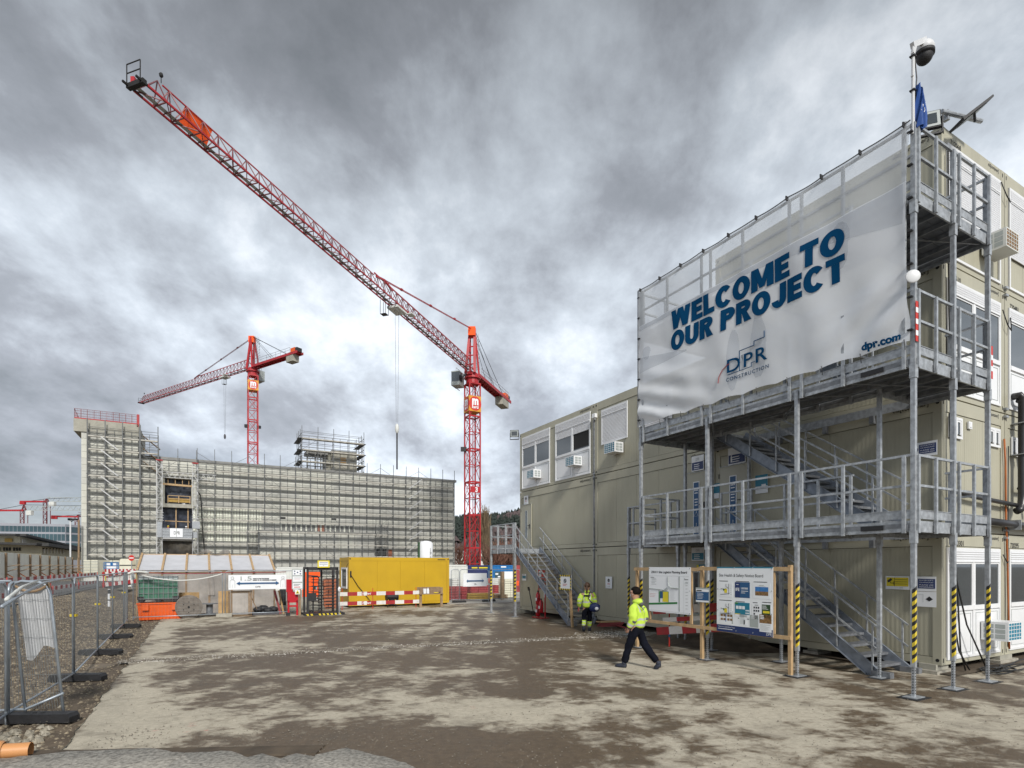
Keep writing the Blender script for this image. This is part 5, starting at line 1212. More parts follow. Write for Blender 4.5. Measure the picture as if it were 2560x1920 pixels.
def jacket(root, P_, name='jacket', hood=True, bands='man'):
    k = P_
    vs = [k['pelvis'][:2]+(k['pelvis'][2]-.09,)+((.20, .24),), k['belly']+((.20, .24),), k['chest']+((.20, .25),), k['neck0'][:2]+(k['neck0'][2]-.02,)+((.10, .11),), k['neck0'][:2]+(k['neck0'][2]+.03,)+((.085, .085),)]
    es = [(0,1),(1,2),(2,3),(3,4)]
    for s_ in ('L', 'R'):
        b = len(vs); e = Vector(k['el'+s_]); w = Vector(k['wr'+s_])
        vs += [k['sh'+s_]+(.105,), tuple(Vector(k['sh'+s_]).lerp(e, .5))+(.112,), k['el'+s_]+(.105,), tuple(e.lerp(w, .5))+(.09,), tuple(w)+(.062,)]
        es += [(2, b), (b, b+1), (b+1, b+2), (b+2, b+3), (b+3, b+4)]
    me = noisy(skin(vs, es, 3), .022, 8)
    elz = min(k['elL'][2], k['elR'][2])
    def fn(c):
        arm = abs(c.y) > .19+.03*(1.4-c.z) and c.z < 1.40
        if bands == 'man':
            if not arm:
                if .985 < c.z < 1.025 or 1.10 < c.z < 1.145: return 1
            else:
                for s_ in ('L', 'R'):
                    if (c.y > 0) == (s_ == 'L'):
                        w = Vector(k['wr'+s_]); e = Vector(k['el'+s_]); t = (c-e).dot(w-e)/(w-e).length_squared
                        if t > .82: return 2
                        if .45 < t < .72: return 1
                        if .05 < t < .3 and c.x < e.x-.0: return 2
            if 1.28 < c.z < 1.47 and .09 < abs(c.y) < .135 : return 1
        else:
            if not arm and 1.04 < c.z < 1.09: return 1
            if 1.05 < c.z < 1.5 and .09 < abs(c.y) < .13: return 1
            if arm and (1.0 < c.z < 1.045 or 1.14 < c.z < 1.18): return 1
        return 0
    # finer faces so that the tape has clean edges
    band(me, ('hivis', 'reflect', 'greycloth'), fn); put(name, me, root)
    if hood:
        mb = MB().ball((k['neck0'][0]-.05, 0, k['neck0'][2]+.005), .125, .135, .075, 14, 8, lambda d: 1+.08*math.sin(d.x*7+d.y*5)); part('hood', mb, 'hivis', root, smooth=True)
        mb = MB().ball((k['neck0'][0]-.115, 0, k['neck0'][2]-.02), .075, .09, .085, 12, 8); part('hood_lining', mb, 'greycloth', root, smooth=True)
def trousers(root, P_, hv=False):
    k = P_; vs = [k['pelvis'][:2]+(k['pelvis'][2]+.04,)+((.125, .16),), k['pelvis'][:2]+(k['pelvis'][2]-.06,)+((.13, .15),)]; es = [(0, 1)]
    for s_ in ('L', 'R'):
        b = len(vs); h_ = Vector(k['hip'+s_]); kn = Vector(k['kn'+s_]); an = Vector(k['an'+s_])
        vs += [tuple(h_.lerp(kn, .15))+(.115,), tuple(h_.lerp(kn, .6))+(.104,), tuple(kn)+(.092,), tuple(kn.lerp(an, .5))+(.086,), tuple(kn.lerp(an, .93))+(.082,)]
        es += [(1, b), (b, b+1), (b+1, b+2), (b+2, b+3), (b+3, b+4)]
    me = noisy(skin(vs, es, 3), .018, 8)
    def fn(c):
        if not hv: return 0
        for s_ in ('L', 'R'):
            if (c.y > 0) == (s_ == 'L'):
                kn = Vector(k['kn'+s_]); an = Vector(k['an'+s_]); t = (c-kn).dot(an-kn)/(an-kn).length_squared
                if .42 < t < .5 or .72 < t < .8: return 2
                if t > .3: return 1
        return 0
    band(me, ('navycloth', 'hivis', 'reflect'), fn); put('trousers', me, root)
    for s_ in ('L', 'R'):
        an = Vector(k['an'+s_]); to = Vector(k['to'+s_]); d = (to-an)
        heel = an-Vector((.05, 0, .04)); mb = MB().path([heel, an+Vector((0, 0, -.035)), an.lerp(to, .6)+Vector((0, 0, -.01)), to, to+(to-an).normalized()*.05], .05, 10, True, [.045, .06, .055, .045, .02])
        mb.path([an+Vector((0, 0, .06)), an+Vector((0, 0, -.03))], .055, 10)
        part('boot', mb, 'boot', root, smooth=True)
jacket(m1, A); trousers(m1, A)
text('CONTACT', 'greycloth', m1, -.10, .10, 1.37, 1.40, y=0, bold=.02, name='back_print', loc=(-.165, 0, 0), rz=-math.pi/2) if False else None
part('back_print', MB().box(-.158, -.15, -.10, .10, 1.375, 1.395), 'greycloth', m1)
# woman walking to the stair, seen from behind
A2 = dict(pelvis=(0, 0, .90), belly=(.01, 0, 1.04), chest=(.03, 0, 1.26), neck0=(.04, 0, 1.42), neck=(.055, 0, 1.47), head0=(.08, 0, 1.53), head1=(.08, 0, 1.62), head2=(.07, 0, 1.68),
 shL=(.03, .185, 1.34), elL=(.0, .27, 1.09), wrL=(.08, .29, .88), hdL=(.11, .29, .81), shR=(.03, -.185, 1.34), elR=(-.03, -.26, 1.10), wrR=(.08, -.26, .93), hdR=(.12, -.24, .88),
 hipL=(0, .09, .87), knL=(.02, .10, .47), anL=(-.20, .11, .17), toL=(-.14, .11, .04), hipR=(0, -.09, .87), knR=(.14, -.08, .48), anR=(.14, -.08, .09), toR=(.28, -.08, .05))
m2 = person('person with a brown ponytail and navy shoulder bag walking to the stair in hi vis', 2.66, 19.9, R(80), A2)
head_bits(m2, A2, 'hairbrown', pony=True); jacket(m2, A2, hood=False, bands='w'); trousers(m2, A2, True)
part('back_print', MB().box(-.138, -.13, -.12, .12, 1.26, 1.31), 'navycloth', m2)
part('collar', MB().ball((.02, 0, 1.43), .09, .10, .05, 12, 8), 'hivis', m2, smooth=True)
bag = thing('shoulder_bag', 'navy shoulder bag with a white patch on the hip of the person with the ponytail', 'bag', (2.66, 19.9, 0), R(80))
part('pouch', MB().ball((-.12, -.26, .88), .10, .19, .15, 16, 10, lambda d: 1+.09*math.sin(d.x*8+d.z*5)+.12*abs(d.y*d.z)), 'bagblue', bag, smooth=True); part('strap', MB().path([(-.16, -.2, 1.0), (-.165, -.05, 1.2), (-.09, -.1, 1.42), (.08, -.1, 1.42), (.17, -.1, 1.2), (.1, -.24, 1.0)], .014, 6), 'black', bag, smooth=True)
part('white_patch', MB().ball((-.2, -.34, .84), .03, .07, .06, 10, 8), 'pwhite', bag, smooth=True)
part('lanyard', MB().path([(-.03, .3, .84), (-.02, .31, .72)], .02, 6), 'brickred', m2)
# ================================================================ temporary mesh fence
def fence_panel(o, p, q, h=2.0, mesh=True, z0=.1, wires=26, sheet=None):
    """one tube framed panel from p to q (world xy) as part of o placed at origin"""
    p = Vector((p[0], p[1], z0)); q = Vector((q[0], q[1], z0)); d = q-p; L_ = d.length; d.normalize(); Z = Vector((0, 0, 1))
    mb = MB(); r = .019; c = .12
    pts = [p, p+Z*(h-c), p+Z*(h-c*.3)+d*c*.3, p+Z*h+d*c, q+Z*h-d*c, q+Z*(h-c*.3)-d*c*.3, q+Z*(h-c), q]
    mb.path(pts, r, 7); mb.tube(p+Z*.06, q+Z*.06, r, 7); mb.tube(p-Z*.1, p+Z*.1, r, 6); mb.tube(q-Z*.1, q+Z*.1, r, 6)
    f = part('fence_panel', mb, 'fence', o, smooth=True)
    if mesh:
        w = MB()
        for i in range(1, int(wires*1.3)): a = p+d*(L_*i/int(wires*1.3)); w.beam(a+Z*.08, a+Z*(h-.02), .0026)
        for k in range(1, 7): w.beam(p+Z*(h*k/7), q+Z*(h*k/7), .003)
        m = part('wire_mesh', w, 'wire', f)
    return f
def foot(o, x, y, z, rz, L_=.75):
    mb = MB().prism([(-L_/2, 0), (L_/2, 0), (L_/2, .08), (L_/2-.04, .13), (-L_/2+.04, .13), (-L_/2, .08)], -.11, .11)
    f = part('rubber_foot', mb, 'black', o, (x, y, z), rz); part('socket', MB().tube((0, 0, .13), (0, 0, .135), .03, 8).tube((.12, 0, .13), (.12, 0, .135), .03, 8), 'dark', f); return f
fl = [(-6.05, 5.6), (-7.5, 8.35), (-8.93, 11.45), (-10.95, 14.85), (-12.9, 18.15), (-14.75, 21.35), (-16.35, 23.9)]
names_f = ['nearest mesh fence panel at the left picture edge beside the gravel bank', 'mesh fence panel between the nearest two long rubber feet', 'third mesh fence panel along the gravel bank', 'fourth mesh fence panel along the gravel bank', 'fifth mesh fence panel along the gravel bank', 'last mesh fence panel of the bank row, by the green tank']
for i in range(6):
    a, b = fl[i], fl[i+1]; o = thing('mesh_fence', names_f[i], 'fence', (0, 0, 0), 0, group='mesh fence panels along the gravel bank')
    d = Vector((b[0]-a[0], b[1]-a[1])).normalized()*.05
    fence_panel(o, (a[0]+d.x, a[1]+d.y), (b[0]-d.x, b[1]-d.y), z0=.08)
for i, (x, y) in enumerate(fl[2:6]):
    o = thing('fence_foot', ['black rubber fence foot nearest but one along the bank', 'black rubber fence foot, third from the camera', 'black rubber fence foot, fourth from the camera', 'black rubber fence foot farthest along the bank row'][i], 'fence foot', (x, y, .0), .12, group='rubber feet of the bank fence')
    foot(o, .08, 0, 0, 0, 1.0)
    part('clamp', MB().box(-.06, .06, -.03, .03, 1.3, 1.35), 'hazyel', o)
o = thing('fence_foot', 'big black rubber foot at the left edge carrying the sheeted return panel', 'fence foot', (-7.15, 8.42, .0), .05, group='rubber feet of the bank fence'); foot(o, 0, 0, 0, 0, 1.15)
# return panel with a white shade sheet
o = thing('sheeted_fence_panel', 'mesh fence panel with a torn white sheet tied to it at the left edge', 'fence', (0, 0, 0), 0)
pa, pb_ = Vector((-7.4, 8.55, .1)), Vector((-6.88, 8.62, .1)); tl = Vector((-.22, .0, 0)); Z = Vector((0, 0, 1))
mb = MB(); mb.path([pa, pa+tl*.92+Z*1.84, pa+tl+Z*1.97+Vector((.06, 0, 0)), pa+tl+Z*2.0+Vector((.16, 0, 0)), pb_+tl+Z*1.98-Vector((.14, 0, 0)), pb_+tl*.97+Z*1.93-Vector((.04, 0, 0)), pb_+tl*.9+Z*1.8, pb_], .021, 8)
mb.path([Vector((-11.5, 8.45, 2.1)), pa+tl+Z*2.0], .021, 8); mb.path([Vector((-11.5, 8.3, .02)), pa+Z*.05, pb_+Z*.28], .021, 8)
part('tube_frame', mb, 'fence', o, smooth=True)
w = MB()
for i in range(1, 14): a = pa.lerp(pb_, i/14); w.beam(a+Z*.05, a+tl+Z*1.98, .0036)
for k in range(1, 7): t = k/7; w.beam(pa+tl*t+Z*2*t, pb_+tl*t+Z*2*t, .0045)
for i in range(1, 45): a = Vector((-11.5, 8.45, .1)).lerp(pa, i/45); w.beam(a, a+tl*.5+Z*1.98, .0036)
part('wire_mesh', w, 'wire', o)
mb = MB().grid(26, 30, lambda a, b: (lambda t: (lambda p: (p.x, p.y+.03+.012*math.sin(a*17+b*3), p.z))(pa.lerp(pb_, .04+.93*a+.10*(1-b)*(1-a))+tl*t+Z*2*t))((.97-.04*math.sin(a*3.1))*b+(1-b)*(.40+.12*a-.03*math.sin(a*8))))
part('white_sheet', mb, mat('torn_white_sheet', (.55, .56, .57), .7, 0, .08, 3, dirt=.3, dcol=(.35, .32, .27), transl=.35), o, smooth=True)
part('tie_cord', MB().path(sag(pa+tl+Z*1.98, pb_+tl+Z*1.96, .13)+[pb_+tl+Z*1.9], .02, 6), 'woodold', o)
o = thing('wrapped_pole', 'silver foil wrapped tube lying along the top of the left fence', 'pole', (0, 0, 0), 0)
part('tube', MB().path([(-4.9, 5.4, 1.94), (-6.1, 7.0, 1.98), (-7.0, 8.4, 2.08), (-8.9, 11.4, 2.1)], .018, 8), 'fence', o, smooth=True); part('film_wrap', MB().path([(-5.4, 6.0, 1.97)]+[(-5.4-.7*t/8, 6+1.0*t/8, 1.97+.1*t/8) for t in range(1, 9)]+[(-6.75, 8.0, 2.12)], .045, 7, True, [.018, .024, .018, .022, .018, .024, .018, .022, .018, .014]), 'offwhite', o, smooth=True)
# orange drain pipe, bottom left
o = thing('clay_drain_pipe', 'orange plastic drain pipe end lying on cobbles in the bottom left corner', 'pipe', (-6.0, 6.75, .12), .35)
part('pipe', MB().path([(-1.2, 0, .02), (-.35, 0, .0), (-.3, 0, 0), (.0, 0, -.01), (.18, 0, -.015)], .1, 16, False, [.10, .10, .10, .09, .09]).path([(-.42, 0, .0), (-.40, 0, 0), (-.1, 0, 0), (-.08, 0, 0)], .12, 16, False, [.105, .125, .122, .10]).path([(-.36, 0, 0), (-.33, 0, 0), (-.30, 0, 0)], .12, 16, False, [.122, .136, .122]), 'clay', o, smooth=True)
part('bore', MB().tube((.1, 0, -.013), (.11, 0, -.013), .088, 16), 'dark', o)
# ---------------------------------------------------------------- front row of the far yard
FU = 22.5
def fpan(x0, x1, lb, u=FU, u2=None, h=2.0, cat='fence'):
    a = sw(SV(x0, u), u); b = sw(SV(x1, u2 or u), u2 or u); o = thing('mesh_fence', lb, cat, (0, 0, 0), 0, group='mesh fence panels across the yard'); fence_panel(o, a.xy, b.xy, h, wires=20); return o
o = fpan(333, 556, 'mesh fence panel in front of the green tank and the big cable reel')
o = fpan(563, 760, 'mesh fence panel carrying the blue arrow banner')
for x in (560, 764):
    a = sw(SV(x, FU), FU-.05); o = thing('fence_foot', 'concrete fence foot %s' % ('beside the pine door frame' if x == 560 else 'left of the turnstile'), 'fence foot', (a.x, a.y, .03), TH, group='concrete fence feet'); part('concrete_foot', MB().box(-.32, .32, -.12, .12, 0, .16), 'concblock', o)
o = thing('rope_on_fence', 'white and red hose draped along the top of the far mesh fence', 'hose', (0, 0, 0), 0)
a, b = sw(SV(345, FU), FU-.04, 1.98), sw(SV(556, FU), FU-.04, 1.98)
part('white_hose', MB().path(sag(a, b, .28, 14), .028, 6), 'offwhite', o, smooth=True); part('red_hose', MB().path(sag(a+Vector((0, 0, .08)), b+Vector((0, 0, .05)), .05, 10)+sag(b+Vector((0, 0, .05)), sw(SV(715, FU), FU-.04, 2.05), .02, 8), .018, 5), 'brickred', o, smooth=True)
part('film_scraps', MB().path([sw(SV(322, FU), FU-.5, 2.0)]+sag(sw(SV(330, FU), FU-.3, 2.06), sw(SV(372, FU), FU-.1, 2.02), -.05, 5), .05, 6), 'offwhite', o, smooth=True)
# arrow banner
def abanner(lb, x0, x1, y0, y1, u, big=True):
    v0, v1 = SV(x0, u), SV(x1, u); vm = (v0+v1)/2; z0, z1 = SZ(y1, vm, u), SZ(y0, vm, u); w = v1-v0; h = z1-z0
    o = sthing('arrow_banner', lb, 'banner', v0, u, z0); part('sheet', MB().grid(12, 3, lambda a, b: (w*a, -.01+.015*math.sin(a*9)*b, h*b)), 'pwhite', o)
    m = MB(); zc = h*.42; m.box(w*.17, w*.83, -.035, -.03, zc-h*.05, zc+h*.05); m.add([(w*.19, -.034, zc+h*.13), (w*.13, -.034, zc), (w*.19, -.034, zc-h*.13)], [(0,1,2)]); m.add([(w*.81, -.034, zc+h*.13), (w*.87, -.034, zc), (w*.81, -.034, zc-h*.13)], [(0,2,1)]); part('arrow', m, 'pblue', o)
    text('DPR', 'pblack', o, w*.455, w*.545, h*.12, h*.22, y=-.034)
    if big:
        text('1.5', 'pgrey', o, w*.20, w*.39, h*.62, h*.9, y=-.034); g = MB(); [g.box(a, b, -.036, -.034, h*z, h*(z+.05)) for a, b, z in ((w*.41, w*.48, .71), (w*.485, w*.51, .71), (w*.515, w*.56, .71), (w*.565, w*.60, .71), (w*.605, w*.69, .71), (w*.41, w*.48, .61), (w*.49, w*.52, .61), (w*.53, w*.56, .61), (w*.57, w*.70, .61), (w*.71, w*.73, .61), (w*.735, w*.82, .61))]; part('dark_print', g, 'pblack', o)
        g = MB()
        for s in (.065, .935):
            g.path([(w*s+.06*math.cos(t/10*6.283), -.034, h*.8+.06*math.sin(t/10*6.283)) for t in range(11)], .006, 4); g.path([(w*s-.1, -.034, h*.12), (w*s-.1, -.034, h*.6), (w*s-.04, -.034, h*.68), (w*s+.04, -.034, h*.68), (w*s+.1, -.034, h*.6), (w*s+.1, -.034, h*.12)], .006, 4); g.beam((w*s, -.034, h*.12), (w*s, -.034, h*.35), .01, .004)
        part('figure_outline', g, 'pgrey', o)
    return o
abanner('white keep distance banner with a long blue double arrow on the left far fence', 571, 716, 1437, 1473, FU-.08)
# orange tray with the green tank
v0 = SV(343, FU+.25); o = sthing('orange_spill_tray', 'orange steel spill tray under the green tank', 'tray', v0, FU+.25)
w = 1.72; mb = MB(); mb.add([(.07, 0, 0), (w-.07, 0, 0), (w-.07, 1.2, 0), (.07, 1.2, 0), (0, -.06, .72), (w, -.06, .72), (w, 1.26, .72), (0, 1.26, .72)], [(0,3,2,1),(0,1,5,4),(1,2,6,5),(2,3,7,6),(3,0,4,7),(4,5,6,7)])
for i in range(12): mb.box(.12+i*.13, .14+i*.13, -.05, .0, .06, .62)
mb.box(-.03, w+.03, -.10, -.05, .68, .74)
part('tray', mb, 'orange', o); part('fork_pocket', MB().box(.18, .42, -.14, -.06, .42, .66).box(w-.45, w-.22, -.14, -.06, .42, .66), 'orange', o)
o = sthing('liquid_tank', 'green liquid tank in a wire cage on a black pallet above the orange tray', 'tank', v0+.04, FU+.35, .76)
w = 1.45; part('tank', MB().grid(40, 10, lambda a, b: (w*a, .02*math.sin(a*40)*(1), .14+.85*b)).box(.01, w-.01, .03, 1.0, .13, .98), 'ibc', o, smooth=False); part('tank_top', MB().box(0, w, .0, 1.02, .985, 1.12), 'ibcw', o)
g = MB(); [g.beam((w*i/8, -.04, .12), (w*i/8, -.04, 1.14), .02) for i in range(9)]; [g.beam((0, -.045, .15+.24*i), (w, -.045, .15+.24*i), .02) for i in range(5)]; part('cage', g, 'wire', o)
part('pallet', MB().box(0, .18, -.04, 1, 0, .12).box(w/2-.1, w/2+.1, -.04, 1, 0, .12).box(w-.18, w, -.04, 1, 0, .12).box(-.03, w+.03, -.04, 1, .1, .13).box(-.05, .2, -.05, .1, .12, .25).box(w-.2, w+.05, -.05, .1, .12, .25), 'black', o)
# cable reels
def reel(lb, v, u, r, wd, m, axis='y', z=0):
    o = sthing('cable_reel', lb, 'cable reel', v, u, z); mb = MB()
    if axis == 'y':
        for y in (0, wd): 
            n = 9
            for i in range(n):     # planks of the flange
                z0 = -r+2*r*i/n; z1 = -r+2*r*(i+1)/n-.008; ww = lambda q: math.sqrt(max(0, r*r-q*q)); a = max(ww(z0), .05); b = max(ww(z1), .05); p_ = MB().add([(-a, 0, z0+r), (a, 0, z0+r), (b, 0, z1+r), (-b, 0, z1+r), (-a, .05, z0+r), (a, .05, z0+r), (b, .05, z1+r), (-b, .05, z1+r)], [(0,1,2,3),(7,6,5,4),(0,4,5,1),(1,5,6,2),(2,6,7,3),(3,7,4,0)])
                part('plank', p_, m, o, (0, y, 0))
        part('drum', MB().tube((0, .04, r), (0, wd, r), r*.55, 16).path([(r*math.cos(t/32*6.283), .025, r+r*math.sin(t/32*6.283)) for t in range(33)], .028, 6), m, o)
        h = MB(); h.tube((0, -.006, r), (0, .01, r), .05, 12); [h.tube((r*.45*math.cos(k*1.05+.5), -.006, r+r*.45*math.sin(k*1.05+.5)), (r*.45*math.cos(k*1.05+.5), .01, r+r*.45*math.sin(k*1.05+.5)), .022, 8) for k in range(6)]; part('bolt_hole', h, 'dark', o)
    else:
        part('flange', MB().tube((0, 0, 0), (0, 0, .03), r, 20).tube((0, 0, wd), (0, 0, wd+.03), r, 20), m, o); part('drum', MB().tube((0, 0, .03), (0, 0, wd), r*.42, 14), 'steeld', o)
    return o
reel('big grey wooden cable reel standing right of the orange tray', SV(472, FU+.1), FU+.1, .51, .5, 'spool')
reel('small cable reel lying on its flange behind the far fence', SV(524, FU+.9), FU+.9, .34, .46, 'steeld', 'z', .12)
def sheetobj(name, lb, cat, x0, x1, y0, y1, u, m, th=.03, lean=0., **k):
    va, vb = SV(x0, u), SV(x1, u); vm = (va+vb)/2; z0, z1 = max(.0, SZ(y1, vm, u)), SZ(y0, vm, u)
    o = sthing(name, lb, cat, va, u, z0); part('board', MB().add([(0, 0, 0), (vb-va, 0, 0), (vb-va, lean, z1-z0), (0, lean, z1-z0), (0, th, 0), (vb-va, th, 0), (vb-va, lean+th, z1-z0), (0, lean+th, z1-z0)], [(0,1,2,3),(7,6,5,4),(0,4,5,1),(1,5,6,2),(2,6,7,3),(3,7,4,0)]), m, o); return o
sheetobj('plywood_sheet', 'yellow plywood sheet behind the big cable reel', 'plywood', 447, 498, 1481, 1545, FU+1.2, 'ply')
sheetobj('plywood_sheet', 'upright brown plywood sheets left of the pine door frame', 'plywood', 546, 575, 1478, 1540, FU+.5, 'ply', .1, .1)
def stack_box(name, lb, cat, x0, x1, y0, y1, u, m, d=1.0, rows=4, cols=1, piece='layer'):
    va, vb = SV(x0, u), SV(x1, u); vm = (va+vb)/2; z1 = SZ(y0, vm, u); z0 = max(0.02, SZ(y1, vm, u)); o = sthing(name, lb, cat, va, u, z0)
    hh = (z1-z0)/rows; ww = (vb-va)/cols; rnd = random.Random(int(x0))
    for r_ in range(rows):
        for c_ in range(cols):
            j = rnd.uniform(-.03, .03); part(piece, MB().box(c_*ww+.01+j, (c_+1)*ww-.01+j, j, d, r_*hh, (r_+1)*hh-.02), m, o)
    return o
va, vb = SV(577, FU+.1), SV(627, FU+.1); w = vb-va
o = sthing('door_frame', 'pine door frame covered with clear plastic standing at the fence', 'door frame', va, FU+.1)
part('timber', MB().box(0, .06, 0, .08, 0, 1.18).box(w-.1, w-.04, 0, .08, 0, 1.18).box(w-.02, w+.05, 0, .08, 0, 1.2).box(.06, w-.1, 0, .08, 1.10, 1.18).box(.06, w-.1, 0, .08, .02, .09).box(-.1, -.04, .1, .2, 0, 1.16), 'woodold', o); part('film', flat(.06, w-.1, .09, 1.1, .03), 'filmclear', o)
o = sthing('black_bag_heap', 'low heap of black bags on a grey pallet behind the fence', 'bags', SV(632, FU+.4), FU+.4); mb = MB()
[mb.ball((.25+i*.22, .3+.1*(i % 2), .26+.06*math.sin(i*2)), .24, .26, .14, 10, 7, lambda d: 1+.12*math.sin(d.x*9+d.y*7)) for i in range(4)]; part('bag', mb, 'black', o, smooth=True); part('pallet', MB().box(-.1, 1.15, 0, .8, .0, .13), 'greycloth', o)
part('shovel', MB().beam((-.12, .0, 1.0), (.18, .05, .3), .03), 'woodold', o)
o = sthing('leaning_battens', 'red and brown boards leaning beside the plastic tent', 'boards', SV(686, FU+.8), FU+.8); part('red_board', MB().beam((0, 0, 1.15), (.28, 0, 0), .10, .04, (0, 1, 0)), 'brickred', o); part('brown_board', MB().beam((.2, 0, 1.15), (.42, 0, 0), .08, .04, (0, 1, 0)), 'ply', o)
sheetobj('black_net', 'dark net hanging beside the red stand', 'net', 699, 715, 1473, 1513, FU+1.5, 'black')
o = sthing('red_fire_stand', 'bright red steel fire point stand left of the turnstile', 'stand', SV(719, 21.9), 21.9)
part('stand', MB().box(0, .46, -.02, .3, .72, 1.12).box(0, .08, -.02, .06, .0, .72).box(.38, .46, -.02, .06, 0, .72).box(.08, .38, -.02, .06, .42, .50).box(0, .46, -.02, .28, .62, .72), 'extred', o); part('back_plate', MB().box(-.02, .28, .3, .34, 1.1, 1.7), 'extred', o); part('base', MB().box(-.06, .1, -.06, .1, 0, .16), 'black', o)
o = sthing('safety_signboard', 'tall grey board of white safety notices left of the turnstile', 'sign', SV(729.5, 21.7), 21.7)
w = .5; z0, z1 = SZ(1473, SV(740, 21.7), 21.7), SZ(1423, SV(740, 21.7), 21.7)
part('board', MB().box(0, w, 0, .02, z0, z1), 'pgrey', o); hh = z1-z0
part('notice', MB().box(.04, w-.04, -.004, 0, z0+hh*.70, z0+hh*.96).box(.04, w-.04, -.004, 0, z0+hh*.37, z0+hh*.64).box(.04, w-.04, -.004, 0, z0+hh*.03, z0+hh*.30), 'pwhite', o)
g = MB(); [g.tube((w*x, -.01, z0+hh*z), (w*x, -.004, z0+hh*z), .032, 10) for x, z in ((.25, .9), (.75, .9), (.5, .84), (.25, .77), (.75, .77))]; part('pictogram', g, 'pnavy', o)
part('red_print', lines(MB(), .1, w-.1, z0+hh*.07, z0+hh*.14, 1, -.008, .5).box(.12, .36, -.008, -.005, z0+hh*.5, z0+hh*.51), 'signred', o); part('dark_print', lines(MB(), .08, w-.1, z0+hh*.17, z0+hh*.26, 2, -.008, .4).box(.1, .4, -.008, -.005, z0+hh*.56, z0+hh*.57), 'pblack', o)
g = MB().box(.14, .36, -.004, .0, z0-.24, z0-.02); part('warning_plate', g, 'pwhite', o); part('warning_triangle', MB().add([(.16, -.007, z0-.21), (.34, -.007, z0-.21), (.25, -.007, z0-.04)], [(0,1,2)]), 'pyellow', o); part('warning_mark', MB().box(.22, .28, -.010, -.007, z0-.19, z0-.14), 'pblack', o)
part('timber_leg', MB().box(.30, .40, .02, .08, 0, z0), 'woodold', o)
# turnstile
vt = SV(767, 21.3); vt2 = SV(846, 21.3); w = vt2-vt; zt = SZ(1419, (vt+vt2)/2, 21.3)
o = sthing('turnstile', 'black full height turnstile gate on a hazard striped base', 'turnstile', vt, 21.3, .02)
part('base', MB().box(-.1, w+.28, -.1, 1.2, 0, .10), 'black', o)
for m_, ph in (('hazyel', 0), ('pblack', 1)):
    h = MB(); [h.add([(-.0+i*.09, -.104, .01), (.09+i*.09, -.104, .01), (.05+i*.09, -.104, .095), (-.04+i*.09, -.104, .095)], [(0,1,2,3)]) for i in range(int((w+.2)/.09)) if i % 2 == ph and not 2 < i < 5]; part('hazard_tape', h, m_, o)
part('portal', MB().box(0, .09, 0, .09, .1, zt).box(w-.09, w, 0, .09, .1, zt).box(0, w, 0, .12, zt-.13, zt).box(0, .09, 1.0, 1.09, .1, zt).box(w-.09, w, 1.0, 1.09, .1, zt).box(0, w, 1.0, 1.1, zt-.1, zt).box(0, .08, .09, 1.0, zt-.1, zt), 'black', o)
xc = w*.52; g = MB().tube((xc, .5, .12), (xc, .5, zt-.12), .045, 10); part('rotor_shaft', g, 'black', o)
for ang in (0.1, 2.2, 4.3):
    g = MB(); [g.tube((xc, .5, .3+i*.15), (xc+.62*math.cos(ang), .5+.62*math.sin(ang), .3+i*.15), .018, 6) for i in range(11)]; part('rotor_arm', g, 'black', o)
g = MB(); [g.tube((w-.09, .06, .36+i*.15), (xc+.12, .1, .36+i*.15), .016, 6) for i in range(10)]; [g.tube((.09+i*.07, .3, .1), (.09+i*.07, .3, 1.0), .012, 5) for i in range(4)]; part('barrier_bar', g, 'black', o)
g = MB(); g.path([(.3, .05, .1), (.3, .05, 1.75), (.36, .05, 1.85), (.1, .05, 1.85)], .025, 8); g.path([(.55, .02, .1), (.55, .02, 1.72), (.48, .02, 1.84), (.1, .02, 1.86)], .025, 8); [g.tube((.1, .04, .25+.22*i), (.55, .04, .25+.22*i), .016, 6) for i in range(8)]; part('guide_rail', g, 'black', o, smooth=False)
part('control_box', MB().box(.08, .42, -.02, .2, .68, 1.05).box(.3, .46, -.06, .02, 1.2, 1.34), 'black', o); part('reader', MB().box(.39, .44, -.07, -.06, 1.22, 1.33), 'pgrey', o)
o2 = sthing('hand_sanitiser', 'white sanitiser dispenser on a post right of the turnstile', 'dispenser', SV(848, 21.2), 21.2, 0); part('post', MB().tube((0, 0, 0), (0, 0, 1.2), .025, 8).box(-.1, .1, -.1, .1, 0, .04), 'steel', o2); part('dispenser', MB().ball((0, -.03, 1.22), .07, .07, .13, 12, 10), 'white', o2, smooth=True); part('nozzle', MB().box(.0, .03, -.11, -.09, 1.2, 1.24), 'black', o2)
o = sthing('entrance_sign', 'white notice with a yellow frame on top of the turnstile', 'sign', SV(794, 21.2), 21.2, SZ(1419, SV(800, 21.2), 21.2)); part('board', MB().box(0, .54, 0, .03, 0, .33), 'pyellow', o); part('white_field', flat(.06, .48, .05, .28, -.004), 'pwhite', o); part('blue_print', MB().box(.09, .45, -.008, -.005, .22, .24).box(.09, .45, -.008, -.005, .15, .165).box(.24, .3, -.008, -.005, .1, .11), 'pnavy', o)
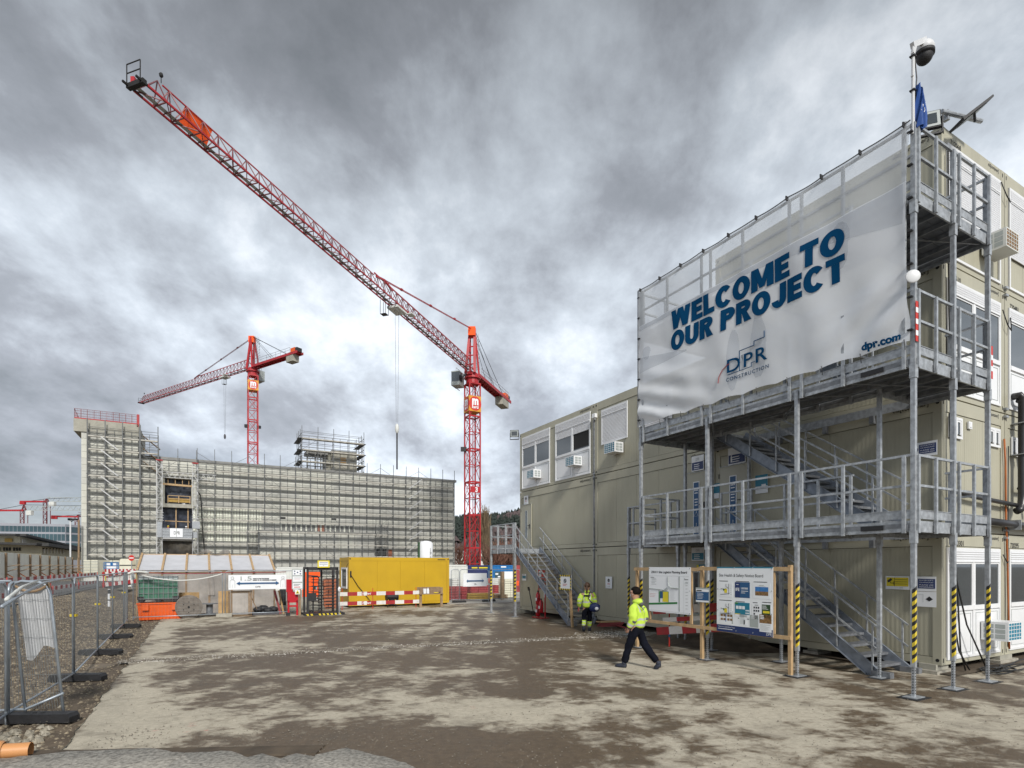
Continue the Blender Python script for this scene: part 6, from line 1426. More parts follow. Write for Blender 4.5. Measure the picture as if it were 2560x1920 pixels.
# orange netting, brick stacks and sacks seen behind the turnstile
stack_box('brick_stack', 'stack of orange red bricks behind the right half of the turnstile', 'bricks', 809, 846, 1447, 1530, 25.5, 'brick', .9, 8, 3, 'brick_layer')
sheetobj('orange_netting', 'bright orange safety netting behind the left half of the turnstile', 'netting', 756, 800, 1430, 1492, 25.2, 'orangecloth')
stack_box('grey_block_stack', 'pale grey block stack seen through the middle of the turnstile', 'blocks', 797, 808, 1440, 1522, 25.0, 'concblock', .5, 7, 1, 'block')
o = sthing('sand_heap', 'pale sand heap left of the turnstile', 'sand heap', SV(752, 25), 25); part('heap', MB().ball((0, 0, 0), 1.3, .8, .62, 16, 10, lambda d: 1+.08*math.sin(d.x*6+d.y*5)), 'conc', o, smooth=True)
# plastic tent on a timber frame
TU = 25.2; v0, v1 = SV(343, TU), SV(686, TU); ze = SZ(1425, (v0+v1)/2, TU); zr = ze+.78; dp = 2.6; n = 6
o = sthing('plastic_tent', 'long timber shelter with a white tarp roof and clear plastic walls', 'shelter', v0, TU)
w = v1-v0
rf = part('tarp_roof', MB().grid(48, 10, lambda a, b: (w*a, dp*b, ze+(zr-ze)*b-.05*abs(math.sin(a*n*math.pi))*math.sin(b*math.pi)-.012*math.sin(b*22))), 'tent', o, smooth=True)
for i in range(n+1):
    x = w*i/n; part('rafter', MB().beam((x, -.12, ze-.02), (x, dp, zr+.05), .09, .08), 'wood', rf); part('rafter_end', MB().box(x-.045, x+.045, -.15, -.12, ze-.08, ze+.02), 'woodold', rf)
part('ridge_beam', MB().box(0, w, dp-.02, dp+.1, zr-.08, zr+.03), 'wood', o); part('wall_plate', MB().box(0, w, -.02, .08, ze-.12, ze-.03), 'woodold', o)
part('plastic_wall', MB().grid(60, 14, lambda a, b: (w*a, .02+.05*nval(a*9, b*3, 1.3, 3), (ze-.05)*b)), 'filmclear', o, smooth=True)
part('back_wall', MB().box(0, w, dp, dp+.05, .0, zr-.05).box(0, .04, 0, dp, .0, ze).box(w-.04, w, 0, dp, 0, ze), 'conc', o)
for i in range(n+1): x = w*i/n; part('post', MB().box(x-.04, x+.04, .0, .08, 0, ze-.1), 'woodold', o)
part('inner_boards', MB().box(.3, 3.0, 1.2, 1.3, .9, 1.5).box(3.6, w-.4, 1.0, 1.1, .3, .7).beam((2.2, .4, 1.9), (2.8, .4, 1.2), .1, .05), 'stationwall', o)
part('plastic_flap', MB().grid(8, 14, lambda a, b: (w*.49+.28*a, -.05-.03*math.sin(a*9+b*4), .9+(ze-.9)*b+.0)), 'filmclear', o, smooth=True)
part('plastic_flap', MB().grid(20, 4, lambda a, b: (w*.40+1.6*a, dp-.3*b, zr+.08+.22*math.sin(a*5.5)**2*b)), 'filmclear', o, smooth=True)
# yellow container
YU = 25.7; v0 = SV(872, YU); v1 = SV(1123, YU); w = v1-v0
o = sthing('yellow_container', 'long yellow site container with a narrow white window on its end', 'container', v0, YU, .1); h = 2.72; dpt = 2.4
mb = MB(); [mb.box(x, x+.14, y, y+.14, 0, h) for x in (0, w-.14) for y in (0, dpt-.14)]; [mb.box(.14, w-.14, y, y+.1, z, z2) for y in (.01, dpt-.11) for z, z2 in ((0, .13), (h-.2, h))]; [mb.box(x, x+.1, .14, dpt-.14, z, z2) for x in (.01, w-.11) for z, z2 in ((0, .13), (h-.2, h))]; mb.box(.02, w-.02, .02, dpt-.02, h-.03, h-.01)
part('frame', mb, 'yellow', o); part('groove', MB().box(.05, w-.05, .045, dpt-.05, .1, h-.18), 'yellowd', o)
xs = [.14, 1.6, 2.95, 4.45, w-.14]
for a, b in zip(xs, xs[1:]): part('wall_panel', MB().box(a+.006, b-.006, .022, .05, .14, h-.21), 'yellow', o)
part('wall_panel', MB().box(.022, .05, .15, dpt-.15, .14, h-.21), 'yellow', o)
part('lifting_hole', MB().tube((.07, -.002, h-.09), (.07, .01, h-.09), .04, 10).tube((w-.07, -.002, h-.09), (w-.07, .01, h-.09), .04, 10), 'dark', o)
fo = part('window', MB().box(-.03, .02, .45, 1.85, .95, 1.05).box(-.03, .02, .45, 1.85, 2.05, 2.15).box(-.03, .02, .45, .55, 1.05, 2.05).box(-.03, .02, 1.75, 1.85, 1.05, 2.05), 'white', o); part('pane', MB().box(-.005, .0, .55, 1.75, 1.05, 2.05), 'glass', fo)
part('dark_print', MB().box(w-.75, w-.25, -.004, .0, h-.13, h-.09), 'pblack', o); part('base_shade', MB().box(.1, w-.1, .1, dpt-.1, -.08, -.001), 'dark', o)  # near-black box put in for the shade under the container
part('cable', MB().path([(.1, -.03, 1.75), (.5, -.05, 1.1), (1.0, -.06, .5), (1.35, -.2, -.02)], .018, 6).box(.06, .14, -.04, 0, 1.6, 1.95), 'cable', o); part('corner_cable', MB().path([(-.02, -.01, 2.4), (-.14, -.05, 2.2), (-.12, -.04, 2.1)], .012, 5), 'cable', o)
# red and white barrier in front of it
bu = 23.9; v0 = SV(851, bu); v1 = SV(1054, bu); w = v1-v0
o = sthing('barrier_fence', 'two long red and white barrier planks before the yellow container', 'barrier', v0, bu)
for z in (.86, .36): rwboard(o, (-.15, 0, z), (w, -.02, z-.0), .2, 9, False if z else True)
for i, x in enumerate((.1, w*.385, w*.93)): part('stake', MB().tube((x, .05, 0), (x, .05, 1.15), .018, 6), 'signred', o)
for z in (.86, .36):
    for x in (w*.305, w*.76): part('brand_plate', MB().box(x-.05-.2, x+.27, -.016, -.013, z-.09, z+.09), 'rwred', o); text('Eberhard', 'pwhite', o, x-.22, x+.24, z-.05, z+.06, y=-.02, shear=.2, bold=.02)
o = sthing('cable_drum_rack', 'black hose drum on a stand before the yellow container', 'hose drum', SV(981, 24.6), 24.6); part('drum', MB().tube((-.3, .1, .62), (.3, .1, .62), .17, 12).tube((-.32, .1, .62), (-.28, .1, .62), .26, 14).tube((.28, .1, .62), (.32, .1, .62), .26, 14), 'black', o); part('stand', MB().beam((-.25, .1, 0), (-.1, .1, .6), .04).beam((.25, .1, 0), (.1, .1, .6), .04).box(-.12, .12, 0, .2, .15, .5), 'black', o)
o = sthing('timber_desk', 'small plywood washing desk with white tubs by the yellow container', 'desk', SV(1049, 23.8), 23.8); w = SV(1107, 23.8)-SV(1049, 23.8)
part('leg', MB().box(0, .14, 0, .05, 0, 1.12), 'woodold', o); part('leg', MB().box(w-.14, w, 0, .05, 0, 1.12), 'woodold', o); part('shelf', MB().box(.0, w, -.1, .4, .74, .78), 'woodold', o); part('back_board', MB().box(0, w, .4, .43, .74, 1.14), 'woodold', o)
o2 = sthing('white_tub', 'white plastic tub on the left of the timber desk', 'tub', SV(1062, 23.75), 23.75, .79); part('tub', MB().path([(0, 0, 0), (0, 0, .24), (0, 0, .25)], .1, 12, True, [.085, .105, .11]), 'pwhite', o2); part('lid', MB().tube((0, 0, .25), (0, 0, .275), .112, 12), 'white', o2)
o2 = sthing('white_bottle', 'white soap bottle beside the tub on the timber desk', 'bottle', SV(1070, 23.75), 23.75, .79); part('bottle', MB().path([(0, 0, 0), (0, 0, .2), (0, 0, .26), (0, 0, .32)], .07, 10, True, [.07, .07, .03, .025]), 'pwhite', o2)
o2 = sthing('yellow_gloves', 'yellow gloves lying on the timber desk', 'gloves', SV(1090, 23.75), 23.75, .79); part('glove', MB().ball((0, 0, .03), .16, .07, .035, 10, 6, lambda d: 1+.2*math.sin(d.x*8)), 'hazyel', o2, smooth=True)
# ---------------------------------------------------------------- right background
FR = 27.5
for x0, x1, lb in ((1128, 1148, 'narrow mesh fence panel right of the yellow container'), (1150, 1221, 'mesh fence panel with the grey arrow banner by the brick stacks'), (1224, 1300, 'mesh fence panel before the pale brick stacks at the far cabin corner')):
    fpan(x0, x1, lb, FR, FR-1.2 if x0 > 1140 else FR)
for x in (1148, 1222):
    a = sw(SV(x, FR-.5), FR-.5); o = thing('fence_foot', 'black rubber foot of the fence by the %s' % ('red formwork stack' if x == 1148 else 'ochre timber bundle'), 'fence foot', (a.x, a.y, 0), TH, group='rubber feet by the stacks'); foot(o, 0, 0, 0, 0, .9)
abanner('small faded white banner with a grey blue double arrow on the right far fence', 1158, 1217, 1433, 1466, FR-.9, False)
stack_box('formwork_stack', 'stack of red formwork boards right of the yellow container', 'formwork', 1123, 1168, 1466, 1502, 29.5, 'brickred', 1.2, 5, 3, 'board')
stack_box('formwork_stack', 'higher stack of red formwork behind the ochre timber', 'formwork', 1176, 1254, 1463, 1484, 31.5, 'brickred', 1.2, 4, 4, 'board')
stack_box('timber_bundle', 'bundle of ochre timber beams on the ground behind the fence', 'timber', 1170, 1236, 1483, 1508, 29.3, 'ochre', 1.0, 3, 1, 'beam')
stack_box('timber_bundle', 'bundle of small dark timber ends right of the ochre beams', 'timber', 1236, 1270, 1486, 1508, 29.2, 'woodold', 1.0, 4, 6, 'beam')
stack_box('brick_stack', 'pale brick stacks behind the fence at the far cabin corner', 'bricks', 1262, 1291, 1447, 1496, 30.5, 'cream', 1.0, 8, 2, 'brick_layer')
stack_box('brick_stack', 'pale grey blocks behind the arrow banner', 'bricks', 1131, 1158, 1446, 1470, 33, 'offwhite', 1.0, 5, 2, 'brick_layer')
stack_box('brick_stack', 'pale packets above the red formwork, right of the arrow banner', 'bricks', 1231, 1261, 1445, 1463, 34, 'offwhite', 1.0, 4, 2, 'brick_layer')
o = sthing('timber_post', 'thick upright timber post before the pale brick stacks', 'post', SV(1254, 28.5), 28.5); part('post', MB().box(0, .22, 0, .2, 0, 1.95), 'woodold', o)
for x, y in ((1224, 1446), (1293, 1452)):
    sheetobj('orange_sign', 'orange round marked plate %s' % ('right of the arrow banner' if x == 1224 else 'hanging near the far cabin corner'), 'sign', x-3, x+4, y, y+12, 28.4, 'orangecloth')
def boxcont(name, lb, x0, x1, y0, u, m, d=2.4, h=2.6, ribs=14, h0=0):
    va, vb = SV(x0, u), SV(x1, u); z1 = SZ(y0, (va+vb)/2, u); o = sthing(name, lb, 'container', va, u, z1-h); w = vb-va
    part('frame', MB().box(0, w, .03, d, 0, h).box(-.02, w+.02, -.02, .03, h-.12, h).box(-.02, w+.02, -.02, .03, 0, .12).box(-.02, .08, -.02, .03, 0, h).box(w-.08, w+.02, -.02, .03, 0, h), m, o); g = MB(); [g.box(.1+(w-.2)*i/ribs, .1+(w-.2)*(i+.5)/ribs, .0, .03, .12, h-.12) for i in range(ribs)]; part('corrugation', g, m, o); return o, w
boxcont('white_container', 'white corrugated container right behind the yellow container', 1118, 1168, 1412, 40, 'offwhite', 2.4, 2.7, 12)
o, w = boxcont('navy_container', 'dark navy container with yellow lettering in the background', 1166, 1230, 1413, 42, 'navy', 2.4, 2.6, 16); part('yellow_print', MB().box(w*.2, w*.42, -.026, -.02, 2.3, 2.42).box(w*.48, w*.82, -.026, -.02, 2.3, 2.42), 'pyellow', o)
o, w = boxcont('blue_container', 'bright blue container with a white door in the background', 1231, 1289, 1413, 41, 'blue', 2.4, 2.6, 6); part('door', MB().box(w*.48, w*.88, -.04, -.02, .1, 2.0), 'pwhite', o); part('placard', MB().box(w*.1, w*.36, -.04, -.02, 1.35, 2.0), 'offglass', o); part('white_print', MB().box(w*.12, w*.24, -.045, -.04, 1.7, 1.85).box(w*.22, w*.34, -.045, -.04, 1.45, 1.58), 'pwhite', o); part('white_plate', MB().box(w*.36, w*.58, -.03, -.02, 2.38, 2.5), 'pwhite', o)
sheetobj('red_board_stack', 'dark red boards seen above the fence at the far cabin corner', 'boards', 1290, 1302, 1413, 1480, 33, 'brickred', .5)
# nitrogen tank
ux = 62; vx = SV(1065, ux); zt = SZ(1352, vx, ux); r = (SV(1081, ux)-SV(1049, ux))/2
o = sthing('storage_silo', 'tall white upright gas tank with black lettering before the scaffolded building', 'tank', vx, ux); part('vessel', MB().path([(0, 0, .5), (0, 0, .9), (0, 0, zt-.35), (0, 0, zt-.12), (0, 0, zt)], r, 24, True, [r*.5, r, r, r*.8, r*.3]), 'white', o, smooth=True)
t = text('Nitrogen', 'pblack', o, 0, 1.7, 0, .34, y=0, shear=.25); t.location = (.42, -r*.97, 2.9); t.rotation_euler = (0, -math.pi/2, 0)
part('side_column', MB().box(-r-.2, -r+.05, -.1, .1, 0, zt-.2), 'pdkgreen', o); part('leg', MB().box(-r*.7, -r*.5, -.1, .1, 0, .9).box(r*.5, r*.7, -.1, .1, 0, .9), 'white', o)
# ================================================================ building under construction, in its scaffold
BU = 100.0; BD = 18.0; ZR = 19.4
vL, vT, vR_ = SV(203, BU), SV(345, BU), SV(1137, BU); ZT = SZ(1062, vT, BU)
K = sthing('concrete_building', 'pale shell of a long building under construction with a stair tower at its left end', 'building', 0, 0)
oL, oR = SV(404, BU), SV(483, BU)            # opening column
def bz(y, v=None): return SZ(y, v if v is not None else SV(445, BU), BU)
mb = MB(); mb.box(vT, oL, BU+.3, BU+BD, 0, ZR); mb.box(oR, vR_, BU+.3, BU+BD, 0, ZR)
ztop1, zbot1 = bz(1197), bz(1262); zmt, zmb = bz(1266), bz(1346); zbt = bz(1352)
mb.box(oL, oR, BU+.3, BU+BD, ztop1, ZR); mb.box(oL, oR, BU+.3, BU+BD, zmt, zbot1); mb.box(oL, oR, BU+.3, BU+BD, zbt, zmb); mb.box(oL, oR, BU+2.5, BU+BD, 0, ztop1)
mb.box(vL, vT, BU+.3, BU+12, 0, ZT-.3)
part('core', mb, 'conc', K)
part('roof_slab', MB().box(vT, vR_+.3, BU-.15, BU+BD, ZR, ZR+.45), 'fascia', K)
part('tower_parapet', MB().box(vL-.9, vT+.1, BU-.2, BU+12, ZT-1.9, ZT), 'conc', K)
pan = [MB().box(.01, 5.99, 0, .3, .015, .985).mesh('facade_panel', m_) for m_ in ('facade', 'facade2')]
rnd = random.Random(4); ribL, ribR = SV(488, BU), SV(656, BU)
def pcell(v0, v1, z0, z1, m=None):
    me = MB().box(v0+.01, v1-.01, BU, BU+.3, z0+.015, z1-.015); part('facade_panel', me, m or ('facade' if rnd.random() < .65 else 'facade2'), K)
def panels(v0, v1, z0, z1, step=6.1, hz=1.94):
    n = max(1, round((v1-v0)/step)); s = (v1-v0)/n; m_ = max(1, round((z1-z0)/hz)); t = (z1-z0)/m_
    for i in range(n):
        for j in range(m_): pcell(v0+i*s, v0+(i+1)*s, z0+j*t, z0+(j+1)*t)
panels(vL, vT, 0, ZT-1.9, 3.8, 1.0); panels(vT, oL, 0, ZR, 6, 1.0)
panels(oL, oR, ztop1, ZR, 6, 1.0)
zr0, zr1 = bz(1352, ribL), bz(1268, ribL)
panels(oR, ribR, zr1, ZR, 6, 1.0); panels(oR, ribR, 0, zr0, 6, 1.0); panels(ribR, vR_, 0, ZR, 6.1, 1.0)
g = MB(); n = int((ribR-oR)/.42)
for i in range(n):
    v = oR+(ribR-oR)*i/n
    for a, b in ((zr0, zr0+1.3), (zr0+1.6, zr0+3.3), (zr0+3.6, zr1)): g.box(v, v+.26, BU-.06, BU+.3, a, b)
part('ribbed_sheet', g, 'facadew', K); part('rib_back', MB().box(oR, ribR, BU+.1, BU+.3, zr0, zr1), 'facade', K)
# openings with dark film, floor edges and timber
def vv(x): return SV(x, BU)
part('plastic_film', MB().grid(14, 10, lambda a, b: (vv(412)+(vv(478)-vv(412))*a, BU+1.2+.25*nval(a*6, b*3, 1.5), zbot1+.2+(ztop1-zbot1-.2)*b)), 'film', K, smooth=True)
part('plastic_film', MB().grid(14, 12, lambda a, b: (oL+(oR-oL)*a, BU+1.0+.3*nval(a*6, b*3, 1.5, 5), zmb+(zmt-zmb)*b)), 'film', K, smooth=True)
part('plastic_film', MB().grid(14, 12, lambda a, b: (oL+(oR-oL)*a, BU+1.0+.3*nval(a*6, b*3, 1.5, 9), (zbt-.1)*b)), mat('brown_film', (.07, .062, .05), .35, 0, .4, 1.5, .8, 3), K, smooth=True)
part('window_surround', MB().box(oL, vv(412), BU-.2, BU+.4, zbot1, ztop1+.3).box(vv(478), oR, BU-.2, BU+.4, zbot1, ztop1+.3).box(oL, oR, BU-.2, BU+.4, ztop1, ztop1+.3).box(oL-.2, oR+.2, BU-.5, BU+.4, zbot1-.5, zbot1+.1), 'conc', K)
part('balustrade', MB().box(vv(420), vv(476), BU-.1, BU-.04, bz(1256), bz(1246)), 'ochre', K)
g = MB(); [g.beam((vv(x), BU-.15, bz(1258)), (vv(x), BU-.15, bz(1240)), .12) for x in (420, 447, 475)]; [g.beam((vv(420), BU-.15, bz(y)), (vv(476), BU-.15, bz(y)), .1) for y in (1240, 1248)]; [g.beam((vv(x), BU+.2, bz(1210)), (vv(x), BU+.2, bz(1198)), .1) for x in (420, 438, 456, 472)]; g.beam((oL, BU-.1, bz(1212)), (oR, BU-.1, bz(1214)), .25, .3); [g.beam((vv(x), BU+.1, zmb), (vv(x), BU+.1, zmt), .14) for x in (440, 470)]; g.beam((vv(412), BU, bz(1303)), (vv(475), BU, bz(1304)), .12)
part('timber_prop', g, 'wood', K)
# annex box standing in front
lo, hi = 84., 99.
for _ in range(40):
    mid = (lo+hi)/2
    if SV(648, mid) > SV(617, BU): lo = mid
    else: hi = mid
AU = (lo+hi)/2
AU = max(88, min(97, AU)); aL, aR = SV(648, AU), SV(936, AU); za = SZ(1330, aL, AU)
K2 = sthing('annex_building', 'low pale annex block with its own scaffold before the long building', 'building', 0, 0)
part('core', MB().box(aL, aR, AU+.2, BU, 0, za), 'conc', K2); part('roof_edge', MB().box(aL-.1, aR+.1, AU-.1, BU, za, za+.4), 'fascia', K2)
n = 6; s = (aR-aL)/n; m_ = 5; t = za/m_
for i in range(n):
    for j in range(m_): part('facade_panel', MB().box(aL+i*s+.01, aL+(i+1)*s-.01, AU, AU+.2, j*t+.02, (j+1)*t-.02), rnd.choice(('facade', 'facade2')), K2)
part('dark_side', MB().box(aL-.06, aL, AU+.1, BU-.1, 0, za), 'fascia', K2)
# clerestory strip above the annex: white posts before a dark gap
g = MB(); v0, v1 = vv(700), vv(882); zz0, zz1 = bz(1328, vv(790)), bz(1313, vv(790)); part('strip_gap', MB().box(v0, v1, BU-.03, BU, zz0, zz1), 'fascia', K)
[g.box(v0+(v1-v0)*i/15, v0+(v1-v0)*i/15+.28, BU-.12, BU-.03, zz0, zz1) for i in range(16)]; part('white_post', g, 'facadew', K); part('brown_door', MB().box(vv(794), vv(812), BU-.1, BU-.03, zz0, zz1), 'brick', K)
part('dark_doorway', MB().box(vv(938), vv(966), BU-.06, BU-.01, bz(1402, vv(950)), bz(1372, vv(950))), 'dark', K); part('rust_door', MB().box(vv(967), vv(980), BU-.06, BU-.01, bz(1402, vv(970)), bz(1374, vv(970))), 'brick', K)
g = MB(); [g.box(vv(x), vv(x)+.9, BU-.05, BU-.02, bz(y, vv(x)), bz(y, vv(x))+.35) for x, y in ((700, 1297), (828, 1300))]; part('vent_slot', g, 'dark', K)
# ---------------------------------------------------------------- scaffolds
def scaffold(lb, v0, v1, uf, z0, z1, lift=2.0, bay=2.57, depth=.50, decks=True, top=1.6, tw=.085, zfirst=None, ub=None, phase=0, drop_u=None, rails=True, braces=True):
    o = sthing('scaffold', lb, 'scaffold', v0, uf, 0, group='scaffolds round the new building'); n = max(1, round((v1-v0)/bay)); s = (v1-v0)/n
    hs = z1-z0+top; st = MB().box(-tw/2, tw/2, -tw/2, tw/2, 0, hs).box(-tw*.9, tw*.9, -tw*.9, tw*.9, hs*.33, hs*.33+.12).box(-tw*.9, tw*.9, -tw*.9, tw*.9, hs*.66, hs*.66+.12).mesh('standard', 'scaf')
    st2 = MB().box(-tw/2, tw/2, -tw/2, tw/2, 0, hs-top*.9).mesh('standard', 'scaf')
    for i in range(n+1): put('standard', st, o, (i*s, 0, z0)); put('standard', st2, o, (i*s, depth, z0))
    st3 = MB().box(-.03, .03, -.03, .03, 0, hs-top*.9).mesh('standard', 'scaf')
    for i in range(n): put('standard', st3, o, ((i+.5)*s, depth+.1, z0))
    nl = int((z1-z0)/lift+.3)
    dk = MB().box(.02, s-.02, .0, depth, -.06, 0).box(.02, s-.02, -.03, .0, -.06, .14).mesh('scaffold_deck', 'plank')
    for j in range(nl+1):
        z = z0+lift*j if zfirst is None else zfirst+lift*j
        if z > z1+.1: continue
        for i in range(n):
            if decks and j > 0 or z0 > 3: put('scaffold_deck', dk, o, (i*s, 0, z))
        if rails:
            g = MB(); [g.beam((0, -.03, z+h_), (v1-v0, -.03, z+h_), .055) for h_ in (.5, 1.0)]; g.beam((0, depth, z+.75), (v1-v0, depth, z+.75), .06); g.beam((0, depth, z+1.5), (v1-v0, depth, z+1.5), .06); part('guard_tube', g, 'scaf', o)
    if braces:
        for i in range(phase, n, 4):
            g = MB()
            for j in range(nl): g.beam((i*s if (i//4+j) % 2 == 0 else (i+1)*s, -.06, z0+lift*j), ((i+1)*s if (i//4+j) % 2 == 0 else i*s, -.06, z0+lift*(j+1)), .05)
            for j in range(nl): g.beam((i*s, depth/2, z0+lift*j+.1), (i*s, 0, z0+lift*(j+1)), .045)
            part('brace', g, 'scaf', o)
    return o, n, s
SU1 = BU-.95
vt0, vt1 = SV(218, SU1), SV(349, SU1)
o, n, s = scaffold('dense grey scaffold wrapping the left stair tower of the new building', vt0, vt1, SU1, 0, ZT-1.5, top=1.5, bay=2.3, tw=.13)
g = MB()
xs0, xs1 = SV(252, SU1)-vt0, SV(296, SU1)-vt0
for j in range(11):
    z = 2.0*j+1.9
    if j == 2: continue
    part('white_stair_stringer', MB().beam((xs0, -.2, z+.1), (xs1, -.2, z-1.75), .10, .15), 'alu', o)
o, n, s = scaffold('tall narrow scaffold stair rising right of the stair tower', SV(351, SU1), SV(395, SU1), SU1, 0, ZT-1.6, top=1.4, bay=2.7, tw=.12)
g = MB(); [g.beam((.3, .3, z), (2.6, .6, z-1.9), .7, .06) for z in (ZT-1.8, ZT-3.8, ZT-5.8)]; part('stair_run', g, 'woodold', o)
o, n, s = scaffold('grey scaffold across the right two thirds of the long facade', SV(493, SU1), SV(1136, SU1), SU1, 0, ZR-.3, top=2.5)
xs0, xs1 = SV(1022, SU1)-SV(493, SU1), SV(1054, SU1)-SV(493, SU1); [part('white_stair_stringer', MB().beam((xs0, -.2, ZR-.2-2*j-1.9), (xs1, -.2, ZR-.1-2*j), .10, .15), 'alu', o) for j in range(8)]
g = MB(); Lw = SV(1136, SU1)-SV(493, SU1)
for i in range(0, n, 3): g.beam((i*s, -.06, ZR+1.4), ((i+1.05)*s, -.06, ZR-.2), .05); g.beam((i*s, -.06, ZR+1.4), (max(0, i-1.05)*s, -.06, ZR-.2), .05)
part('roof_brace', g, 'scaf', o)
o, n, s = scaffold('scaffold above the hoist opening of the long facade', SV(397, SU1), SV(491, SU1), SU1, bz(1185), ZR-.3, top=2.1, decks=True)
g = MB(); [g.beam((0, -.05, bz(y)), (SV(540, SU1)-SV(397, SU1), -.05, bz(y)), .07) for y in (1184, 1197)]; nn = 22; wx = SV(540, SU1)-SV(397, SU1); [g.beam((wx*i/nn, -.05, bz(1184 if i % 2 else 1197)), (wx*(i+1)/nn, -.05, bz(1197 if i % 2 else 1184)), .05) for i in range(nn)]; part('lattice_girder', g, 'alu', o)
AS = AU-1.3
scaffold('front scaffold of the low annex block', SV(646, AS), SV(940, AS), AS, 0, za+.2, top=1.3)
scaffold('scaffold at the dark left side of the annex block', SV(617, AU), SV(646, AU), AS+.3, 0, za+.3, top=1.2, bay=1.6)
scaffold('small scaffold tower right of the annex block', SV(936, AU), SV(966, AU), AS+.2, 0, za+1.6, top=1.4, bay=1.5)
# rooftop plant frame
RU = 104.; r0, r1 = SV(751, RU), SV(904, RU); zz = SZ(1125, (r0+r1)/2, RU)
K3 = sthing('rooftop_block', 'concrete plant box with open steel frame on the roof of the new building', 'rooftop block', 0, 0)
part('box', MB().box(SV(829, RU), SV(892, RU), RU, RU+6, ZR, zz).box(SV(818, RU), SV(829, RU), RU+1, RU+5, ZR, zz-.3), 'conc', K3); part('hatch', MB().box(SV(851, RU), SV(865, RU), RU-.05, RU, zz-2.3, zz-1.3), 'ply', K3)
g = MB(); [g.beam((SV(x, RU), RU, ZR), (SV(x, RU), RU, zz-.4), .22) for x in (768, 788, 802, 812)]; g.box(SV(768, RU), SV(820, RU), RU, RU+4, zz-1.0, zz-.4); [g.beam((SV(768, RU), RU-.1, ZR+h_), (SV(820, RU), RU-.1, ZR+h_), .18) for h_ in (1.6, 3.0)]; part('steel_frame', g, 'fascia', K3)
o, n, s = scaffold('rooftop scaffold round the plant box', r0, r1, RU-1.8, ZR, zz+1.9, lift=2.1, top=1.7, bay=2.6, depth=1.0)
for x in (0, r1-r0): 
    g = MB(); [g.beam((x, y, 0+ZR), (x, y, zz+3.4), .09) for y in (0, 2, 4, 6)]; [g.beam((x, 0, ZR+h_), (x, 6, ZR+h_), .07) for h_ in (1, 2.1, 3.1, 4.2, 5.2, 6.2, 7.3)]; g.box(x-.6, x+.4, 0, 6, ZR+2.1, ZR+2.18); g.box(x-.6, x+.4, 0, 6, ZR+4.2, ZR+4.28); g.box(x-.6, x+.4, 0, 6, ZR+6.3, ZR+6.38); g.beam((x, 0, ZR+2), (x, 6, ZR+5), .06); part('side_bay', g, 'scaf', o)
# red edge guard on the tower
o = sthing('red_edge_guard', 'red mesh guard rail on the parapet of the left stair tower', 'guard rail', vL-.8, BU-.1, ZT); w = vT-vL+.8
g = MB(); [g.beam((x*w/10, 0, 0), (x*w/10, 0, 1.5), .06) for x in range(11)]; [g.beam((0, 0, h_), (w, 0, h_), .045) for h_ in (.4, .8, 1.2, 1.5)]; [g.beam((x*w/44, 0, 0), (x*w/44, 0, 1.5), .02) for x in range(45)]; part('mesh', g, 'dred', o); part('base_rail', MB().box(0, w, -.05, .05, -.02, .18).box(w-.15, w+.2, -.1, .1, -.4, 1.6), 'rwred', o); g = MB(); [g.beam((.0, y, 0), (0, y, 1.5-.15*y), .06) for y in (0, 1, 2, 3)]; g.beam((0, 0, 1.5), (0, 4, .6), .05); part('side_mesh', g, 'brickred', o)
# hoist masts, platform and its two workers
def lattice(mb, x, y, z0, z1, w=.55, st=1.0, t=.07):
    for a in (-w/2, w/2):
        for b in (-w/2, w/2): mb.beam((x+a, y+b, z0), (x+a, y+b, z1), t)
    z = z0; k = 0
    while z < z1-.1:
        zn = min(z+st, z1)
        for b in (-w/2, w/2): mb.beam((x-w/2 if k % 2 else x+w/2, y+b, z), (x+w/2 if k % 2 else x-w/2, y+b, zn), t*.7); mb.beam((x-w/2, y+b, z), (x+w/2, y+b, z), t*.7)
        z = zn; k += 1
    return mb
HU = BU-2.6
o = sthing('builders_hoist', 'aluminium hoist with two lattice masts and a platform marked DPR at the facade opening', 'hoist', 0, 0)
for x, yt in ((398.5, 1152), (488, 1160)): v = SV(x, HU); part('mast', lattice(MB(), v, HU, 0, SZ(yt, v, HU), .75), 'alu', o); part('mast_cap', MB().box(v-.45, v+.45, HU-.45, HU+.4, SZ(yt, v, HU), SZ(yt, v, HU)+.15), 'rwred', o)
p0, p1 = SV(407, HU-.6), SV(480, HU-.6); zp = SZ(1344, (p0+p1)/2, HU-.6); zp1 = SZ(1322, (p0+p1)/2, HU-.6); w = p1-p0; U0_ = HU-1.2
pf = part('platform', MB().box(p0, p1, U0_, U0_+1.6, zp-.25, zp).box(p0-.4, p1+.4, HU+.3, HU+.6, zp-.45, zp-.2), 'alu', o)
g = MB(); n_ = 14
for i in range(n_+1): x = p0+w*i/n_; g.beam((x, U0_, zp), (x, U0_, zp1), .06)
[g.beam((p0, U0_, zp+(zp1-zp)*k/3), (p1, U0_, zp+(zp1-zp)*k/3), .1) for k in range(4)]; part('parapet', g, 'steel', pf); part('infill', MB().box(p0, p1, U0_+.05, U0_+.09, zp, zp1), 'steel', pf)
sx0, sx1 = SV(425, U0_), SV(457, U0_); part('white_panel', MB().box(sx0, sx1, U0_-.1, U0_-.05, zp+.05, zp1), 'pwhite', pf); text('DPR', 'pblack', pf, sx0+(sx1-sx0)*.3, sx0+(sx1-sx0)*.78, zp+.45, zp+.95, y=U0_-.12); part('panel_split', MB().box((sx0+sx1)/2-.03, (sx0+sx1)/2+.03, U0_-.13, U0_-.1, zp+.05, zp1), 'pgrey', pf)
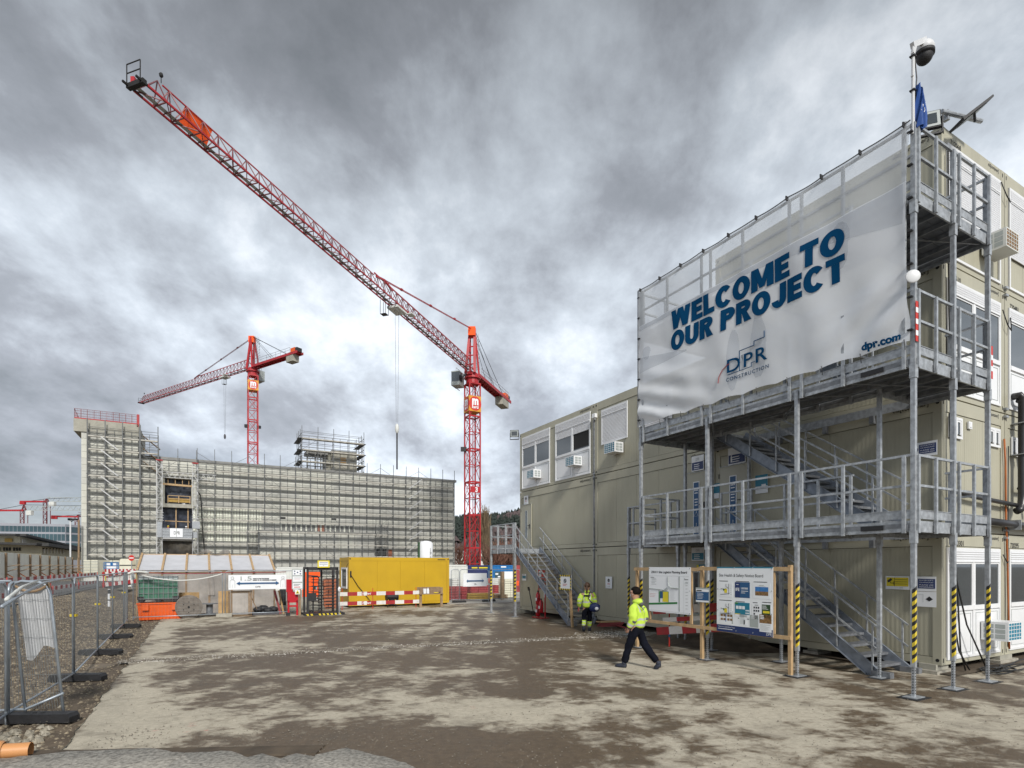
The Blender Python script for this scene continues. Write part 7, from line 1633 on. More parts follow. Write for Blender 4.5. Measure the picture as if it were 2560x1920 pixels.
part('motor', MB().box(p0-.75, p0-.1, HU-.7, HU+.1, zp, zp+2.4).box(p1+.05, p1+1.1, HU-.6, HU+.1, zp+1.5, zp+2.6).box(p1+.05, p1+.7, HU-.6, HU+.1, zp, zp+1.0), 'steel', pf)
g = MB(); [g.box(a, a+1.0, HU-.6, HU-.5, zp+2.6+h_, zp+2.68+h_) for a in (p0-.9, p1) for h_ in (0, .4, .8, 1.2)]; part('gate', g, 'alu', pf)
def worker(lb, px_, m_, helm):
    v = SV(px_, U0_+.7); o = sthing('person', lb, 'person', v, U0_+.7, zp)
    me = skin([(0, 0, .95, .16), (0, 0, 1.2, .17), (0, 0, 1.42, .14), (.02, -.04, 1.56, .07), (.03, -.08, 1.66, .11), (-.25, 0, 1.4, .08), (-.3, -.2, 1.12, .06), (-.15, -.42, 1.1, .05), (.25, 0, 1.4, .08), (.3, -.2, 1.12, .06), (.15, -.42, 1.1, .05), (-.1, 0, .5, .1), (-.1, 0, .08, .08), (.1, 0, .5, .1), (.1, 0, .08, .08)], [(0,1),(1,2),(2,3),(3,4),(2,5),(5,6),(6,7),(2,8),(8,9),(9,10),(0,11),(11,12),(0,13),(13,14)], 1)
    band(me, (m_, 'skin', 'navycloth'), lambda c: 1 if c.z > 1.53 else (2 if c.z < .9 else 0)); put('body', me, o); part('helmet', MB().ball((.03, -.08, 1.74), .15, .17, .12, 12, 8).box(-.1, .16, -.27, -.1, 1.70, 1.72), helm, o, smooth=True)
worker('person in orange with a yellow helmet on the left of the hoist platform', 420, 'orangecloth', 'hazyel'); worker('person in grey with a white helmet on the right of the hoist platform', 465, 'pgrey', 'pwhite')
o = sthing('black_hose_on_facade', 'black hose hanging down the facade right of the hoist', 'hose', 0, 0); hv = lambda x, y: (SV(x, SU1-.3), SU1-.3, SZ(y, SV(x, SU1-.3), SU1-.3)); part('hose', MB().path([hv(494, 1228), hv(501, 1238), hv(503, 1255), hv(505, 1300), hv(508, 1345), hv(513, 1395)], .09, 6), 'cable', o)
# ================================================================ tower cranes
def truss_mast(o, x, y, z0, z1, w, t, m, sec=5.0, ang=TH, bayh=2.5):
    n = max(1, round((z1-z0)/sec)); s = (z1-z0)/n
    def build(s, big):
        mb = MB(); h = w/2
        for a in (-h, h):
            for b in (-h, h): mb.beam((a, b, 0), (a, b, s-.02), t)
        nb = max(1, round(s/bayh)); q = s/nb
        for k in range(nb):
            z = k*q
            for (a, b, c, d) in ((-h, -h, h, -h), (h, -h, h, h), (h, h, -h, h), (-h, h, -h, -h)):
                mb.beam((a, b, z), (c, d, z), t*.55); mb.beam((a, b, z), (c, d, z+q), t*.34); mb.beam((c, d, z), (a, b, z+q), t*.34) if k % 2 else None
        for (a, b, c, d) in ((-h, -h, h, -h), (h, -h, h, h), (h, h, -h, h), (-h, h, -h, -h)): mb.beam((a, b, s*.985), (c, d, s*.985), t*.6, t*1.1)
        mb.beam((h*.3, h*.3, 0), (h*.3, h*.3, s), .05); mb.beam((h*.3, h*.6, 0), (h*.3, h*.6, s), .05)
        return mb
    me = build(s, 1).mesh('mast_section', m)
    for i in range(n): put('mast_section', me, o, (0, 0, z0+i*s), ang)
def crane(lb, X, Y, zj, zap, J, C_, ang, mw, ct, m='red', m2='dred', apex='A', cabside=1, jw=1.25, jh=1.55, sign=None, s_pend=.47, seed=1, trolley=None, hookz=None, chainz=None, cloth=None, tipbasket=True, zb=0):
    o = thing('tower_crane', lb, 'tower crane', (X, Y, 0), 0, group='tower cranes')
    truss_mast(o, 0, 0, zb, zj-2.0, mw, ct, m, ang=TH)
    d = Vector((math.cos(ang), math.sin(ang), 0)); n_ = Vector((-d.y, d.x, 0)); Z = Vector((0, 0, 1))
    # slewing ring
    part('slewing_ring', MB().tube((0, 0, zj-2.0), (0, 0, zj-.5), mw*.55, 16).tube((0, 0, zj-1.2), (0, 0, zj-1.0), mw*.72, 16), m, o)
    h = mw*.42; P0 = Z*(zj-.5)
    # tower head
    mb = MB(); top = Z*zap
    for a in (-h, h): mb.beam(d*1.0+n_*a+P0, top+n_*a*.5, .4, .4); mb.beam(-d*1.0+n_*a+P0, top+n_*a*.5, .3, .3)
    for k in range(1, 5):
        t = k/5; mb.beam((d*1.0+n_*h+P0).lerp(top+n_*h*.5, t), (d*1.0-n_*h+P0).lerp(top-n_*h*.5, t), .15)
    mb.beam(n_*h+P0, -n_*h+P0, .5); mb.beam(d*1.3+P0, -d*1.3+P0, .8, .5)
    part('tower_head', mb, m, o)
    part('head_cover', MB().beam(top-Z*.9, top+Z*.35, 1.0, 1.0) if False else MB().beam(top-Z*1.25+d*.2, top+Z*.15+d*.2, mw*.62, mw*.62), 'orangecloth', o)
    lad = MB(); b_ = -d*1.2
    for a in (-.25, .25): lad.beam(b_+n_*a+P0+Z*1, b_*.6+n_*a+top-Z*.8, .05)
    for a in (-.4, 0, .4): lad.beam(b_*1.8+n_*a+P0+Z*1.5, b_*1.3+n_*a+top-Z*.2, .04)
    for k in range(7): z = zj+1.5+k*(zap-zj-2)/7; lad.path([Vector((0, 0, z))+b_*1.1+n_*.4, Vector((0, 0, z))+b_*1.9+n_*.3, Vector((0, 0, z))+b_*1.9-n_*.3, Vector((0, 0, z))+b_*1.1-n_*.4], .025, 4)
    part('ladder', lad, 'steeld', o)
    # jib in sections
    ns = max(4, round(J/5.6)); sl = J/ns; s0 = 1.0
    pend = J*s_pend
    for i in range(ns):
        a = s0+(J-s0)*i/ns; b = s0+(J-s0)*(i+1)/ns; L_ = b-a; k_ = 1.0 if i < ns-1 else .92; hh = jh*(1.12 if a < pend else .95)
        c = MB(); z0 = Z*zj
        for sd in (-1, 1): c.beam(d*a+n_*jw/2*sd+z0, d*b+n_*jw/2*sd+z0, .11, .13)
        ta = hh if True else hh; c.beam(d*a+Z*(zj+hh), d*(b if i < ns-1 else b-1.6)+Z*(zj+hh), .08 if a > pend else .12)
        js = part('jib_section', c, m, o)
        l = MB(); nb = 4
        for k in range(nb):
            p = a+L_*k/nb; q = a+L_*(k+1)/nb; r_ = (p+q)/2
            if i == ns-1 and k == nb-1: r_ = p+.2
            for sd in (-1, 1):
                l.beam(d*p+n_*jw/2*sd+z0, d*r_+Z*(zj+hh), .065); l.beam(d*r_+Z*(zj+hh), d*q+n_*jw/2*sd+z0, .065)
            l.beam(d*p+n_*jw/2+z0, d*p-n_*jw/2+z0, .07); l.beam(d*p+n_*jw/2*(1 if k % 2 else -1)+z0, d*q+n_*jw/2*(-1 if k % 2 else 1)+z0, .055)
            if k % 2 == 0: l.beam(d*r_+n_*jw/2+z0, d*r_-n_*jw/2+z0, .05)
        part('lacing', l, m2, js)
        w_ = MB(); w_.quad(d*a+n_*-.45+Z*(zj+.06), d*b+n_*-.45+Z*(zj+.06), d*b+n_*-.1+Z*(zj+.06), d*a+n_*-.1+Z*(zj+.06)); part('catwalk', w_, 'pgrey', js)
    if tipbasket:
        g = MB(); e0 = d*J+Z*zj
        for sd in (-.6, .6): g.beam(e0+n_*sd+d*.5, e0+n_*sd+d*.5+Z*1.3, .05); g.beam(e0+n_*sd-d*.6, e0+n_*sd+d*.8, .12)
        g.beam(e0-n_*.6+d*.5+Z*1.3, e0+n_*.6+d*.5+Z*1.3, .05); g.beam(e0-n_*.6+d*.5+Z*.7, e0+n_*.6+d*.5+Z*.7, .05); g.beam(e0-n_*.75+d*.3, e0+n_*.75+d*.3, .3, .3)
        part('tip_basket', g, 'dark', o); part('tip_pulley', MB().beam(e0+d*.3-n_*.25+Z*.1, e0+d*.3-n_*.25+Z*.5, .25), m, o); part('wind_sensor', MB().beam(d*(J-1.5)+Z*(zj+jh), d*(J-1.5)+Z*(zj+jh+.45), .04).ball(d*(J-1.5)+Z*(zj+jh+.55), .14, .14, .17, 8, 6), 'dark', o)
    # pendant tie
    at = d*pend+Z*(zj+jh*1.25); g = MB()
    for sd in (-.1, .1): g.beam(top+Z*-.1+d*.4+n_*sd, at+n_*sd, .07)
    for k in (.25, .55, .85): q = (top+d*.4).lerp(at, k); g.beam(q-(at-top).normalized()*.25, q+(at-top).normalized()*.25, .22, .24)
    g.beam(at, d*(pend-1.8)+Z*(zj+jh), .2); g.beam(at, d*(pend+1.8)+Z*(zj+jh), .2)
    part('pendant_tie', g, m2 if seed else m, o)
    # counter jib
    cj = MB(); 
    for sd in (-1, 1): cj.beam(-d*.8+n_*.75*sd+Z*(zj-.2), -d*C_+n_*.75*sd+Z*(zj-.2), .16, .5)
    for k in range(12): q = .8+(C_-.8)*k/12; cj.beam(-d*q+n_*.75+Z*(zj-.25), -d*(q+(C_-.8)/12)-n_*.75+Z*(zj-.25), .1); cj.beam(-d*q+n_*.75+Z*(zj-.25), -d*q-n_*.75+Z*(zj-.25), .12)
    cj.quad(-d*1+n_*.75+Z*(zj-.05), -d*C_+n_*.75+Z*(zj-.05), -d*C_-n_*.75+Z*(zj-.05), -d*1-n_*.75+Z*(zj-.05))
    cb = part('counter_jib', cj, m, o); g = MB()
    for sd in (-.95, .95):
        for hh in (.5, 1.0): g.beam(-d*1.6+n_*sd+Z*(zj+hh), -d*(C_-2)+n_*sd+Z*(zj+hh), .04)
        for k in range(9): q = 1.6+(C_-3.6)*k/8; g.beam(-d*q+n_*sd+Z*zj, -d*q+n_*sd+Z*(zj+1.0), .04)
    part('railing', g, 'steeld', cb)
    for k in range(2 if C_ < 17.5 else 3):
        q = C_-1.9-k*1.15; part('ballast_block', MB().beam(-d*(q+.55)+Z*(zj-1.0), -d*(q-.55)+Z*(zj-1.0), 1.5, 1.5), 'conc', cb)
    part('winch', MB().beam(-d*(C_-1.0)+Z*(zj+.6), -d*(C_-2.4)+Z*(zj+.6), 1.1, .8), 'orange', cb); part('winch_housing', MB().beam(-d*(C_-.2)+Z*(zj+.45), -d*(C_-.8)+Z*(zj+.45), 1.2, .8), 'black', cb)
    sgn = part('side_sign', MB().beam(-d*(C_-3.6)+n_*.95*(-1)+Z*(zj+.5), -d*(C_-5.2)+n_*.95*(-1)+Z*(zj+.5), .06, 1.3), 'signor', cb)
    g = MB()
    for sd in (-.5, .5): g.beam(top+n_*sd*.5-d*.3, -d*(C_-4)+n_*sd+Z*(zj+.2), .06); g.beam(top+n_*sd*.3-d*.3, -d*(C_*.45)+n_*sd+Z*(zj+.3), .05)
    part('back_stay', g, 'dark', cb)
    # cab
    cz = zj-2.5; cp = d*1.0+n_*(mw*.5+1.25)*cabside
    cbn = MB(); hw = .75; ax = d; 
    def bxx(c, dx, dy, dz0, dz1):
        return [c+d*a+n_*b+Z*z for z in (dz0, dz1) for a, b in ((-dx, -dy), (dx, -dy), (dx, dy), (-dx, dy))]
    F6 = [(0,3,2,1),(4,5,6,7),(0,1,5,4),(1,2,6,5),(2,3,7,6),(3,0,4,7)]
    cab = part('cab', MB().add(bxx(cp+Z*cz, .95, .72, 0, .6), F6).add(bxx(cp+Z*cz, .95, .72, 2.15, 2.3), F6).add(bxx(cp+Z*cz-d*.6, .35, .72, .6, 2.15), F6), 'pgrey', o)
    part('cab_glass', MB().add(bxx(cp+Z*cz+d*.25, .66, .69, .6, 2.15), F6), 'glass', cab)
    part('cab_frame', MB().beam(cp+Z*(cz-.4)-d*.8, cp+Z*(cz-.4)+d*1.0, .08).beam(cp+Z*(cz+2.9)-d*.8, cp+Z*(cz+2.9)+d*.6, .05).beam(cp+Z*(cz+2.3)+d*.6, cp+Z*(cz+2.9)+d*.6, .05).beam(cp+Z*(cz+2.3)-d*.8, cp+Z*(cz+2.9)-d*.8, .05).beam(Z*(zj-.6), cp+Z*(zj-.6), .3, .3), 'steeld', cab)
    # sign box on mast
    if sign:
        z0, z1 = sign; hw = mw*.56
        sb = put('sign_box', MB().box(-hw, hw, -hw, hw, z0, z1).mesh('sign_box', 'signor'), o, (0, 0, 0), TH)
        for rz in (0, -math.pi/2):
            m_ = MB(); zc = (z0+z1)/2; rr = (z1-z0)*.46; m_.add([(0, -hw-.02, zc)]+[(rr*.95*math.cos(i/20*6.283), -hw-.02, zc+rr*math.sin(i/20*6.283)) for i in range(20)], [(0, 1+i, 1+(i+1) % 20) for i in range(20)])
            so_ = put('red_disc', m_.mesh('red_disc', 'signred'), sb, (0, 0, 0), rz)
            ww = mw*.3
            text('m', 'pwhite', sb, -ww, ww, zc-.1*(z1-z0), zc+.32*(z1-z0), y=-hw-.05, bold=.05).rotation_euler = (0, 0, rz); text('arti', 'pwhite', sb, -ww*.6, ww, zc-.32*(z1-z0), zc-.13*(z1-z0), y=-hw-.05, bold=.03).rotation_euler = (0, 0, rz)
            part('m_stroke', MB().box(-ww, -ww*.72, -hw-.06, -hw-.04, zc-.32*(z1-z0), zc+.1*(z1-z0)), 'pwhite', sb, rz=rz)
    if trolley:
        tz = d*trolley+Z*(zj-.35); part('trolley', MB().beam(tz-d*1.1, tz+d*1.1, 1.5, .25).beam(tz-d*.8+n_*.3, tz+d*.8+n_*.3, .2, .5).beam(tz-d*2.2+n_*1.0, tz-d*1.2+n_*1.0, .8, .1), 'offwhite', o)
        g = MB(); c0 = tz+d*1.6+n_*.8*(-1); 
        for a in (-.35, .35):
            for b in (-.35, .35): g.beam(c0+d*a+n_*b-Z*1.1, c0+d*a+n_*b+Z*.6, .05)
        g.add([c0+d*a+n_*b-Z*1.1 for a, b in ((-.4, -.4), (.4, -.4), (.4, .4), (-.4, .4))], [(0,1,2,3)]); part('service_basket', g, 'black', o)
        hp = d*trolley; g = MB(); [g.beam(tz+d*a, Vector((hp.x, hp.y, hookz+.8))+d*a*.4, .035) for a in (-.45, .45)]; part('hoist_rope', g, 'steeld', o)
        part('hook_block', MB().ball((hp.x, hp.y, hookz), .25, .25, .62, 10, 8), 'greycloth' if seed else 'offwhite', o, smooth=True)
        if chainz: part('chain', MB().beam((hp.x, hp.y, hookz-.5), (hp.x, hp.y, chainz), .16), 'black', o)
    if cloth:
        a, b = cloth; p = d*b+Z*(zj+jh*.93); q = d*a+Z*(zj+jh*.93); n3 = n_*.12*cabside
        part('orange_cloth', MB().grid(8, 4, lambda s_, t: p.lerp(q, s_)+n_*(-.45*(1-t))-Z*(1-t)*(1.25+.2*s_)+d*.2*(1-t)), 'orangecloth', o)
    fl_ = part('mast_floodlight', MB().box(-mw*.9, -mw*.45, -.3, .2, zj-13.5, zj-12.8).box(mw*.5, mw*.9, -.3, .2, zj-13.7, zj-13.1) if seed else MB().box(-mw, -mw*.5, -.2, .2, zj-13, zj-12.3), 'black', o)
    return o
c1 = crane('big red tower crane right of the new building, its jib reaching over the yard', WX(1181, 92), 92, 34.1, 41.1, 57.6, 17.6, math.atan2(-.949, -.316), 1.9, .19, sign=(27.4, 29.9), s_pend=.47, seed=0, trolley=24.2, hookz=19.2, chainz=14.2, cloth=(51.8, 54.2), cabside=-1)
part('number_plate', MB().box(-.9, .9, -1.25, -1.2, 14.2, 15.2), 'red', c1, rz=TH); t = text('3', 'pwhite', c1, -.1, .35, 14.3, 15.1, y=-1.3, bold=.04); t.rotation_euler = (0, 0, TH)
crane('smaller red tower crane standing behind the new building, jib pointing left', WX(632, 125), 125, 46.6, 53.2, 51, 16.5, math.atan2(.54, -.84), 1.95, .22, sign=(41.2, 43.4), s_pend=.44, seed=1, trolley=11, hookz=32.5, cabside=-1, jw=1.3, jh=1.8)
def farcrane(lb, px_, Y, yj, yap, ang, J, C_, mw=2.4, zb=4):
    o = thing('tower_crane', lb, 'tower crane', (WX(px_, Y), Y, 0), 0, group='tower cranes'); zj = WZ(yj, Y); za_ = WZ(yap, Y); h = mw/2
    g = MB()
    for a in (-h, h):
        for b in (-h, h): g.beam((a, b, zb), (a, b, zj), .28)
    k = 0; z = zb
    while z < zj-1: g.beam((-h, -h, z), (h, -h, z+3.5), .2); g.beam((h, -h, z), (-h, -h, z+3.5), .2); g.beam((-h, -h, z), (h, -h, z), .22); z += 3.5; k += 1
    for a in (-h, h): g.beam((a, 0, zj), (0, 0, za_), .6)
    part('mast', g, 'dred', o); d = Vector((math.cos(ang), math.sin(ang), 0)); g = MB(); Z = Vector((0, 0, 1)); hh = 2.6
    g.beam(Z*zj, d*J+Z*zj, .28); g.beam(Z*(zj+hh), d*(J*.97)+Z*(zj+hh*.8), .25); n_ = int(J/3.2)
    for i in range(n_): g.beam(d*(J*i/n_)+Z*zj, d*(J*(i+.5)/n_)+Z*(zj+hh*.95), .18); g.beam(d*(J*(i+.5)/n_)+Z*(zj+hh*.95), d*(J*(i+1)/n_)+Z*zj, .18)
    part('jib', g, 'pgrey' if J > 20 else 'dred', o); part('counter_jib', MB().beam(Z*zj, -d*C_+Z*zj, .8, 1.0).beam(-d*(C_-3)+Z*(zj-.8), -d*C_+Z*(zj-.8), 1.3, 1.8), 'red', o); part('cab', MB().beam(d*2-Z*1.5+Z*zj, d*5-Z*1.5+Z*zj, 2, 2.6), 'offwhite', o); part('tie', MB().beam(Z*za_, d*J*.7+Z*(zj+hh), .2).beam(Z*za_, -d*C_*.8+Z*zj, .2), 'dark', o)
farcrane('distant red and white crane farthest left with a pointed head', 60, 330, 1276, 1262, -.02, 62, 22)
farcrane('distant red and white crane second from the left with a flat top', 117, 340, 1254, 1247, .0, 36, 16)
farcrane('short distant crane half hidden by the left edge of the new building', 196, 350, 1292, 1287, .3, 6, 14)
# ================================================================ left background
def wall_win(o, mb_name, m, cells, y): 
    pass
OY = 190.
xo1 = WX(163, OY); zt = WZ(1309, OY)-.2; o = thing('office_building', 'long glass and grey office building in the far left distance', 'building', (0, 0, 0), 0)
x0 = WX(-60, OY-6); y0 = OY-6
part('body', MB().add([(x0, y0, 2), (xo1, OY, 2), (xo1, OY, zt), (x0, y0, zt+.1), (x0, y0+40, 2), (xo1+9, OY+38, 2), (xo1+9, OY+38, zt), (x0, y0+40, zt)], [(0,1,2,3),(1,5,6,2),(3,2,6,7),(4,7,6,5),(0,3,7,4)]), 'offclad', o)
dv = Vector((xo1-x0, OY-y0, 0)); L_ = dv.length; dv.normalize(); an = math.atan2(dv.y, dv.x)
zl = [(WZ(1330.5, OY), WZ(1316.5, OY)), (WZ(1352, OY), WZ(1335.5, OY)), (WZ(1372, OY), WZ(1357, OY))]
for a, b in zl:
    n = 22
    for i in range(n): part('pane', MB().box(L_*i/n+.06, L_*(i+1)/n-.06, -.06, -.02, a, b), 'offglass', o, (x0, y0, 0), an)
dv2 = Vector((9, 38, 0)); L2 = dv2.length; an2 = math.atan2(dv2.y, dv2.x)
for a, b in zl:
    for i in range(8): part('pane', MB().box(L2*i/8+.3, L2*(i+1)/8-.1, -.06, -.02, a, b), 'offglass', o, (xo1, OY, 0), an2)
SY = 112.; o = thing('station_shed', 'old rendered shed with a dark sloping eaves line at the far left', 'building', (0, 0, 0), 0)
P3 = lambda x, y, Y: (WX(x, Y), Y, WZ(y, Y))
part('upper_wall', MB().add([P3(-40, 1338, SY), P3(50, 1340, SY), P3(205, 1374, SY+28), P3(205, 1400, SY+28), P3(50, 1400, SY), P3(-40, 1400, SY)], [(5,4,1,0),(4,3,2,1)]), 'stationwall', o)
part('upper_eaves', MB().beam(P3(-40, 1336, SY-1), P3(50, 1337, SY-1), 2.0, .35).beam(P3(50, 1337, SY-1), P3(205, 1373, SY+27), 2.0, .4), 'stationroof', o)
part('lower_wall', MB().add([P3(-40, 1360, SY-6), P3(104, 1363, SY-6), P3(162, 1371, SY+8), P3(162, 1400, SY+8), P3(104, 1400, SY-6), P3(-40, 1400, SY-6)], [(5,4,1,0),(4,3,2,1)]), 'stationwall', o)
part('lower_eaves', MB().beam(P3(-40, 1357.5, SY-7), P3(105, 1361, SY-7), 2.4, .4).beam(P3(105, 1361, SY-7), P3(205, 1376, SY+20), 2.0, .6), 'stationroof', o); part('roof_sheet', MB().add([P3(-40, 1355, SY-6.5), P3(105, 1359, SY-6.5), P3(205, 1373, SY+26), P3(-40, 1352, SY)], [(0,1,2,3)]), 'offclad', o)
for x in (-4, 8, 15, 22, 33, 40, 47): part('window', MB().box(WX(x, SY-6.1), WX(x+4.6, SY-6.1), SY-6.15, SY-6.1, WZ(1377, SY-6.1), WZ(1368.5, SY-6.1)), 'dark', o)
for i in range(7):
    x = 108+i*8; Y = SY-6+(x-104)/58*14-.15; part('window', MB().box(WX(x, Y), WX(x+3.6, Y), Y-.1, Y, WZ(1384, Y), WZ(1371.5, Y)), 'rwwhite', o); part('window_head', MB().box(WX(x-.3, Y), WX(x+3.9, Y), Y-.15, Y-.05, WZ(1373, Y), WZ(1370.5, Y)), 'dark', o)
for i in range(8):
    x = 55+i*4; Y = SY+(x-50)/155*28-.2; part('window', MB().box(WX(x, Y), WX(x+2.4, Y), Y-.1, Y, WZ(1358, Y), WZ(1348+i*.6, Y)), 'rwwhite', o)
part('moss_patch', MB().box(WX(12, SY-.2), WX(31, SY-.2), SY-.25, SY-.2, WZ(1355, SY), WZ(1346, SY)), 'ochre', o)
# lamp post
Y = 80.; x = WX(176, Y); o = thing('lamp_post', 'tall white lamp post with a black double head beside the hoarding', 'lamp post', (x, Y, 0), 0); zt = WZ(1300, Y); part('pole', MB().tube((0, 0, 1), (0, 0, zt), .1, 8), 'lampwhite', o); part('lamp_head', MB().box(-.15, .9, -.2, .2, zt, zt+.2).beam((0, 0, zt-.3), (.6, 0, zt+.05), .08).box(-.25, .1, -.2, .2, zt-.05, zt+.25), 'black', o)
Y = 84.; x = WX(197, Y); o = thing('wooden_mast', 'brown utility mast just left of the scaffolded tower', 'mast', (x, Y, 0), 0); part('pole', MB().tube((0, 0, 1), (0, 0, WZ(1300, Y)), .13, 8), 'woodold', o)
# hoarding with timber posts and rusty struts
HV = -28.6; hz0, hz1 = 1.0, 3.5
o = sthing('site_hoarding', 'long pale corrugated hoarding with timber posts and rusty struts along the road', 'hoarding', HV, 0)
us = [52+i*2.6 for i in range(14)]
for a, b in zip(us, us[1:]): part('sheet', MB().box(-.04, 0, a+.01, b-.01, hz0, hz1), 'hoard', o)
for i, x in enumerate((13, 45, 74, 99, 122.6, 144.5, 162, 180, 194)):
    u_ = SU(x, HV); q = part('timber_post', MB().box(.0, .12, u_-.16, u_+.16, hz0-.1, hz1-.05), 'woodold', o)
    part('strut', MB().beam((.12, u_, hz0+.65), (1.0, u_+.1, hz0-.05), .08, .08).beam((.12, u_, hz0+.2), (.9, u_-.2, hz0-.02), .08, .08).box(.1, 1.3, u_-.2, u_+.2, hz0-.12, hz0+.02), 'strut', q)
    part('bolt_bar', MB().beam((.1, u_+.25, hz0+1.3), (.9, u_+.55, hz0+1.45), .07).beam((.1, u_+.25, hz0+.85), (.7, u_+.5, hz0+1.1), .07), 'woodold', q)
# barrier along the road
def roadbar(lb, v, u0, u1, zc, n, red0=True, h=.2):
    o = sthing('road_barrier', lb, 'barrier', v, u0, zc); rwboard(o, (0, 0, 0), (0, u1-u0, 0), h, n, red0, .03)
    g = MB(); k = max(2, int((u1-u0)/7)); [g.beam((.05, (u1-u0)*i/k, -zc+.86), (.05, (u1-u0)*i/k, .14), .03) for i in range(k+1)]; part('stake', g, 'signred', o); return o
roadbar('upper red and white barrier plank along the road edge', -20.7, 16, 46, 1.74, 46)
roadbar('lower red and white barrier plank along the road edge', -20.7, 17, 46, 1.15, 44, False)
roadbar('far red and white barrier plank before the white stacks', -20.2, 47, 62, 1.5, 24)
o = thing('crossing_barrier', 'red and white plank barrier across the road by the no entry sign', 'barrier', (WX(262, 58), 58, WZ(1426, 58)), 0); rwboard(o, (0, 0, 0), (WX(342, 58)-WX(262, 58), 0, 0), .3, 18); part('post', MB().box(0, .1, 0, .1, -1.2, 0).box(3.2, 3.3, 0, .1, -1.2, 0), 'hazyel', o)
o = thing('crossing_barrier', 'pale red and white barrier planks just behind the tank fence', 'barrier', (WX(255, 40), 40, WZ(1436, 40)), 0); rwboard(o, (0, 0, 0), (WX(318, 40)-WX(255, 40), 2, .25), .28, 14); rwboard(o, (0, 0, -.75), (WX(318, 40)-WX(255, 40), 2, -.45), .28, 14); part('stake', MB().beam((.1, 0, -1.3), (.1, 0, .2), .05), 'signred', o)
Y = 46.; o = thing('no_entry_sign', 'round red no entry sign with a white bar on a pole at the road', 'road sign', (WX(328.5, Y), Y, 0), 0); z = WZ(1395, Y); part('pole', MB().tube((0, .03, .5), (0, .03, z), .03, 6), 'steel', o); part('disc', MB().tube((0, 0, z), (0, .02, z), .24, 20), 'signred', o); part('white_bar', MB().box(-.18, .18, -.01, 0, z-.04, z+.04), 'pwhite', o)
o = thing('marker_post', 'small black and white delineator post on the bank', 'marker post', (WX(273, 24), 24, .6), 0); part('post', MB().box(-.04, .04, -.03, .03, 0, .75), 'pwhite', o); part('black_band', MB().box(-.042, .042, -.032, .032, .55, .72).box(-.042, .042, -.032, .032, .25, .3), 'pblack', o)
def farstack(name, lb, cat, x0, x1, y0, y1, Y, m, rows, cols, d=2):
    o = thing(name, lb, cat, (WX(x0, Y), Y, WZ(y1, Y)), 0); w = WX(x1, Y)-WX(x0, Y); h = WZ(y0, Y)-WZ(y1, Y)
    for c_ in range(cols):
        part('pile', MB().box(w*c_/cols, w*(c_+1)/cols-.1, 0, d, 0, h), m, o)
    g = MB()
    for r_ in range(rows): g.box(-.02, w, -.03, 0, h*r_/rows, h*r_/rows+.05)
    part('layer_joint', g, 'pgrey', o); return o
farstack('insulation_stack', 'cream wrapped insulation stack at the right end of the hoarding', 'stack', 209, 246, 1400, 1438, 66, 'cream', 10, 2)
farstack('insulation_stack', 'cream insulation stack behind the blue steel frame', 'stack', 248, 300, 1401, 1425, 68, 'cream', 6, 3)
o = thing('blue_lift', 'small blue scissor lift frame among the cream stacks', 'lift', (WX(260, 62), 62, WZ(1424, 62)), 0); g = MB(); w = WX(296, 62)-WX(260, 62); h = .8
[g.beam((x, 0, 0), (x, 0, h), .06) for x in (0, .2, w-.15, w)]; [g.beam((0, 0, z), (w, 0, z), .05) for z in (.1, .45, h)]; part('frame', g, 'blue', o); part('white_sheet', MB().box(.25, w-.3, .05, .1, .05, .78), 'pwhite', o); part('blue_badge', MB().box(.7, .95, .0, .04, .5, .75), 'blue', o)
o = thing('white_cabin', 'cream cabin with a rounded top left of the no entry sign', 'cabin', (WX(299, 64), 64, WZ(1424, 64)), 0); w = WX(339, 64)-WX(299, 64); h = WZ(1397, 64)-WZ(1424, 64); part('body', MB().prism([(0, 0), (w, 0), (w, h*.9), (w*.95, h), (w*.08, h), (0, h*.9)], 0, 2.2), 'cream', o); part('dark_line', MB().box(0, w, -.03, 0, h*.36, h*.44), 'pblack', o); part('painted_side_shade', MB().box(w*.72, w-.02, -.02, 0, .02, h*.95), 'stationwall', o)  # side shade of the cabin put into the colour of a front strip
boxcont('white_box_row', 'long white site boxes glimpsed between the tent and the turnstile', 690, 765, 1418, 52, 'offwhite', 2.4, 2.4, 12)
boxcont('white_box_row', 'low white hoarding line below the scaffold at the far left', 210, 330, 1440, 70, 'offwhite', 1, 1.2, 14)
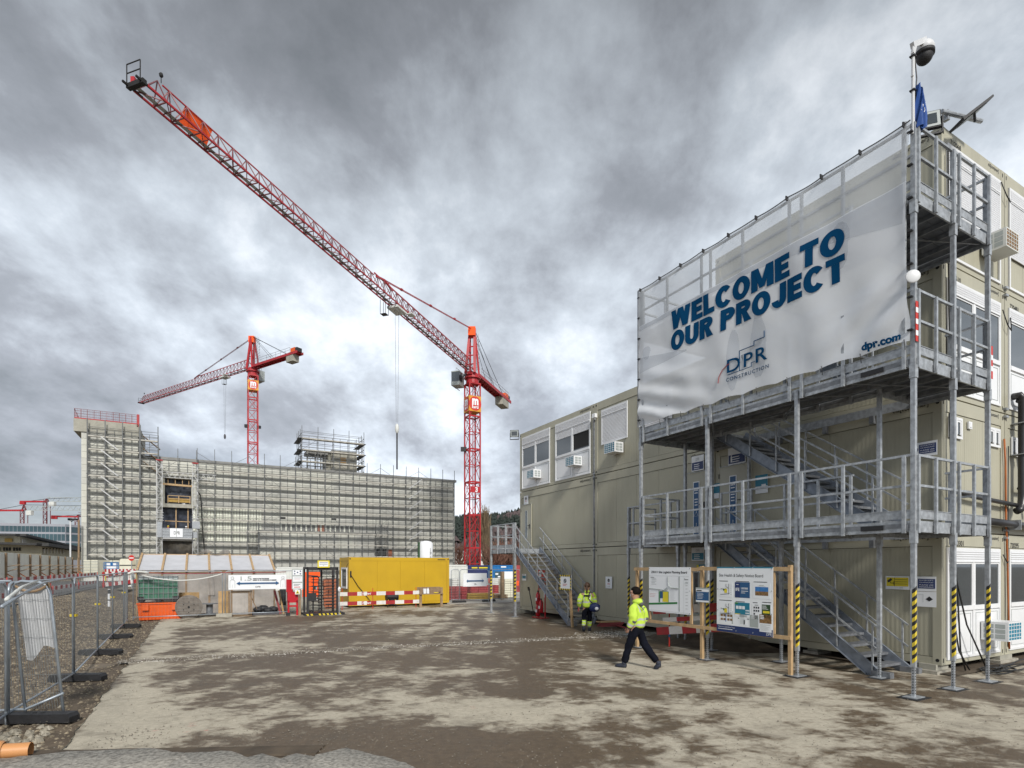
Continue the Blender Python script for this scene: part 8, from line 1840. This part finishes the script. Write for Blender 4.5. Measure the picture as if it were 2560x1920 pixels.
# ================================================================ hill, trees, far houses
mb = MB()
def hz(X): return 68+12*math.sin(X*.009+1.0)+5*nval(X, 0, .02)+ (X+60)*.04
mb.grid(60, 12, lambda a, b: (lambda X: (X, 640+260*b, -3+(hz(X)*1.0)*math.sin(min(1, b*1.05+.0)*math.pi/2)))(-130+760*a)); struct('hill', mb, 'hillsoil', True)
def hillz(X, Y): b = (Y-640)/260; return -3+hz(X)*math.sin(min(1, b*1.05)*math.pi/2)
for nm, m_, seed, cnt in (('bare_woodland', 'bare', 1, 5200), ('conifer_wood', 'conifer', 2, 4200)):
    rnd = random.Random(seed); mb = MB()
    for _ in range(cnt):
        X = rnd.uniform(-125, 330); Y = 642+258*rnd.random(); 
        clump = nval(X, Y, .02, 7)
        if (m_ == 'conifer') != (clump+.25*rnd.random()-.1 > .02) : continue
        z = hillz(X, Y); h = rnd.uniform(9, 15) if m_ == 'conifer' else rnd.uniform(6, 11); r = h*(.3 if m_ == 'conifer' else .42)
        k = len(mb.v); n = 6
        if m_ == 'conifer':
            for t, rr in ((0.1, 1), (.4, .75), (.7, .45)):
                k = len(mb.v); mb.v += [(X+r*rr*rnd.uniform(.7, 1.2)*math.cos(i/n*6.283), Y+r*rr*math.sin(i/n*6.283), z+h*t+rnd.uniform(-.4, .4)) for i in range(n)]+[(X, Y, z+h*(t+.33))]; mb.f += [(k+i, k+(i+1) % n, k+n) for i in range(n)]
        else:
            mb.v += [(X+r*rnd.uniform(.5, 1.1)*math.cos(i/n*6.283), Y+r*math.sin(i/n*6.283), z+h*.35+rnd.uniform(-1, 1)) for i in range(n)]+[(X+r*.7*rnd.uniform(.4, 1.1)*math.cos(i/n*6.283), Y+r*.7*math.sin(i/n*6.283), z+h*.75+rnd.uniform(-1, 1)) for i in range(n)]+[(X+rnd.uniform(-1, 1), Y, z+h)]
            mb.f += [(k+i, k+(i+1) % n, k+n+(i+1) % n, k+n+i) for i in range(n)]+[(k+n+i, k+n+(i+1) % n, k+2*n) for i in range(n)]
    struct(nm, mb, m_, kind='stuff')
def twigtree(name, lb, X, Y, H, wd, m_, n, seed, upright=.85, cat='tree', z0=0, tr=.3):
    rnd = random.Random(seed); o = thing(name, lb, cat, (X, Y, z0), 0); part('trunk', MB().path([(0, 0, 0), (.05, 0, H*.3), (0, 0, H*.62), (0, 0, H*.9)], tr, 7, True, [tr, tr*.75, tr*.4, tr*.1]), 'trunk', o); mb = MB()
    for _ in range(n):
        z = H*(.10+.8*rnd.random()); a = rnd.random()*6.283; L1 = wd*(.35+.65*math.sin(min(1, z/H*1.15)*math.pi))*rnd.uniform(.4, 1.1); up = L1*upright*rnd.uniform(1.2, 3.2)
        p = Vector((0, 0, z)); q = p+Vector((math.cos(a)*L1*.6, math.sin(a)*L1*.6, up*.5)); r_ = p+Vector((math.cos(a)*L1, math.sin(a)*L1, up)); mb.beam(p, q, .07); mb.beam(q, r_, .045)
        for _k in range(2): s_ = q.lerp(r_, rnd.random()); mb.beam(s_, s_+Vector((rnd.uniform(-.4, .4), rnd.uniform(-.4, .4), rnd.uniform(.3, 1.1)))*wd*.35, .035)
    part('crown', mb, m_, o); return o
twigtree('poplar_tree', 'tall bare columnar poplar right of the big crane mast', WX(1213, 98), 98, WZ(1277, 98), 1.1, 'poplar', 520, 3, 1.9)
twigtree('shrub', 'bare reddish shrub behind the blue container, left one', WX(1240, 80), 80, WZ(1385, 80), 2.3, 'bush', 260, 4, .5, 'shrub', tr=.08)
twigtree('shrub', 'bare reddish shrub behind the blue container, right one', WX(1268, 82), 82, WZ(1378, 82), 2.8, 'bush', 320, 5, .5, 'shrub', tr=.08)
twigtree('shrub', 'bare brown shrub between the new building and the crane mast', WX(1150, 130), 130, WZ(1372, 130), 2.6, 'bush', 160, 6, .6, 'shrub', tr=.08)
def house(lb, x0, x1, y0, y1, Y, m_, n):
    o = thing('far_house', lb, 'building', (WX(x0, Y), Y, 0), 0); w = WX(x1, Y)-WX(x0, Y); h = WZ(y0, Y); z1 = WZ(y1, Y); part('wall', MB().box(0, w, 0, 8, -1, h*.86), m_, o); part('roof', MB().prism([(-.3, h*.86), (w+.3, h*.86), (w*.72, h), (w*.28, h)], -.3, 8.3), 'offclad', o)
    for i in range(n): part('window', MB().box(w*(i+.3)/n, w*(i+.7)/n, -.05, 0, h*.5, h*.7), 'greycloth', o)
house('white house at the hill foot left of the crane mast', 1139, 1162, 1376, 1404, 220, 'offwhite', 3); house('white house at the hill foot just right of the crane mast', 1200, 1218, 1374, 1404, 215, 'offwhite', 2)
house('low pale shed roof behind the far stair landing', 1232, 1264, 1386, 1404, 170, 'offwhite', 3)
o = thing('teal_portable_sign', 'narrow teal board left of the stair landing', 'sign', (WX(1222, 90), 90, 0), 0); part('board', MB().box(0, .6, 0, .1, 2, WZ(1388, 90)), 'pteal', o)
bpy.ops.object.select_all(action='DESELECT') if False else None
